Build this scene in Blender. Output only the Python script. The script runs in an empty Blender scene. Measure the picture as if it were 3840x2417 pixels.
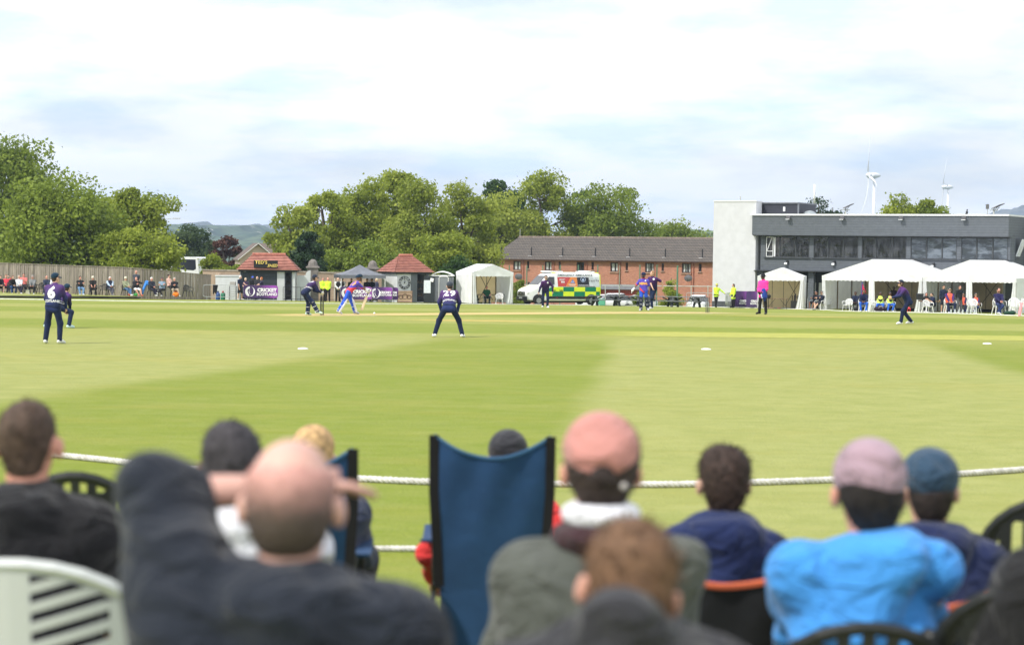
import bpy, math, random
import numpy as np
from mathutils import Vector, Matrix
from mathutils.bvhtree import BVHTree
rad = math.radians
scene = bpy.context.scene
COL = scene.collection
# ------------------------------------------------------------------ camera, sky, sun
F = 3840 * 70 / 36.0
CZ = 2.5
PITCH, ROLL = math.atan((1208.5 - 950) / F), 0.0125
fw = Vector((0, math.cos(PITCH), -math.sin(PITCH)))
r0 = Vector((1, 0, 0)); u0 = Vector((0, math.sin(PITCH), math.cos(PITCH)))
rt = math.cos(ROLL) * r0 + math.sin(ROLL) * u0
up = -math.sin(ROLL) * r0 + math.cos(ROLL) * u0
cam = bpy.data.cameras.new('camera'); cam.lens = 70; cam.sensor_width = 36
cam.clip_start = 0.1; cam.clip_end = 60000
cam.dof.use_dof = True; cam.dof.focus_distance = 88; cam.dof.aperture_fstop = 2.8; cam.dof.aperture_blades = 9
camo = bpy.data.objects.new('camera', cam); COL.objects.link(camo)
m = Matrix.Identity(4)
for i, a in enumerate((rt, up, -fw)):
    for j in range(3): m[j][i] = a[j]
m[2][3] = CZ
camo.matrix_world = m
scene.camera = camo

SUN_EL, SUN_AZ = rad(48), rad(232)      # azimuth from +Y (north) clockwise: behind the camera, to the left
world = bpy.data.worlds.new('World'); scene.world = world; world.use_nodes = True
nt = world.node_tree; nt.nodes.clear(); N = nt.nodes.new; L = nt.links.new
out = N('ShaderNodeOutputWorld'); sky = N('ShaderNodeTexSky'); sky.sky_type = 'NISHITA'; sky.sun_disc = False
sky.sun_elevation = SUN_EL; sky.sun_rotation = SUN_AZ; sky.dust_density = 2.0; sky.air_density = 1.0
bg1 = N('ShaderNodeBackground'); bg1.inputs[1].default_value = 0.115
L(sky.outputs[0], bg1.inputs[0])
tc = N('ShaderNodeTexCoord'); sep = N('ShaderNodeSeparateXYZ'); L(tc.outputs['Generated'], sep.inputs[0])
def wm(op, a, b=None):
    n = N('ShaderNodeMath'); n.operation = op
    for i, v in enumerate((a, b)):
        if v is None: continue
        if isinstance(v, (int, float)): n.inputs[i].default_value = v
        else: L(v, n.inputs[i])
    return n.outputs[0]
# cloud deck: project the view direction onto a curved layer overhead
zz = wm('ADD', wm('MAXIMUM', sep.outputs[2], 0.0), 0.20)
cx = wm('DIVIDE', sep.outputs[0], zz); cy = wm('DIVIDE', sep.outputs[1], zz)
cmb = N('ShaderNodeCombineXYZ'); L(cx, cmb.inputs[0]); L(cy, cmb.inputs[1])
n1 = N('ShaderNodeTexNoise'); n1.inputs['Scale'].default_value = 1.9; n1.inputs['Detail'].default_value = 7
n1.inputs['Roughness'].default_value = 0.48; n1.inputs['Distortion'].default_value = 0.35; L(cmb.outputs[0], n1.inputs[0])
r1 = N('ShaderNodeValToRGB'); r1.color_ramp.elements[0].position = 0.34; r1.color_ramp.elements[1].position = 0.52
r1.color_ramp.elements[0].color = (0.72, 0.72, 0.72, 1); L(n1.outputs[0], r1.inputs[0])
n2 = N('ShaderNodeTexNoise'); n2.inputs['Scale'].default_value = 3.6; n2.inputs['Detail'].default_value = 6
mp = N('ShaderNodeVectorMath'); mp.operation = 'ADD'; mp.inputs[1].default_value = (7.3, 2.1, 4)
L(cmb.outputs[0], mp.inputs[0]); L(mp.outputs[0], n2.inputs[0])
r2 = N('ShaderNodeValToRGB'); r2.color_ramp.elements[0].position = 0.33; r2.color_ramp.elements[1].position = 0.56
r2.color_ramp.elements[0].color = (0.70, 0.83, 1.0, 1); r2.color_ramp.elements[1].color = (1.0, 1.0, 1.0, 1)
L(n2.outputs[0], r2.inputs[0])
bg2 = N('ShaderNodeBackground'); bg2.inputs[1].default_value = 1.38; L(r2.outputs[0], bg2.inputs[0])
mx = N('ShaderNodeMixShader'); L(r1.outputs[0], mx.inputs[0]); L(bg1.outputs[0], mx.inputs[1]); L(bg2.outputs[0], mx.inputs[2])
L(mx.outputs[0], out.inputs[0])
sun = bpy.data.lights.new('sun', 'SUN'); sun.energy = 3.8; sun.angle = rad(2.2); sun.color = (1.0, 0.95, 0.87)
suno = bpy.data.objects.new('sun', sun); COL.objects.link(suno)
sd = Vector((math.sin(SUN_AZ) * math.cos(SUN_EL), math.cos(SUN_AZ) * math.cos(SUN_EL), math.sin(SUN_EL)))
suno.rotation_euler = sd.to_track_quat('Z', 'Y').to_euler(); suno.location = (-40, -40, 60)
vs = scene.view_settings; vs.view_transform = 'Standard'; vs.look = 'None'; vs.exposure = 0.05; vs.gamma = 1
scene.render.engine = 'CYCLES'
cy_ = scene.cycles; cy_.use_denoising = True; cy_.max_bounces = 6; cy_.diffuse_bounces = 3; cy_.glossy_bounces = 3
cy_.transparent_max_bounces = 12; cy_.transmission_bounces = 4; cy_.volume_bounces = 0; cy_.sample_clamp_indirect = 6
cy_.use_adaptive_sampling = True; cy_.adaptive_threshold = 0.015

# ------------------------------------------------------------------ placing helpers
_k = [(-60, -1.6), (0, -1.60), (4, -1.62), (6, -1.72), (9, -1.95), (12, -2.07), (18, -2.18), (30, -2.28), (50, -2.38), (75, -2.45), (88, -2.53), (100, -2.72),
      (120, -3.2), (130, -3.45), (140, -3.62), (150, -3.82), (159, -4.0), (170, -4.75), (180, -5.1), (200, -5.4), (230, -5.9), (300, -8), (500, -14), (1000, -26), (40000, -26)]
_ty = np.arange(-60, 1200, 0.5); _tz = np.interp(_ty, [a for a, b in _k], [b for a, b in _k])
_g = np.exp(-0.5 * (np.arange(-24, 25) * 0.5 / 3.0) ** 2); _g /= _g.sum()
_tz = np.convolve(np.pad(_tz, 24, mode='edge'), _g, mode='valid')
def gz(x, y):
    "height of the ground"
    z = CZ + np.interp(y, _ty, _tz)
    return z - 0.003 * x * np.clip((y - 90) / 40, 0, 1) * (y < 400)
def ray(px, py):
    return fw + ((px - 1920) / F) * rt + ((1208.5 - py) / F) * up
def P(px, py, d):
    "world point seen at photo pixel (px, py) and y-distance d"
    v = ray(px, py); v = v * (d / v.y); return Vector((v.x, v.y, v.z + CZ))
def G(px, py):
    "where the photo pixel first meets the ground"
    d = 2.0
    while d < 400:
        p = P(px, py, d + .5)
        if p.z <= gz(p.x, p.y): break
        d += .5
    lo, hi = d, d + .5
    for _ in range(20):
        mid = (lo + hi) / 2; p = P(px, py, mid)
        if p.z > gz(p.x, p.y): lo = mid
        else: hi = mid
    return P(px, py, lo)
def GD(px, d):
    "ground point in column px at distance d"
    x = (px - 1920) / F * d
    for _ in range(3):
        z = gz(x, d); b = (CZ - z) / d; x = ((px - 1920) / F - 0.0125 * (b - math.tan(PITCH))) * d
    return Vector((x, d, float(gz(x, d))))

# ------------------------------------------------------------------ materials
MATS = {}
def nodes(name):
    m = bpy.data.materials.new(name); m.use_nodes = True; t = m.node_tree; t.nodes.clear()
    o = t.nodes.new('ShaderNodeOutputMaterial'); b = t.nodes.new('ShaderNodeBsdfPrincipled'); t.links.new(b.outputs[0], o.inputs[0])
    return m, t, b, o
class NT:
    def __init__(s, t): s.t = t
    def n(s, kind, **kw):
        x = s.t.nodes.new(kind)
        for k, v in kw.items():
            if hasattr(x, k): setattr(x, k, v)
            else: x.inputs[k].default_value = v
        return x
    def l(s, a, b): s.t.links.new(a, b)
    def m(s, op, a, b=None, c=None, clamp=False):
        x = s.t.nodes.new('ShaderNodeMath'); x.operation = op; x.use_clamp = clamp
        for i, v in enumerate((a, b, c)):
            if v is None: continue
            if isinstance(v, (int, float)): x.inputs[i].default_value = v
            else: s.l(v, x.inputs[i])
        return x.outputs[0]
    def mix(s, f, a, b):
        x = s.t.nodes.new('ShaderNodeMix'); x.data_type = 'RGBA'
        for i, v in ((0, f), (6, a), (7, b)):
            if isinstance(v, (int, float)): x.inputs[i].default_value = v
            elif isinstance(v, (tuple, list)): x.inputs[i].default_value = (*v[:3], 1)
            else: s.l(v, x.inputs[i])
        return x.outputs[2]
    def obj(s):
        c = s.t.nodes.new('ShaderNodeTexCoord'); return c.outputs['Object']
    def xyz(s, v):
        c = s.t.nodes.new('ShaderNodeSeparateXYZ'); s.l(v, c.inputs[0]); return c.outputs
    def noise(s, v, scale, detail=4, rough=.55):
        x = s.t.nodes.new('ShaderNodeTexNoise'); x.inputs['Scale'].default_value = scale; x.inputs['Detail'].default_value = detail
        x.inputs['Roughness'].default_value = rough
        if v is not None: s.l(v, x.inputs[0])
        return x.outputs[0]
    def ss(s, v, a, b):
        x = s.t.nodes.new('ShaderNodeMapRange'); x.interpolation_type = 'SMOOTHSTEP'
        x.inputs[1].default_value = a; x.inputs[2].default_value = b; s.l(v, x.inputs[0]); return x.outputs[0]
    def bump(s, h, b, strength=.3, dist=.02):
        x = s.t.nodes.new('ShaderNodeBump'); x.inputs['Strength'].default_value = strength; x.inputs['Distance'].default_value = dist
        s.l(h, x.inputs['Height']); s.l(x.outputs[0], b.inputs['Normal'])
def c3(c, k=1.0): return tuple(min(1, max(0, x * k)) for x in c)
def M(name, col, rough=.6, var=.12, scale=3, bump=0, bscale=25, metal=0, spec=.4, sheen=0):
    key = name
    if key in MATS: return MATS[key]
    m, t, b, o = nodes(name); q = NT(t); v = q.obj(); n = q.noise(v, scale)
    b.inputs['Roughness'].default_value = rough; b.inputs['Metallic'].default_value = metal; b.inputs['Specular IOR Level'].default_value = spec
    if sheen: b.inputs['Sheen Weight'].default_value = sheen
    q.l(q.mix(q.ss(n, .3, .7), c3(col, 1 - var), c3(col, 1 + var)), b.inputs['Base Color'])
    if bump: q.bump(q.noise(v, bscale, 5), b, bump, .02)
    MATS[key] = m; return m
def MC(col, kind='cloth'):
    "material from a colour"
    r = tuple(round(x, 3) for x in col)
    if kind == 'cloth': return M('cloth %s %s %s' % r, r, .85, .10, 6, .25, 14, spec=.2, sheen=.1)
    if kind == 'skin': return M('skin %s %s %s' % r, r, .5, .07, 9, spec=.35)
    if kind == 'hair': return M('hair %s %s %s' % r, r, .65, .35, 40, .6, 60, spec=.3)
    if kind == 'plastic': return M('plastic %s %s %s' % r, r, .38, .05, 2, spec=.5)
    if kind == 'metal': return M('metal %s %s %s' % r, r, .4, .1, 8, metal=.85)
    if kind == 'paint': return M('paint %s %s %s' % r, r, .42, .06, 1.5, spec=.45)
    return M(kind + ' %s %s %s' % r, r, .7, .15, 5, .2, 20)
def M_lines(name, col, axis, period, width, dark, rough=.6, var=.15, jitter=.25, bump=.5, streak=None):
    "boards or cladding: thin joints every period along the axis, each board its own tint"
    if name in MATS: return MATS[name]
    m, t, b, o = nodes(name); q = NT(t); v = q.obj(); s = q.xyz(v)
    a = {'x': s[0], 'y': s[1], 'z': s[2]}.get(axis)
    if axis == 'xy': a = q.m('ADD', s[0], s[1])
    u = q.m('DIVIDE', a, period); fr = q.m('FRACT', u); fl = q.m('FLOOR', u)
    w = t.nodes.new('ShaderNodeTexWhiteNoise'); w.noise_dimensions = '1D'; q.l(fl, w.inputs['W'])
    j = q.m('MULTIPLY_ADD', w.outputs[0], jitter, 1 - jitter / 2)
    mp = q.n('ShaderNodeMapping'); mp.inputs['Scale'].default_value = streak or (1, 1, 1); q.l(v, mp.inputs[0])
    n = q.noise(mp.outputs[0], 3.0, 6)
    base = q.mix(q.ss(n, .25, .75), c3(col, 1 - var), c3(col, 1 + var))
    mul = q.n('ShaderNodeVectorMath', operation='SCALE'); q.l(base, mul.inputs[0]); q.l(j, mul.inputs['Scale'])
    edge = q.m('LESS_THAN', fr, width)
    q.l(q.mix(edge, mul.outputs[0], dark), b.inputs['Base Color'])
    b.inputs['Roughness'].default_value = rough; b.inputs['Specular IOR Level'].default_value = .3
    q.bump(q.m('MULTIPLY', fr, 1.0) if axis == 'z' else q.m('SUBTRACT', 1.0, edge), b, bump, .02)
    MATS[name] = m; return m
def M_brick(name, c1, c2, mortar, scale, bw=.5, bh=.25, msize=.02, rough=.8, bump=.4, offset=.5):
    if name in MATS: return MATS[name]
    m, t, b, o = nodes(name); q = NT(t); v = q.obj(); s = q.xyz(v)
    c = q.n('ShaderNodeCombineXYZ'); q.l(q.m('ADD', s[0], s[1]), c.inputs[0]); q.l(s[2], c.inputs[1])
    br = q.n('ShaderNodeTexBrick'); br.offset = offset
    for k, x in (('Color1', c1), ('Color2', c2), ('Mortar', mortar)): br.inputs[k].default_value = (*x, 1)
    br.inputs['Scale'].default_value = scale; br.inputs['Mortar Size'].default_value = msize
    br.inputs['Brick Width'].default_value = bw; br.inputs['Row Height'].default_value = bh; br.inputs['Bias'].default_value = -.1
    q.l(c.outputs[0], br.inputs[0])
    n = q.noise(v, 1.2, 5); f = q.ss(n, .3, .7)
    q.l(q.mix(q.m('MULTIPLY', f, .35), br.outputs[0], c3(c1, .6)), b.inputs['Base Color'])
    b.inputs['Roughness'].default_value = rough
    q.bump(q.m('SUBTRACT', 1.0, br.outputs[1]), b, bump, .02)
    MATS[name] = m; return m
def M_glass(name, col=(.02, .025, .03), rough=.06, alpha=.0):
    if name in MATS: return MATS[name]
    m, t, b, o = nodes(name); q = NT(t)
    b.inputs['Base Color'].default_value = (*col, 1); b.inputs['Roughness'].default_value = rough; b.inputs['Specular IOR Level'].default_value = .7
    b.inputs['Alpha'].default_value = 1 - alpha
    n = q.noise(q.obj(), 1.4, 2); q.bump(n, b, .04, .05)
    MATS[name] = m; return m

# ------------------------------------------------------------------ mesh helpers
class MB:
    def __init__(s): s.v = []; s.f = []; s.mi = []; s.cur = 0
    def add(s, vs, fs):
        k = len(s.v); s.v += [tuple(p) for p in vs]; s.f += [tuple(i + k for i in f) for f in fs]; s.mi += [s.cur] * len(fs); return s
    def box(s, c, d, rz=0, R=None, taper=1.0, bev=0):
        x, y, z = (a / 2 for a in d)
        if bev:
            b = min(bev, x * .9, y * .9, z * .9); pts = []; fs = []
            for sz, zz_ in ((-1, -z), (-1, -z + b), (1, z - b), (1, z)):
                inn = b if zz_ in (-z, z) else 0
                t = taper if sz > 0 else 1
                X, Y = (x - inn) * t, (y - inn) * t; k = b if not inn else b * .5
                for px_, py_ in ((-X + k, -Y), (X - k, -Y), (X, -Y + k), (X, Y - k), (X - k, Y), (-X + k, Y), (-X, Y - k), (-X, -Y + k)): pts.append((px_, py_, zz_))
            for r in range(3):
                for i in range(8): fs.append((r * 8 + i, r * 8 + (i + 1) % 8, r * 8 + 8 + (i + 1) % 8, r * 8 + 8 + i))
            fs += [tuple(range(7, -1, -1)), tuple(range(24, 32))]
        else:
            pts = [(sx * x * (taper if sz > 0 else 1), sy * y * (taper if sz > 0 else 1), sz * z) for sz in (-1, 1) for sx, sy in ((-1, -1), (1, -1), (1, 1), (-1, 1))]
            fs = [(3, 2, 1, 0), (4, 5, 6, 7), (0, 1, 5, 4), (1, 2, 6, 5), (2, 3, 7, 6), (3, 0, 4, 7)]
        Rm = R if R is not None else Matrix.Rotation(rz, 3, 'Z')
        c = Vector(c); return s.add([Rm @ Vector(p) + c for p in pts], fs)
    def bar(s, a, b, w, h=None, up_=(0, 0, 1)):
        "box beam from a to b"
        a = Vector(a); b = Vector(b); h = h or w; d = (b - a); L_ = d.length; d.normalize(); u = Vector(up_)
        if abs(d.dot(u)) > .98: u = Vector((1, 0, 0))
        x = d.cross(u).normalized(); y = x.cross(d); R = Matrix((x, y, d)).transposed()
        return s.box((a + b) / 2, (w, h, L_), R=R)
    def tube(s, pts, r, n=8, cap=True, flat=1.0):
        pts = [Vector(p) for p in pts]; r = r if isinstance(r, (list, tuple)) else [r] * len(pts)
        vs = []; fs = []; ref = None
        for i, p in enumerate(pts):
            d = (pts[min(i + 1, len(pts) - 1)] - pts[max(i - 1, 0)])
            if d.length < 1e-9: d = Vector((0, 0, 1))
            d.normalize()
            if ref is None: ref = Vector((0, 0, 1)) if abs(d.z) < .9 else Vector((1, 0, 0))
            x = (ref - d * ref.dot(d)).normalized(); y = d.cross(x); ref = x
            for k in range(n):
                a = 2 * math.pi * k / n; vs.append(p + x * (r[i] * math.cos(a)) + y * (r[i] * flat * math.sin(a)))
        for i in range(len(pts) - 1):
            for k in range(n): fs.append((i * n + k, i * n + (k + 1) % n, (i + 1) * n + (k + 1) % n, (i + 1) * n + k))
        if cap: fs += [tuple(range(n - 1, -1, -1)), tuple(range((len(pts) - 1) * n, len(pts) * n))]
        return s.add(vs, fs)
    def ball(s, c, r, nu=10, nv=7, z0=-1.0):
        if isinstance(r, (int, float)): r = (r, r, r)
        vs = []; fs = []
        for j in range(nv + 1):
            th = math.acos(max(-1, z0)) * j / nv if z0 > -1 else math.pi * j / nv
            for i in range(nu):
                a = 2 * math.pi * i / nu
                vs.append((c[0] + r[0] * math.sin(th) * math.cos(a), c[1] + r[1] * math.sin(th) * math.sin(a), c[2] + r[2] * math.cos(th)))
        for j in range(nv):
            for i in range(nu): fs.append((j * nu + i, (j + 1) * nu + i, (j + 1) * nu + (i + 1) % nu, j * nu + (i + 1) % nu))
        return s.add(vs, fs)
    def prism(s, poly, a, b, axes='xz'):
        "polygon in the plane of axes, extruded along the third axis from a to b"
        def mk(p, q): return {'xz': (p[0], q, p[1]), 'xy': (p[0], p[1], q), 'yz': (q, p[0], p[1])}[axes]
        n = len(poly); vs = [mk(p, a) for p in poly] + [mk(p, b) for p in poly]
        fs = [tuple(range(n)), tuple(range(2 * n - 1, n - 1, -1))] + [(i, i + n, (i + 1) % n + n, (i + 1) % n) for i in range(n)]
        return s.add(vs, fs)
    def grid(s, nu, nv, fn, closed=False):
        vs = [fn(i / nu, j / nv) for j in range(nv + 1) for i in range(nu + 1)]
        fs = [(j * (nu + 1) + i, j * (nu + 1) + i + 1, (j + 1) * (nu + 1) + i + 1, (j + 1) * (nu + 1) + i) for j in range(nv) for i in range(nu)]
        return s.add(vs, fs)
    def slab(s, nu, nv, fn, off):
        "a sheet with thickness: off is the offset vector"
        off = Vector(off); k = len(s.v); s.grid(nu, nv, fn); s.grid(nu, nv, lambda a, b: tuple(Vector(fn(a, b)) + off))
        w = nu + 1; n = (nu + 1) * (nv + 1); fs = []
        edge = [i for i in range(nu)]; ring = [i for i in range(w)] + [j * w + nu for j in range(1, nv + 1)] + [nv * w + i for i in range(nu - 1, -1, -1)] + [j * w for j in range(nv - 1, 0, -1)]
        for i in range(len(ring)):
            a, b = ring[i], ring[(i + 1) % len(ring)]; fs.append((k + a, k + b, k + n + b, k + n + a))
        s.f += fs; s.mi += [s.cur] * len(fs); return s
    def lathe(s, prof, c=(0, 0, 0), n=16):
        vs = []; fs = []
        for r, z in prof:
            for k in range(n):
                a = 2 * math.pi * k / n; vs.append((c[0] + r * math.cos(a), c[1] + r * math.sin(a), c[2] + z))
        for i in range(len(prof) - 1):
            for k in range(n): fs.append((i * n + k, i * n + (k + 1) % n, (i + 1) * n + (k + 1) % n, (i + 1) * n + k))
        fs += [tuple(range(n - 1, -1, -1)), tuple(range((len(prof) - 1) * n, len(prof) * n))]
        return s.add(vs, fs)
    def build(s, name, mats, parent=None, loc=None, rz=0, smooth=False, label=None):
        me = bpy.data.meshes.new(name); me.from_pydata(s.v, [], s.f)
        mats = mats if isinstance(mats, (list, tuple)) else [mats]
        for x in mats: me.materials.append(x)
        if len(mats) > 1: me.polygons.foreach_set('material_index', s.mi)
        if smooth: me.polygons.foreach_set('use_smooth', [True] * len(me.polygons))
        me.update()
        o = bpy.data.objects.new(name, me); COL.objects.link(o)
        if parent is not None: o.parent = parent
        if loc is not None: o.location = loc
        o.rotation_euler.z = rz
        if label: o['label'] = label
        return o
def smooth_sharp(o, deg=40):
    me = o.data; me.polygons.foreach_set('use_smooth', [True] * len(me.polygons))
    try: me.set_sharp_from_angle(angle=rad(deg))
    except Exception: pass
    return o
def thing(name, label, cat, loc=(0, 0, 0), rz=0, group=None, s=1.0):
    o = bpy.data.objects.new(name, None); COL.objects.link(o); o.empty_display_size = .2
    o.location = loc; o.rotation_euler = (0, 0, rz); o.scale = (s, s, s); o['label'] = label; o['category'] = cat
    if group: o['group'] = group
    return o
def tag(o, label, cat, group=None):
    o['label'] = label; o['category'] = cat
    if group: o['group'] = group
    return o
def struct(o, label=None):
    o['kind'] = 'structure'
    if label: o['label'] = label
    return o
def copy_tree(o, loc=None, rz=None, label=None, parent=None):
    c = o.copy(); COL.objects.link(c); c.parent = parent
    if parent is not None: c.matrix_parent_inverse = o.matrix_parent_inverse.copy()
    for ch in list(o.children): copy_tree(ch, parent=c)
    if loc is not None: c.location = loc
    if rz is not None: c.rotation_euler.z = rz
    if label: c['label'] = label
    return c
def text_mesh(s, size, bold=0.0, spacing=1.0, ext=0.0, shear=0.0):
    cu = bpy.data.curves.new('lettering', 'FONT'); cu.body = s; cu.size = size; cu.offset = bold; cu.align_x = 'CENTER'; cu.align_y = 'CENTER'
    cu.space_character = spacing; cu.extrude = ext; cu.resolution_u = 2; cu.shear = shear
    o = bpy.data.objects.new('tmp', cu); COL.objects.link(o); bpy.context.view_layer.update()
    me = bpy.data.meshes.new_from_object(o.evaluated_get(bpy.context.evaluated_depsgraph_get()))
    bpy.data.objects.remove(o); bpy.data.curves.remove(cu); me.name = 'lettering'
    return me
def text(s, size, mat, parent, fn, name='lettering', bold=0.0, spacing=1.0, shear=0.0, sub=0):
    "lettering laid on a surface: fn maps text plane (x, y) to parent space"
    me = text_mesh(s, size, bold, spacing, 0, shear)
    if sub:
        import bmesh
        bm = bmesh.new(); bm.from_mesh(me); bmesh.ops.triangulate(bm, faces=bm.faces)
        for _ in range(sub): bmesh.ops.subdivide_edges(bm, edges=bm.edges, cuts=1)
        bm.to_mesh(me); bm.free()
    for v in me.vertices: v.co = fn(v.co.x, v.co.y)
    me.materials.clear(); me.materials.append(mat)
    o = bpy.data.objects.new(name, me); COL.objects.link(o); o.parent = parent
    return o
WHITE = M('white paint', (.8, .8, .79), .5, .04, 2); 
# ------------------------------------------------------------------ organic surfaces: blended round cones turned into a mesh
class Blob:
    def __init__(s, k=.03): s.p = []; s.k = k
    def cone(s, a, b, ra, rb, k=None): s.p.append((0, np.array(a, float), np.array(b, float), ra, rb, k or s.k)); return s
    def ell(s, c, r, R=None, k=None): s.p.append((1, np.array(c, float), np.array(r, float), None if R is None else np.array(R, float), 0, k or s.k)); return s
    def cut(s, n, d): s.p.append((2, np.array(n, float), d, 0, 0, 0)); return s      # keep n.x < d
    def mesh(s, h, rough=0.0, seed=0):
        lo = np.full(3, 1e9); hi = -lo
        for p in s.p:
            if p[0] == 0:
                for q, r in ((p[1], p[3]), (p[2], p[4])): lo = np.minimum(lo, q - r); hi = np.maximum(hi, q + r)
            elif p[0] == 1: r = p[2].max(); lo = np.minimum(lo, p[1] - r); hi = np.maximum(hi, p[1] + r)
        lo -= 3 * h; hi += 3 * h; n = np.ceil((hi - lo) / h).astype(int) + 1
        f = np.full(n, 1.0, np.float32); ax = [lo[i] + h * np.arange(n[i]) for i in range(3)]
        for p in s.p:
            if p[0] == 2: continue
            if p[0] == 0: a = np.minimum(p[1] - p[3], p[2] - p[4]); b = np.maximum(p[1] + p[3], p[2] + p[4])
            else: r = p[2].max(); a = p[1] - r; b = p[1] + r
            mg = p[5] + 2.5 * h
            i0 = np.clip(((a - mg - lo) / h).astype(int), 0, n - 1); i1 = np.clip(((b + mg - lo) / h).astype(int) + 2, 1, n)
            sl = tuple(slice(i0[i], i1[i]) for i in range(3))
            X, Y, Z = np.meshgrid(*(ax[i][sl[i]] for i in range(3)), indexing='ij')
            if p[0] == 0:
                A, B, ra, rb = p[1], p[2], p[3], p[4]; d = B - A; L2 = max(d @ d, 1e-9)
                t = np.clip(((X - A[0]) * d[0] + (Y - A[1]) * d[1] + (Z - A[2]) * d[2]) / L2, 0, 1)
                g = np.sqrt((X - A[0] - t * d[0]) ** 2 + (Y - A[1] - t * d[1]) ** 2 + (Z - A[2] - t * d[2]) ** 2) - (ra + (rb - ra) * t)
            else:
                q = np.stack([X - p[1][0], Y - p[1][1], Z - p[1][2]], -1)
                if p[3] is not None: q = q @ p[3]
                q0 = np.linalg.norm(q / p[2], axis=-1); g = q0 * (q0 - 1) / np.maximum(np.linalg.norm(q / p[2] ** 2, axis=-1), 1e-6)
            g = g.astype(np.float32); e = f[sl]; k = p[5]
            hh = np.maximum(k - np.abs(e - g), 0) / k
            f[sl] = np.minimum(e, g) - hh * hh * k * .25
        if rough:
            X, Y, Z = np.meshgrid(*ax, indexing='ij'); rg = random.Random(seed)
            for _ in range(7):
                w = [rg.uniform(-1, 1) for _ in range(3)]; fr = rg.uniform(9, 30)
                f += (rough * 9 / fr * np.sin(fr * (w[0] * X + w[1] * Y + 1.3 * w[2] * Z) + rg.uniform(0, 6))).astype(np.float32)
        for p in s.p:
            if p[0] == 2:
                X, Y, Z = np.meshgrid(*ax, indexing='ij')
                f = np.maximum(f, (X * p[1][0] + Y * p[1][1] + Z * p[1][2] - p[2]).astype(np.float32))
        ins = f < 0
        c = [f[dx:n[0] - 1 + dx, dy:n[1] - 1 + dy, dz:n[2] - 1 + dz] for dx in (0, 1) for dy in (0, 1) for dz in (0, 1)]
        cnt = sum((x < 0).astype(np.int8) for x in c); act = (cnt > 0) & (cnt < 8); idx = np.argwhere(act)
        if len(idx) == 0: return np.zeros((0, 3)), []
        vals = np.stack([x[act] for x in c], 1); off = np.array([(dx, dy, dz) for dx in (0, 1) for dy in (0, 1) for dz in (0, 1)], float)
        acc = np.zeros((len(idx), 3)); num = np.zeros(len(idx))
        for i in range(8):
            for j in range(i + 1, 8):
                if np.abs(off[i] - off[j]).sum() != 1: continue
                a, b = vals[:, i], vals[:, j]; w = (a < 0) != (b < 0); t = np.where(w, a / np.where(w, a - b, 1), 0)[:, None]
                acc += np.where(w[:, None], off[i] + t * (off[j] - off[i]), 0); num += w
        V = lo + h * (idx + acc / num[:, None]); im = np.full(act.shape, -1, np.int64); im[act] = np.arange(len(idx)); Fs = []
        for axn in range(3):
            b1, b2 = [i for i in range(3) if i != axn]
            s0 = [slice(None)] * 3; s1 = [slice(None)] * 3; s0[axn] = slice(0, -1); s1[axn] = slice(1, None)
            A, B = ins[tuple(s0)], ins[tuple(s1)]; e = np.argwhere(A != B)
            e = e[(e[:, b1] > 0) & (e[:, b2] > 0) & (e[:, b1] < n[b1] - 1) & (e[:, b2] < n[b2] - 1)]
            fl = A[tuple(e.T)]; Q = []
            for o1, o2 in ((1, 1), (0, 1), (0, 0), (1, 0)):
                k = e.copy(); k[:, b1] -= o1; k[:, b2] -= o2; Q.append(im[tuple(k.T)])
            Q = np.stack(Q, 1)
            if axn == 1: fl = ~fl
            Q[~fl] = Q[~fl][:, ::-1]; Fs.append(Q)
        return V, np.concatenate(Fs)
    def build(s, name, mats, parent, h, extra=None, rough=0.0, seed=0, label=None):
        V, Fq = s.mesh(h, rough, seed); mb = MB(); mb.v = [tuple(v) for v in V]; mb.f = [tuple(map(int, q)) for q in Fq]; mb.mi = [0] * len(mb.f)
        if extra: extra(mb)
        return mb.build(name, mats, parent, smooth=True, label=label)

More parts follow.
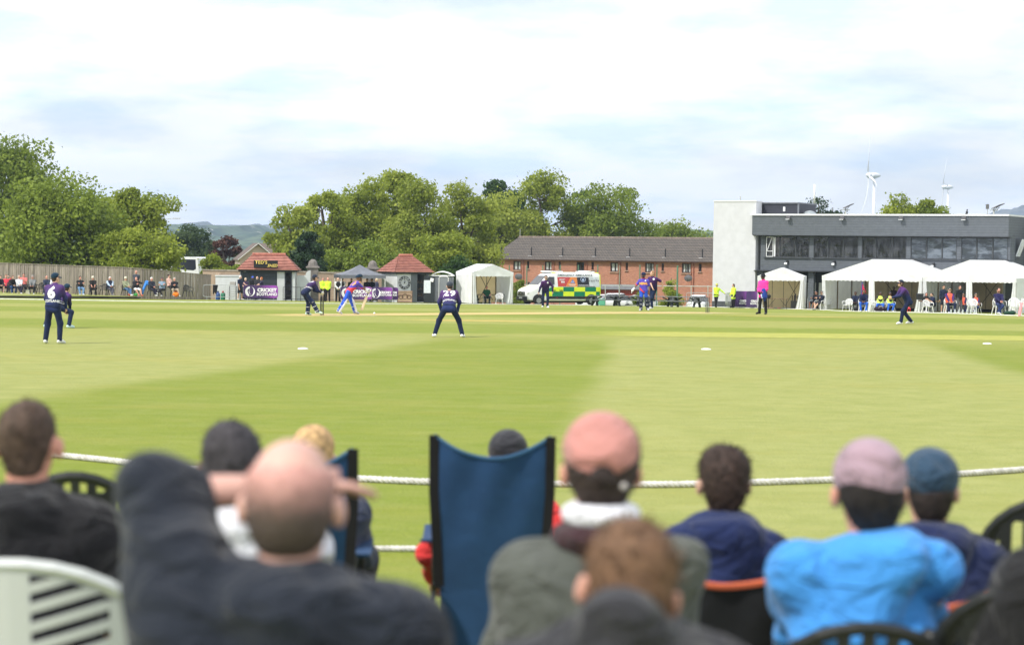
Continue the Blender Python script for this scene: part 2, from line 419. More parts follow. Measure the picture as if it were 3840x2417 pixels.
# ------------------------------------------------------------------ people
SK = {'pale': (.62, .38, .28), 'tan': (.50, .29, .19), 'brown': (.20, .105, .065), 'dark': (.10, .055, .035), 'red': (.62, .30, .22), 'olive': (.42, .25, .16)}
NAVY = (.012, .018, .055); BLACK = (.012, .012, .014); DK = (.03, .032, .038)
def ik(a, b, l1, l2, pole):
    a, b, pole = Vector(a), Vector(b), Vector(pole); d = b - a; D = min(d.length, (l1 + l2) * .999); dn = d.normalized()
    b = a + dn * D; x = (l1 * l1 - l2 * l2 + D * D) / (2 * D); hgt = math.sqrt(max(l1 * l1 - x * x, 0))
    p = pole - dn * pole.dot(dn)
    if p.length < 1e-4: p = Vector((0, -1, 0))
    return a + dn * x + p.normalized() * hgt, b
POSES = {
 'stand': dict(pel=(0, 0, .95), lean=(0, .02, 1), hl=(.27, -.05, .80), hr=(-.27, -.05, .80), fl=(.12, 0, .08), fr=(-.12, 0, .08)),
 'clasp': dict(pel=(0, 0, .95), lean=(0, .02, 1), hl=(.04, -.22, .98), hr=(-.04, -.22, .98), fl=(.12, 0, .08), fr=(-.12, 0, .08)),
 'behind': dict(pel=(0, 0, .95), lean=(0, .03, 1), hl=(.05, .20, .92), hr=(-.05, .20, .92), fl=(.13, 0, .08), fr=(-.13, 0, .08)),
 'sit': dict(pel=(0, 0, .50), lean=(0, .16, 1), hl=(.10, -.36, .62), hr=(-.10, -.36, .62), fl=(.13, -.50, .08), fr=(-.13, -.50, .08)),
 'sitfold': dict(pel=(0, 0, .50), lean=(0, .20, 1), hl=(-.10, -.20, .80), hr=(.10, -.20, .82), fl=(.12, -.56, .08), fr=(-.12, -.52, .08)),
 'sitcross': dict(pel=(0, 0, .50), lean=(0, .22, 1), hl=(.06, -.34, .66), hr=(-.06, -.34, .66), fl=(-.02, -.66, .10), fr=(.02, -.58, .08)),
 'sitlean': dict(pel=(0, 0, .50), lean=(0, -.35, 1), hl=(.08, -.48, .60), hr=(-.08, -.48, .60), fl=(.15, -.42, .08), fr=(-.15, -.42, .08)),
}
def person(label, cat, loc, rz, pose, skin='pale', top=NAVY, sleeve=1.0, legs=BLACK, shorts=False, shoe=(.5, .5, .5), hair=(.05, .03, .02), hairstyle='short',
           hat=None, hatcol=BLACK, s=1.0, group=None, h=.022, look=(0, -1, 0), fat=1.0, vest=None, mats=None, pads=None, gloves=None, rough=0.0, tilt=(0, 0), armlen=1.0,
           hood=False, beard=None, seed=0, collar=None, extra_top=None, fingers=True):
    p = dict(POSES[pose]) if isinstance(pose, str) else dict(POSES['stand'], **pose)
    T = thing('person', label, cat, loc, rz, group, s); mats = mats or {}
    pel = Vector(p['pel']); ln = Vector(p['lean']).normalized(); side = Vector(p.get('side', (1, 0, 0))).normalized(); side = (side - ln * side.dot(ln)).normalized()
    ssd = Vector(p.get('sside', side)).normalized(); ssd = (ssd - ln * ssd.dot(ln)).normalized(); back = ln.cross(ssd) * 1.0
    if back.y < 0 and 'sside' not in p: back = -back
    bow = p.get('bow', .04); chest = pel + ln * .34 + back * bow * .5; neck = pel + ln * .50 + back * bow * .2; nk = neck + (ln * .6 + Vector((0, 0, .4)) - back * .12).normalized() * .07
    look = Vector(look).normalized(); upv = Vector((tilt[0], tilt[1], 1)).normalized(); hc = nk + upv * .135 - back * .015 + look * .012
    sh = {1: neck + ssd * .175 - ln * .045, -1: neck - ssd * .175 - ln * .045}
    if 'shrug' in p:
        for k_ in (1, -1): sh[k_] = sh[k_] + Vector((0, 0, p['shrug'][0 if k_ == 1 else 1]))
    el, ha, kn, an, hp = {}, {}, {}, {}, {}
    for sg, a, fkey in ((1, 'hl', 'fl'), (-1, 'hr', 'fr')):
        pole = Vector(p.get('e' + a[1], (sg * .7, .8, -.5))); el[sg], ha[sg] = ik(sh[sg], p[a], .29 * armlen, .26 * armlen, pole)
        hp[sg] = pel + side * (.09 * sg) - ln * .02
        kp = Vector(p.get('k' + a[1], (sg * .25, -1, .3))); kn[sg], an[sg] = ik(hp[sg], p[fkey], .43, .42, kp)
    toe = {}
    for sg, key in ((1, 'tl'), (-1, 'tr')): toe[sg] = an[sg] + Vector(p.get(key, (sg * .05, -.17, -.045)))
    A = lambda v: tuple(v)
    R = np.array(Matrix((look.cross(upv).normalized(), -look, upv)).transposed())      # columns: right, back, up
    hx, hb, hu = Vector(R[:, 0]), Vector(R[:, 1]), Vector(R[:, 2])
    skin_c = SK[skin] if isinstance(skin, str) else skin
    b = Blob(.03)
    b.ell(hc + hb * .008 + hu * .018, (.077, .095, .098), R); b.ell(hc - hb * .028 - hu * .048, (.056, .066, .072), R); b.ell(hc - hb * .083 - hu * .098 + hu * .02, (.022, .02, .018), R)
    b.cone(hc - hb * .093 + hu * .008, hc - hb * .110 - hu * .022, .009, .014, k=.012)
    for sg in (1, -1):
        b.ell(hc + hx * (.089 * sg) + hb * .006 - hu * .014, (.013, .020, .033), R, k=.008)
        b.ell(hc + hx * (.030 * sg) - hb * .080 + hu * .022, (.02, .012, .009), R, k=.012)
    b.cone(nk - ln * .05, hc - hu * .03 + hb * .02, .055 * fat ** .5, .053, k=.03); b.cone(neck + ssd * .10 - ln * .02, neck - ssd * .10 - ln * .02, .05, .05)
    b.cone(pel, chest, .11, .12, k=.05)
    for sg in (1, -1):
        b.cone(sh[sg], el[sg], .048, .037); b.cone(el[sg], ha[sg], .039, .026); b.cone(hp[sg], kn[sg], .078, .052); b.cone(kn[sg], an[sg], .054, .036)
        b.cone(neck - ln * .1, sh[sg], .08, .05)
    def hands(mb):
        for sg in (1, -1):
            d = (ha[sg] - el[sg]).normalized(); d = (d + Vector(p.get('w' + ('l' if sg == 1 else 'r'), (0, 0, 0)))).normalized()
            pn = Vector(p.get('n' + ('l' if sg == 1 else 'r'), (-sg, 0, 0))); pn = (pn - d * pn.dot(d)).normalized() if abs(pn.dot(d)) < .97 else d.orthogonal().normalized()
            w = d.cross(pn).normalized()
            if w.dot(Vector((0, -1, .3))) < 0: w = -w
            c0 = ha[sg] + d * .045; mb.tube([ha[sg] - d * .02, ha[sg] + d * .01, c0, c0 + d * .045], [.026, .028, .040, .036], 8, flat=.52 if False else .62)
            curl = p.get('curl', .45)
            for i, (o, l_) in enumerate(((.030, .072), (.010, .082), (-.010, .076), (-.029, .060))):
                b0 = c0 + d * .035 + w * o; d1 = (d + pn * curl).normalized(); d2 = (d + pn * curl * 3).normalized()
                m1 = b0 + d1 * l_ * .5; mb.tube([b0, m1, m1 + d2 * l_ * .3, m1 + d2 * l_ * .55], [.0105, .0095, .0085, .006], 6)
            t0 = c0 - d * .015 + w * .03; t1 = t0 + (w * .8 + d * .7 + pn * .3).normalized() * .035; mb.tube([t0, t1, t1 + (d * .9 + w * .2 + pn * .5).normalized() * .032], [.013, .011, .008], 6)
        mb.cur = 1
        for sg in (1, -1): mb.ball(hc + hx * (.030 * sg) - hb * .078 + hu * .006, .012, 6, 4)
        mb.cur = 2; mb.tube([hc - hb * .094 - hu * .052 - hx * .022, hc - hb * .099 - hu * .054, hc - hb * .094 - hu * .052 + hx * .022], [.004, .006, .004], 5)
    body = b.build('body', [MC(skin_c, 'skin'), MC((.03, .025, .02), 'plastic'), MC((skin_c[0] * .7, skin_c[1] * .45, skin_c[2] * .45), 'skin')], T, min(h, .018) if h > .012 else .011, hands if fingers else None)
    # top
    f = fat; c = Blob(.05)
    for sg in (1, 0, -1):
        c.cone(neck + ssd * (.075 * sg) - ln * .075, chest + ssd * (.075 * sg) - ln * .02, .098 * f, .115 * f); c.cone(chest + ssd * (.08 * sg), pel + side * (.07 * sg) + ln * .05, .112 * f, .112 * f)
    hem = p.get('hem', .06); c.cone(pel + side * .075 - ln * (hem - .04), pel - side * .075 - ln * (hem - .04), .115 * f, .115 * f)
    for sg in (1, -1):
        c.cone(neck - ln * .03, sh[sg] - ln * .01, .065, .072 * f ** .5); sl = sleeve; a_, b_, k_ = sh[sg], el[sg], ha[sg]
        if sl <= .5: c.cone(a_, a_ + (b_ - a_) * (sl * 2 * .62 + .2), .070 * f ** .5, .062)
        else: c.cone(a_, b_, .070 * f ** .5, .055); c.cone(b_, b_ + (k_ - b_) * ((sl - .5) * 2 * .98), .056, .042)
    c.cone(nk - ln * .045, nk - ln * .02, .062, .064, k=.02)
    if hood:
        for i in range(9):
            a = math.pi * (i / 8 * 1.5 - .25); q = nk - ln * .015 + back * (.035 + .05 * math.sin(a)) + ssd * (.082 * math.cos(a)) - ln * (.03 * max(0, math.sin(a)) - .005)
            if i: c.cone(pq, q, .030, .030, k=.03)
            pq = q
        c.cone(nk + back * .07 - ln * .05, nk + back * .14 - ln * .20, .082, .04, k=.06)
        for sg in (1, -1): c.cone(nk + ssd * (.045 * sg) - ln * .03, sh[sg] - ssd * (.02 * sg), .058, .068, k=.05); c.cone(nk + back * .08 + ssd * (.07 * sg) - ln * .04, nk + back * .125 + ssd * (.02 * sg) - ln * .20, .046, .03, k=.03)
    if extra_top: extra_top(c, dict(neck=neck, nk=nk, sh=sh, el=el, ha=ha, pel=pel, ln=ln, back=back, side=ssd, hc=hc))
    if 'waistcut' in p: c.cut((0, 0, -1), -p['waistcut'])
    shirt = c.build('top', mats.get('top') or MC(top), T, h, rough=rough, seed=seed)
    if vest:
        v = Blob(.05)
        for sg in (1, 0, -1):
            v.cone(neck + ssd * (.06 * sg) - ln * .07, chest + ssd * (.075 * sg), .120 * f, .136 * f); v.cone(chest + ssd * (.08 * sg), pel + side * (.07 * sg) + ln * .06, .134 * f, .132 * f)
        v.build('vest', MC(vest), T, h)
    if collar:
        w = Blob(.02)
        for i in range(11):
            a = 2 * math.pi * i / 10; q = nk + ln * .006 + ssd * (.060 * math.cos(a)) + back * (.06 * math.sin(a) + .005)
            if i: w.cone(pq, q, .022, .022, k=.015)
            pq = q
        w.build('collar', MC(collar), T, min(h, .016))
    # legs
    g = Blob(.045)
    g.cone(pel + side * .07, pel - side * .07, .118 * f, .118 * f)
    for sg in (1, -1):
        a_, b_, k_ = hp[sg], kn[sg], an[sg]
        if shorts: g.cone(a_, a_ + (b_ - a_) * .85, .098 * f, .092)
        else: g.cone(a_, b_, .096 * f, .072); g.cone(b_, k_ + (b_ - k_) * .06, .073, .063)
    g.build('trousers' if not shorts else 'shorts', mats.get('legs') or MC(legs), T, h, rough=rough * .6)
    for sg in (1, -1):
        q = Blob(.02); t_ = toe[sg]; dn = Vector((0, 0, -1)); heel = an[sg] - (t_ - an[sg]) * .22 + Vector((0, 0, -.03))
        q.cone(an[sg] + Vector((0, 0, -.01)), heel, .045, .04); q.cone(heel, an[sg] + (t_ - an[sg]) * .6, .04, .045); q.cone(an[sg] + (t_ - an[sg]) * .6, t_, .045, .036)
        q.build('shoe', MC(shoe, 'cloth'), T, min(h, .02))
    if pads:
        for sg in (1, -1):
            q = Blob(.03); dr = Vector((0, -1, 0)); u_ = (kn[sg] - an[sg]).normalized(); dr = (dr - u_ * dr.dot(u_)).normalized(); kk = kn[sg] + u_ * .14 + dr * .02
            for e in (-.035, .035): q.cone(an[sg] + dr * .045 + side * e, kn[sg] + dr * .05 + side * e, .045, .05); q.cone(kn[sg] + dr * .05 + side * e, kk + dr * .02 + side * e, .05, .035)
            q.build('leg_pad', MC(pads), T, h)
            st = MB()
            for t_ in (.12, .55, .98):
                c_ = an[sg].lerp(kn[sg], t_)
                ring = [c_ + side * (.085 * math.cos(a)) + dr * (.085 * math.sin(a) + .02) for a in np.linspace(0, 2 * math.pi, 11)]
                st.tube(ring, .009, 5)
            st.build('strap', MC((.75, .75, .75)), T, smooth=True)
    if gloves:
        for sg in (1, -1):
            d = (ha[sg] - el[sg]).normalized(); q = Blob(.02); q.cone(ha[sg] - d * .09, ha[sg] + d * .02, .045, .055); pn = Vector((-sg, 0, 0)); w = d.cross(pn).normalized()
            for i in range(4):
                o = (i - 1.5) * .028; q.cone(ha[sg] + d * .03 + w * o, ha[sg] + d * (.11 if i in (1, 2) else .095) + w * o + pn * .02, .021, .017, k=.008)
            q.cone(ha[sg] + w * .04, ha[sg] + w * .085 + d * .05, .022, .017, k=.01)
            q.build('glove', MC(gloves), T, min(h, .014))
    # head wear
    H = Blob(.02)
    if hat is None or hat in ('cap', 'backcap', 'beanie'):
        if hairstyle == 'short': H.ell(hc + hb * .018 + hu * .030, (.083, .097, .095), R); H.ell(hc + hb * .045 - hu * .015, (.074, .062, .07), R); H.ell(hc + hb * .050 - hu * .062, (.056, .040, .046), R)
        elif hairstyle == 'thick': H.ell(hc + hb * .012 + hu * .045, (.092, .105, .095), R); H.ell(hc + hb * .045 - hu * .01, (.083, .066, .08), R); H.ell(hc + hb * .050 - hu * .062, (.058, .040, .046), R)
        elif hairstyle == 'long': H.ell(hc + hb * .02 + hu * .032, (.092, .103, .098), R); H.cone(hc + hb * .05, hc + hb * .07 - hu * .17, .078, .06)
        elif hairstyle == 'bun': H.ell(hc + hb * .02 + hu * .03, (.086, .1, .095), R); H.ell(hc + hb * .10 + hu * .07, (.04, .04, .04), R)
        elif hairstyle == 'balding': H.ell(hc + hb * .010 + hu * .016, (.0815, .0995, .101), R); H.ell(hc + hb * .04 - hu * .03, (.074, .064, .075), R); H.cut(tuple(hu - hb * .25), float((hu - hb * .25).dot(hc)) + .058)
        elif hairstyle == 'fringe': H.ell(hc + hb * .032 - hu * .012, (.0835, .074, .088), R)
        elif hairstyle == 'bob': H.ell(hc + hb * .015 + hu * .032, (.096, .105, .098), R); H.ell(hc + hb * .03 - hu * .03, (.092, .075, .085), R)
        if H.p:
            nrm = tuple(np.array(-hb) @ np.eye(3)); off = float(Vector(nrm).dot(hc)) + .058
            if hairstyle not in ('fringe',): H.cut(nrm, off)
            ho_ = H.build('hair', mats.get('hair') or MC(hair, 'hair'), T, min(h, .014), rough=.006 if h < .013 else .002, seed=seed)
            if h < .013:      # loose tufts break the outline
                me = ho_.data; rg = random.Random(seed); tv, tf = [], []
                for v_ in me.vertices:
                    if rg.random() < .55:
                        n_ = v_.normal; fl = (hb * .25 + hu * rg.uniform(-.9, .7) + hx * rg.uniform(-.7, .7)); d_ = (n_ * .55 + fl * .6).normalized(); l_ = rg.uniform(.006, .024) * (1.25 if hairstyle == 'thick' else .55 if hairstyle == 'balding' else .8); w_ = n_.cross(d_)
                        if w_.length < .1: continue
                        w_ = w_.normalized() * .0035; k_ = len(tv); p_ = v_.co - n_ * .003; tv += [p_ - w_, p_ + w_, p_ + d_ * l_]; tf.append((k_, k_ + 1, k_ + 2))
                if tf: q_ = MB(); q_.add(tv, tf); q_.add([v.co for v in me.vertices], [tuple(p.vertices) for p in me.polygons]); nm = q_.build('hair', me.materials[0], T, smooth=True); bpy.data.objects.remove(ho_); nm.name = 'hair'
    if hat:
        K = Blob(.015); mm = MC(hatcol); base = hc + hu * .045 + hb * .008
        if hat in ('cap', 'backcap', 'helmet', 'beanie'):
            e = {'cap': .012, 'backcap': .014, 'helmet': .03, 'beanie': .012}[hat]; K.ell(base + hb * .004, (.083 + e, .102 + e, .088 + e * .8), R)
            if hat == 'beanie': K.ell(hc + hb * .014 + hu * .03, (.088, .104, .098), R); K.cut(tuple(-hu), float((-hu).dot(hc)) - (.0))
            else: K.cut(tuple(-hu - hb * (.1 if hat == 'helmet' else .68)), float((-hu - hb * (.1 if hat == 'helmet' else .68)).dot(base)) + (.02 if hat == 'helmet' else .008))
            def brim(mb):
                sg = -1 if hat != 'backcap' else 1; zb = base - hu * .004
                if hat == 'beanie': return
                L_ = .085 if hat != 'helmet' else .05
                mb.slab(8, 4, lambda a, t: tuple(zb + hx * ((.075 + .0 * t) * math.sin((a - .5) * 2.6)) + hb * sg * ((.088 + L_ * t) * math.cos((a - .5) * (2.2 - .5 * t))) - hu * (.004 + .018 * t + .02 * (2 * a - 1) ** 2)), hu * .006)
                if hat == 'helmet':
                    for zf in (.05, .08, .11):
                        mb.tube([hc + hx * (.1 * math.cos(a)) - hb * (.125 * math.sin(a)) - hu * (zf - .01) for a in np.linspace(.15, math.pi - .15, 9)], .004, 5)
                    for a in (.5, 1.2, 1.94, 2.64): mb.tube([hc + hx * (.1 * math.cos(a)) - hb * (.125 * math.sin(a)) + hu * .02, hc + hx * (.1 * math.cos(a)) - hb * (.125 * math.sin(a)) - hu * .1], .004, 5)
            K.build('hat' if hat not in ('helmet', 'cap', 'backcap') else ('helmet' if hat == 'helmet' else 'cap'), mats.get('hat') or mm, T, min(h, .014), brim)
        elif hat in ('sunhat', 'cloth'):
            mb = MB(); prof = [(.155, -.035), (.15, -.02), (.10, .0), (.093, .05), (.08, .085), (.04, .1), (.005, .103)] if hat == 'sunhat' else [(.115, -.05), (.104, 0), (.095, .05), (.08, .09), (.04, .11), (.005, .113)]
            for r_, z_ in [(0, 0)]: pass
            vs = []; n_ = 18
            Mx = Matrix((hx, hb, hu)).transposed()
            tmp = MB().lathe(prof, (0, 0, 0), n_); mb.add([Mx @ Vector(q_) + base - hu * .002 for q_ in tmp.v], tmp.f)
            mb.build('hat', mm, T, smooth=True)
        elif hat == 'headphones': pass
    if beard:
        B = Blob(.015); B.ell(hc - hb * .045 - hu * .062, (.054, .058, .05), R); B.build('beard', MC(beard, 'hair'), T, .013)
    T['_'] = 0; del T['_']
    return T, dict(top=shirt, body=body, neck=neck, chest=chest, pel=pel, ln=ln, back=back, side=ssd, hc=hc, ha=ha, el=el, kn=kn, an=an, hx=hx, hb=hb, hu=hu, sh=sh)

def decal(T, info, s, size, mat, at, nrm, xdir, updir, name='lettering', bold=.0, lift=.006, target='top', spacing=1.0):
    "lettering projected on to the shirt: at is a point in person space, nrm points out of the cloth"
    me = info[target].data; bv = BVHTree.FromPolygons([v.co for v in me.vertices], [tuple(p.vertices) for p in me.polygons])
    at, nrm, xd, ud = map(Vector, (at, nrm, xdir, updir)); nrm.normalize(); xd.normalize(); ud.normalize()
    def fn(x, y):
        p = at + xd * x + ud * y; hit = bv.ray_cast(p + nrm * .5, -nrm, 1.2)
        return (hit[0] + nrm * lift) if hit[0] is not None else p
    return text(s, size, mat, T, fn, name, bold=bold, spacing=spacing, sub=1)
def kit(name, lo, hi, z0, z1, side=None):
    "sports shirt dyed from one colour at the hem to another at the shoulders"
    if name in MATS: return MATS[name]
    m, t, b, o = nodes(name); q = NT(t); v = q.obj(); s = q.xyz(v); n = q.noise(v, 7, 4)
    f = q.ss(q.m('ADD', s[2], q.m('MULTIPLY', q.m('SUBTRACT', n, .5), .12)), z0, z1)
    col = q.mix(f, lo, hi)
    if side:
        d = q.m('ADD', q.m('MULTIPLY', s[0], side[1]), q.m('MULTIPLY', s[2], side[2])); col = q.mix(q.ss(d, side[3], side[3] + .02), col, side[0])
        ax_ = q.m('ABSOLUTE', s[0]); 
    q.l(col, b.inputs['Base Color']); b.inputs['Roughness'].default_value = .75; b.inputs['Specular IOR Level'].default_value = .25
    q.bump(q.noise(v, 12, 4), b, .3, .02)
    MATS[name] = m; return m
HAZE = 0.00017
# ------------------------------------------------------------------ the ground
def shade_grass(q, v):
    s = q.xyz(v); X, Y = s[0], s[1]
    wob = q.m('MULTIPLY', q.m('SUBTRACT', q.noise(v, .12, 3), .5), 3.0)
    def side(x0, y0, x1, y1, w):     # smooth 0..1 to the right of the line
        L_ = math.hypot(x1 - x0, y1 - y0); nx, ny = (y1 - y0) / L_, -(x1 - x0) / L_
        d = q.m('ADD', q.m('ADD', q.m('MULTIPLY', X, nx), q.m('MULTIPLY', Y, ny)), -(nx * x0 + ny * y0))
        return q.ss(q.m('ADD', d, q.m('MULTIPLY', wob, .35)), -w, w)
    dark, mid, pale = (.165, .215, .008), (.21, .25, .02), (.315, .325, .105)
    c = q.mix(side(-8.6, 24, -3.2, 49, .7), pale, dark)
    c = q.mix(side(.55, 22, 2.6, 52, .35), c, pale)
    c = q.mix(side(10.3, 38, 11.9, 62, .5), c, dark)
    # bands mown across, beyond the near swathes
    ph = q.m('ADD', Y, q.m('MULTIPLY', wob, 1.0)); band = q.ss(q.m('SINE', q.m('MULTIPLY', ph, 2 * math.pi / 17.0)), -.35, .35)
    far = q.mix(band, (.17, .225, .012), (.30, .31, .075))
    c = q.mix(q.ss(Y, 50, 62), c, far)
    # dry patches
    mp = q.n('ShaderNodeMapping'); mp.inputs['Scale'].default_value = (.45, 1, 1); q.l(v, mp.inputs[0])
    dry = q.ss(q.noise(mp.outputs[0], .16, 5, .6), .52, .78); c = q.mix(q.m('MULTIPLY', dry, .75), c, (.37, .335, .09))
    n1_ = q.ss(q.noise(v, 1.6, 6, .7), .3, .7); n2_ = q.ss(q.noise(v, 22, 4, .7), .2, .8)
    c = q.mix(q.m('MULTIPLY', q.m('SUBTRACT', 1.0, n1_), .38), c, (.12, .18, .012)); c = q.mix(q.m('MULTIPLY', n2_, .28), c, (.36, .37, .11))
    n3_ = q.ss(q.noise(v, 5.5, 5, .8), .60, .72); c = q.mix(q.m('MULTIPLY', n3_, .6), c, (.11, .15, .02)); mp2 = q.n('ShaderNodeMapping'); mp2.inputs['Scale'].default_value = (.5, 1, 1); q.l(v, mp2.inputs[0])
    n6_ = q.ss(q.noise(mp2.outputs[0], .75, 5, .65), .48, .72); c = q.mix(q.m('MULTIPLY', n6_, .32), c, (.30, .27, .05))
    n4_ = q.ss(q.noise(mp2.outputs[0], 2.4, 8, .75), .35, .65); c = q.mix(q.m('MULTIPLY', n4_, .16), c, (.42, .40, .17)); n5_ = q.ss(q.noise(v, 60, 3, .8), .45, .75); c = q.mix(q.m('MULTIPLY', n5_, .35), c, (.09, .13, .02))
    return c
def grass_mat():
    m, t, b, o = nodes('mown grass'); q = NT(t); v = q.obj(); s = q.xyz(v); c = shade_grass(q, v)
    far = q.ss(s[1], 240, 320); c = q.mix(far, c, (.07, .10, .03))
    q.l(c, b.inputs['Base Color']); b.inputs['Roughness'].default_value = .85; b.inputs['Specular IOR Level'].default_value = .15;     h_ = q.m('ADD', q.noise(v, 30, 4), q.m('MULTIPLY', q.noise(v, 3.0, 4), 1.5)); q.bump(h_, b, .55, .05)
    return m
GRASS = grass_mat()
def knots(a, b, fine, far):
    return sorted(set(a + b + fine + far))
yk = list(np.concatenate([np.arange(-60, 0, 6), np.arange(0, 170, 1.5), np.arange(170, 300, 6), np.arange(300, 1200, 40), np.array([1200, 1600, 2200, 3000, 4500, 7000, 12000, 20000, 34000])]))
xk = list(np.concatenate([-np.array([16000, 9000, 5000, 2500, 1200, 600, 300, 180, 120, 80]), np.arange(-60, 61, 4), np.array([80, 120, 180, 300, 600, 1200, 2500, 5000, 9000, 16000])]))
mb = MB(); mb.v = [(x, y, float(gz(x, y))) for y in yk for x in xk]; w = len(xk)
mb.f = [(j * w + i, j * w + i + 1, (j + 1) * w + i + 1, (j + 1) * w + i) for j in range(len(yk) - 1) for i in range(w - 1)]; mb.mi = [0] * len(mb.f)
struct(mb.build('ground', GRASS, smooth=True), 'striped mown cricket field of green and pale grass')

def lay(name, quad, mat, nu=40, nv=6, lift=.003):
    "a thin sheet on the ground; quad = four ground points"
    a, b, c, d = [Vector(p) for p in quad]
    def fn(u, v):
        p = a.lerp(b, u).lerp(d.lerp(c, u), v); return (p.x, p.y, float(gz(p.x, p.y)) + lift)
    return MB().grid(nu, nv, fn).build(name, mat, smooth=True)
def soft_strip(name, col, x0, x1, d0, d1, px, pd, amt=1.0, ang=0.0, cx=0, cyy=0, wear=None):
    m, t, b, o = nodes(name); q = NT(t); v = q.obj(); g_ = shade_grass(q, v); s = q.xyz(v); ca, sa = math.cos(ang), math.sin(ang)
    X = q.m('ADD', q.m('MULTIPLY', q.m('SUBTRACT', s[0], cx), ca), q.m('MULTIPLY', q.m('SUBTRACT', s[1], cyy), sa))
    Y = q.m('SUBTRACT', q.m('MULTIPLY', q.m('SUBTRACT', s[1], cyy), ca), q.m('MULTIPLY', q.m('SUBTRACT', s[0], cx), sa))
    n = q.m('SUBTRACT', q.noise(v, 1.1, 6, .7), .5)
    fx = q.m('MULTIPLY', q.ss(q.m('ADD', X, q.m('MULTIPLY', n, px)), x0, x0 + px), q.m('SUBTRACT', 1.0, q.ss(q.m('ADD', X, q.m('MULTIPLY', n, px)), x1 - px, x1)))
    fy = q.m('MULTIPLY', q.ss(q.m('ADD', Y, q.m('MULTIPLY', n, pd)), d0, d0 + pd), q.m('SUBTRACT', 1.0, q.ss(q.m('ADD', Y, q.m('MULTIPLY', n, pd)), d1 - pd, d1)))
    cc = q.mix(q.ss(q.noise(v, 3, 5), .3, .7), c3(col, .88), c3(col, 1.1))
    q.l(q.mix(q.m('MULTIPLY', q.m('MULTIPLY', fx, fy), amt), g_, cc), b.inputs['Base Color']); b.inputs['Roughness'].default_value = .9; b.inputs['Specular IOR Level'].default_value = .1
    q.bump(q.noise(v, 30, 4), b, .4, .03)
    return m
SL, SR = G(1207, 1181), G(2653, 1172)          # the two wickets
pd_ = (SR - SL).normalized(); pa = math.atan2(pd_.y, pd_.x); pc = (SL + SR) / 2
def strip(name, cen, ang, hl, hw, col, amt, px=1.2, pdd=.4, lift=.003, label=None):
    ca, sa = math.cos(ang), math.sin(ang)
    mt = soft_strip(name + ' turf', col, -hl, hl, -hw, hw, px, pdd, amt, ang, cen[0], cen[1])
    q4 = [(cen[0] + x * ca - y * sa, cen[1] + x * sa + y * ca, 0) for x, y in ((-hl, -hw), (hl, -hw), (hl, hw), (-hl, hw))]
    return struct(lay(name, q4, mt, lift=lift), label)
plen = (SR - SL).length
strip('pitch', (pc.x - .4, pc.y), pa, plen / 2 + 2.6, 1.75, (.52, .40, .17), 1.0, 2.6, .7, .003, 'worn straw coloured pitch between the two wickets')
c2 = G(3230, 1262); strip('path', (c2.x + 2, c2.y + .5), rad(2), 11, 2.3, (.40, .39, .10), .8, 3, .9, .003, 'pale yellowish worn strip of grass on the square')
c2 = G(1800, 1202); strip('path', (c2.x, c2.y), 0, 3.4, 1.3, (.50, .36, .12), .75, 2.5, 1.1, .003, 'small straw coloured worn patch beside the pitch')
c2 = G(3010, 1187); strip('path', (c2.x, c2.y), 0, 4.0, 1.4, (.48, .36, .13), .6, 3, 1.1, .003, 'faint worn patch of grass behind the umpire')
WL = M('white line paint', (.8, .8, .74), .8, .1, 3)
# bowling and popping creases
for cen, sg in ((SL, 1), (SR, -1)):
    nrm = Vector((-pd_.y, pd_.x, 0)); mbc = MB()
    for off, half in ((0, 1.32), (1.22 * sg, 1.9)):
        c_ = cen + pd_ * off
        def fn(u, v, c_=c_, half=half):
            p = c_ + nrm * ((u * 2 - 1) * half) + pd_ * ((v - .5) * .06); return (p.x, p.y, float(gz(p.x, p.y)) + .007)
        mbc.grid(14, 1, fn)
    struct(mbc.build('markings', WL), 'white crease lines painted across the pitch')
# boundary line on the far side
bpx = [(-60, 1119), (0, 1121.5), (400, 1128), (800, 1134), (1200, 1138), (1600, 1140.5), (2000, 1142), (2400, 1147), (2620, 1150.5), (2860, 1156), (3100, 1163), (3400, 1172), (3700, 1181), (3860, 1186)]
bp = [G(*p) for p in bpx]; cum = [0]
for a, b in zip(bp, bp[1:]): cum.append(cum[-1] + (b - a).length)
ts = np.linspace(0, cum[-1], 160); bx_ = np.interp(ts, cum, [p.x for p in bp]); by_ = np.interp(ts, cum, [p.y for p in bp])
g5 = np.ones(9) / 9; by_ = np.convolve(np.pad(by_, 4, mode='edge'), g5, 'valid')
mbl = MB().tube([(bx_[i], by_[i], float(gz(bx_[i], by_[i])) + .02) for i in range(160)], .024, 6)
tag(mbl.build('rope', WL, smooth=True), 'thin white boundary rope far across the field in front of the tents and terrace', 'rope', 'boundary ropes')

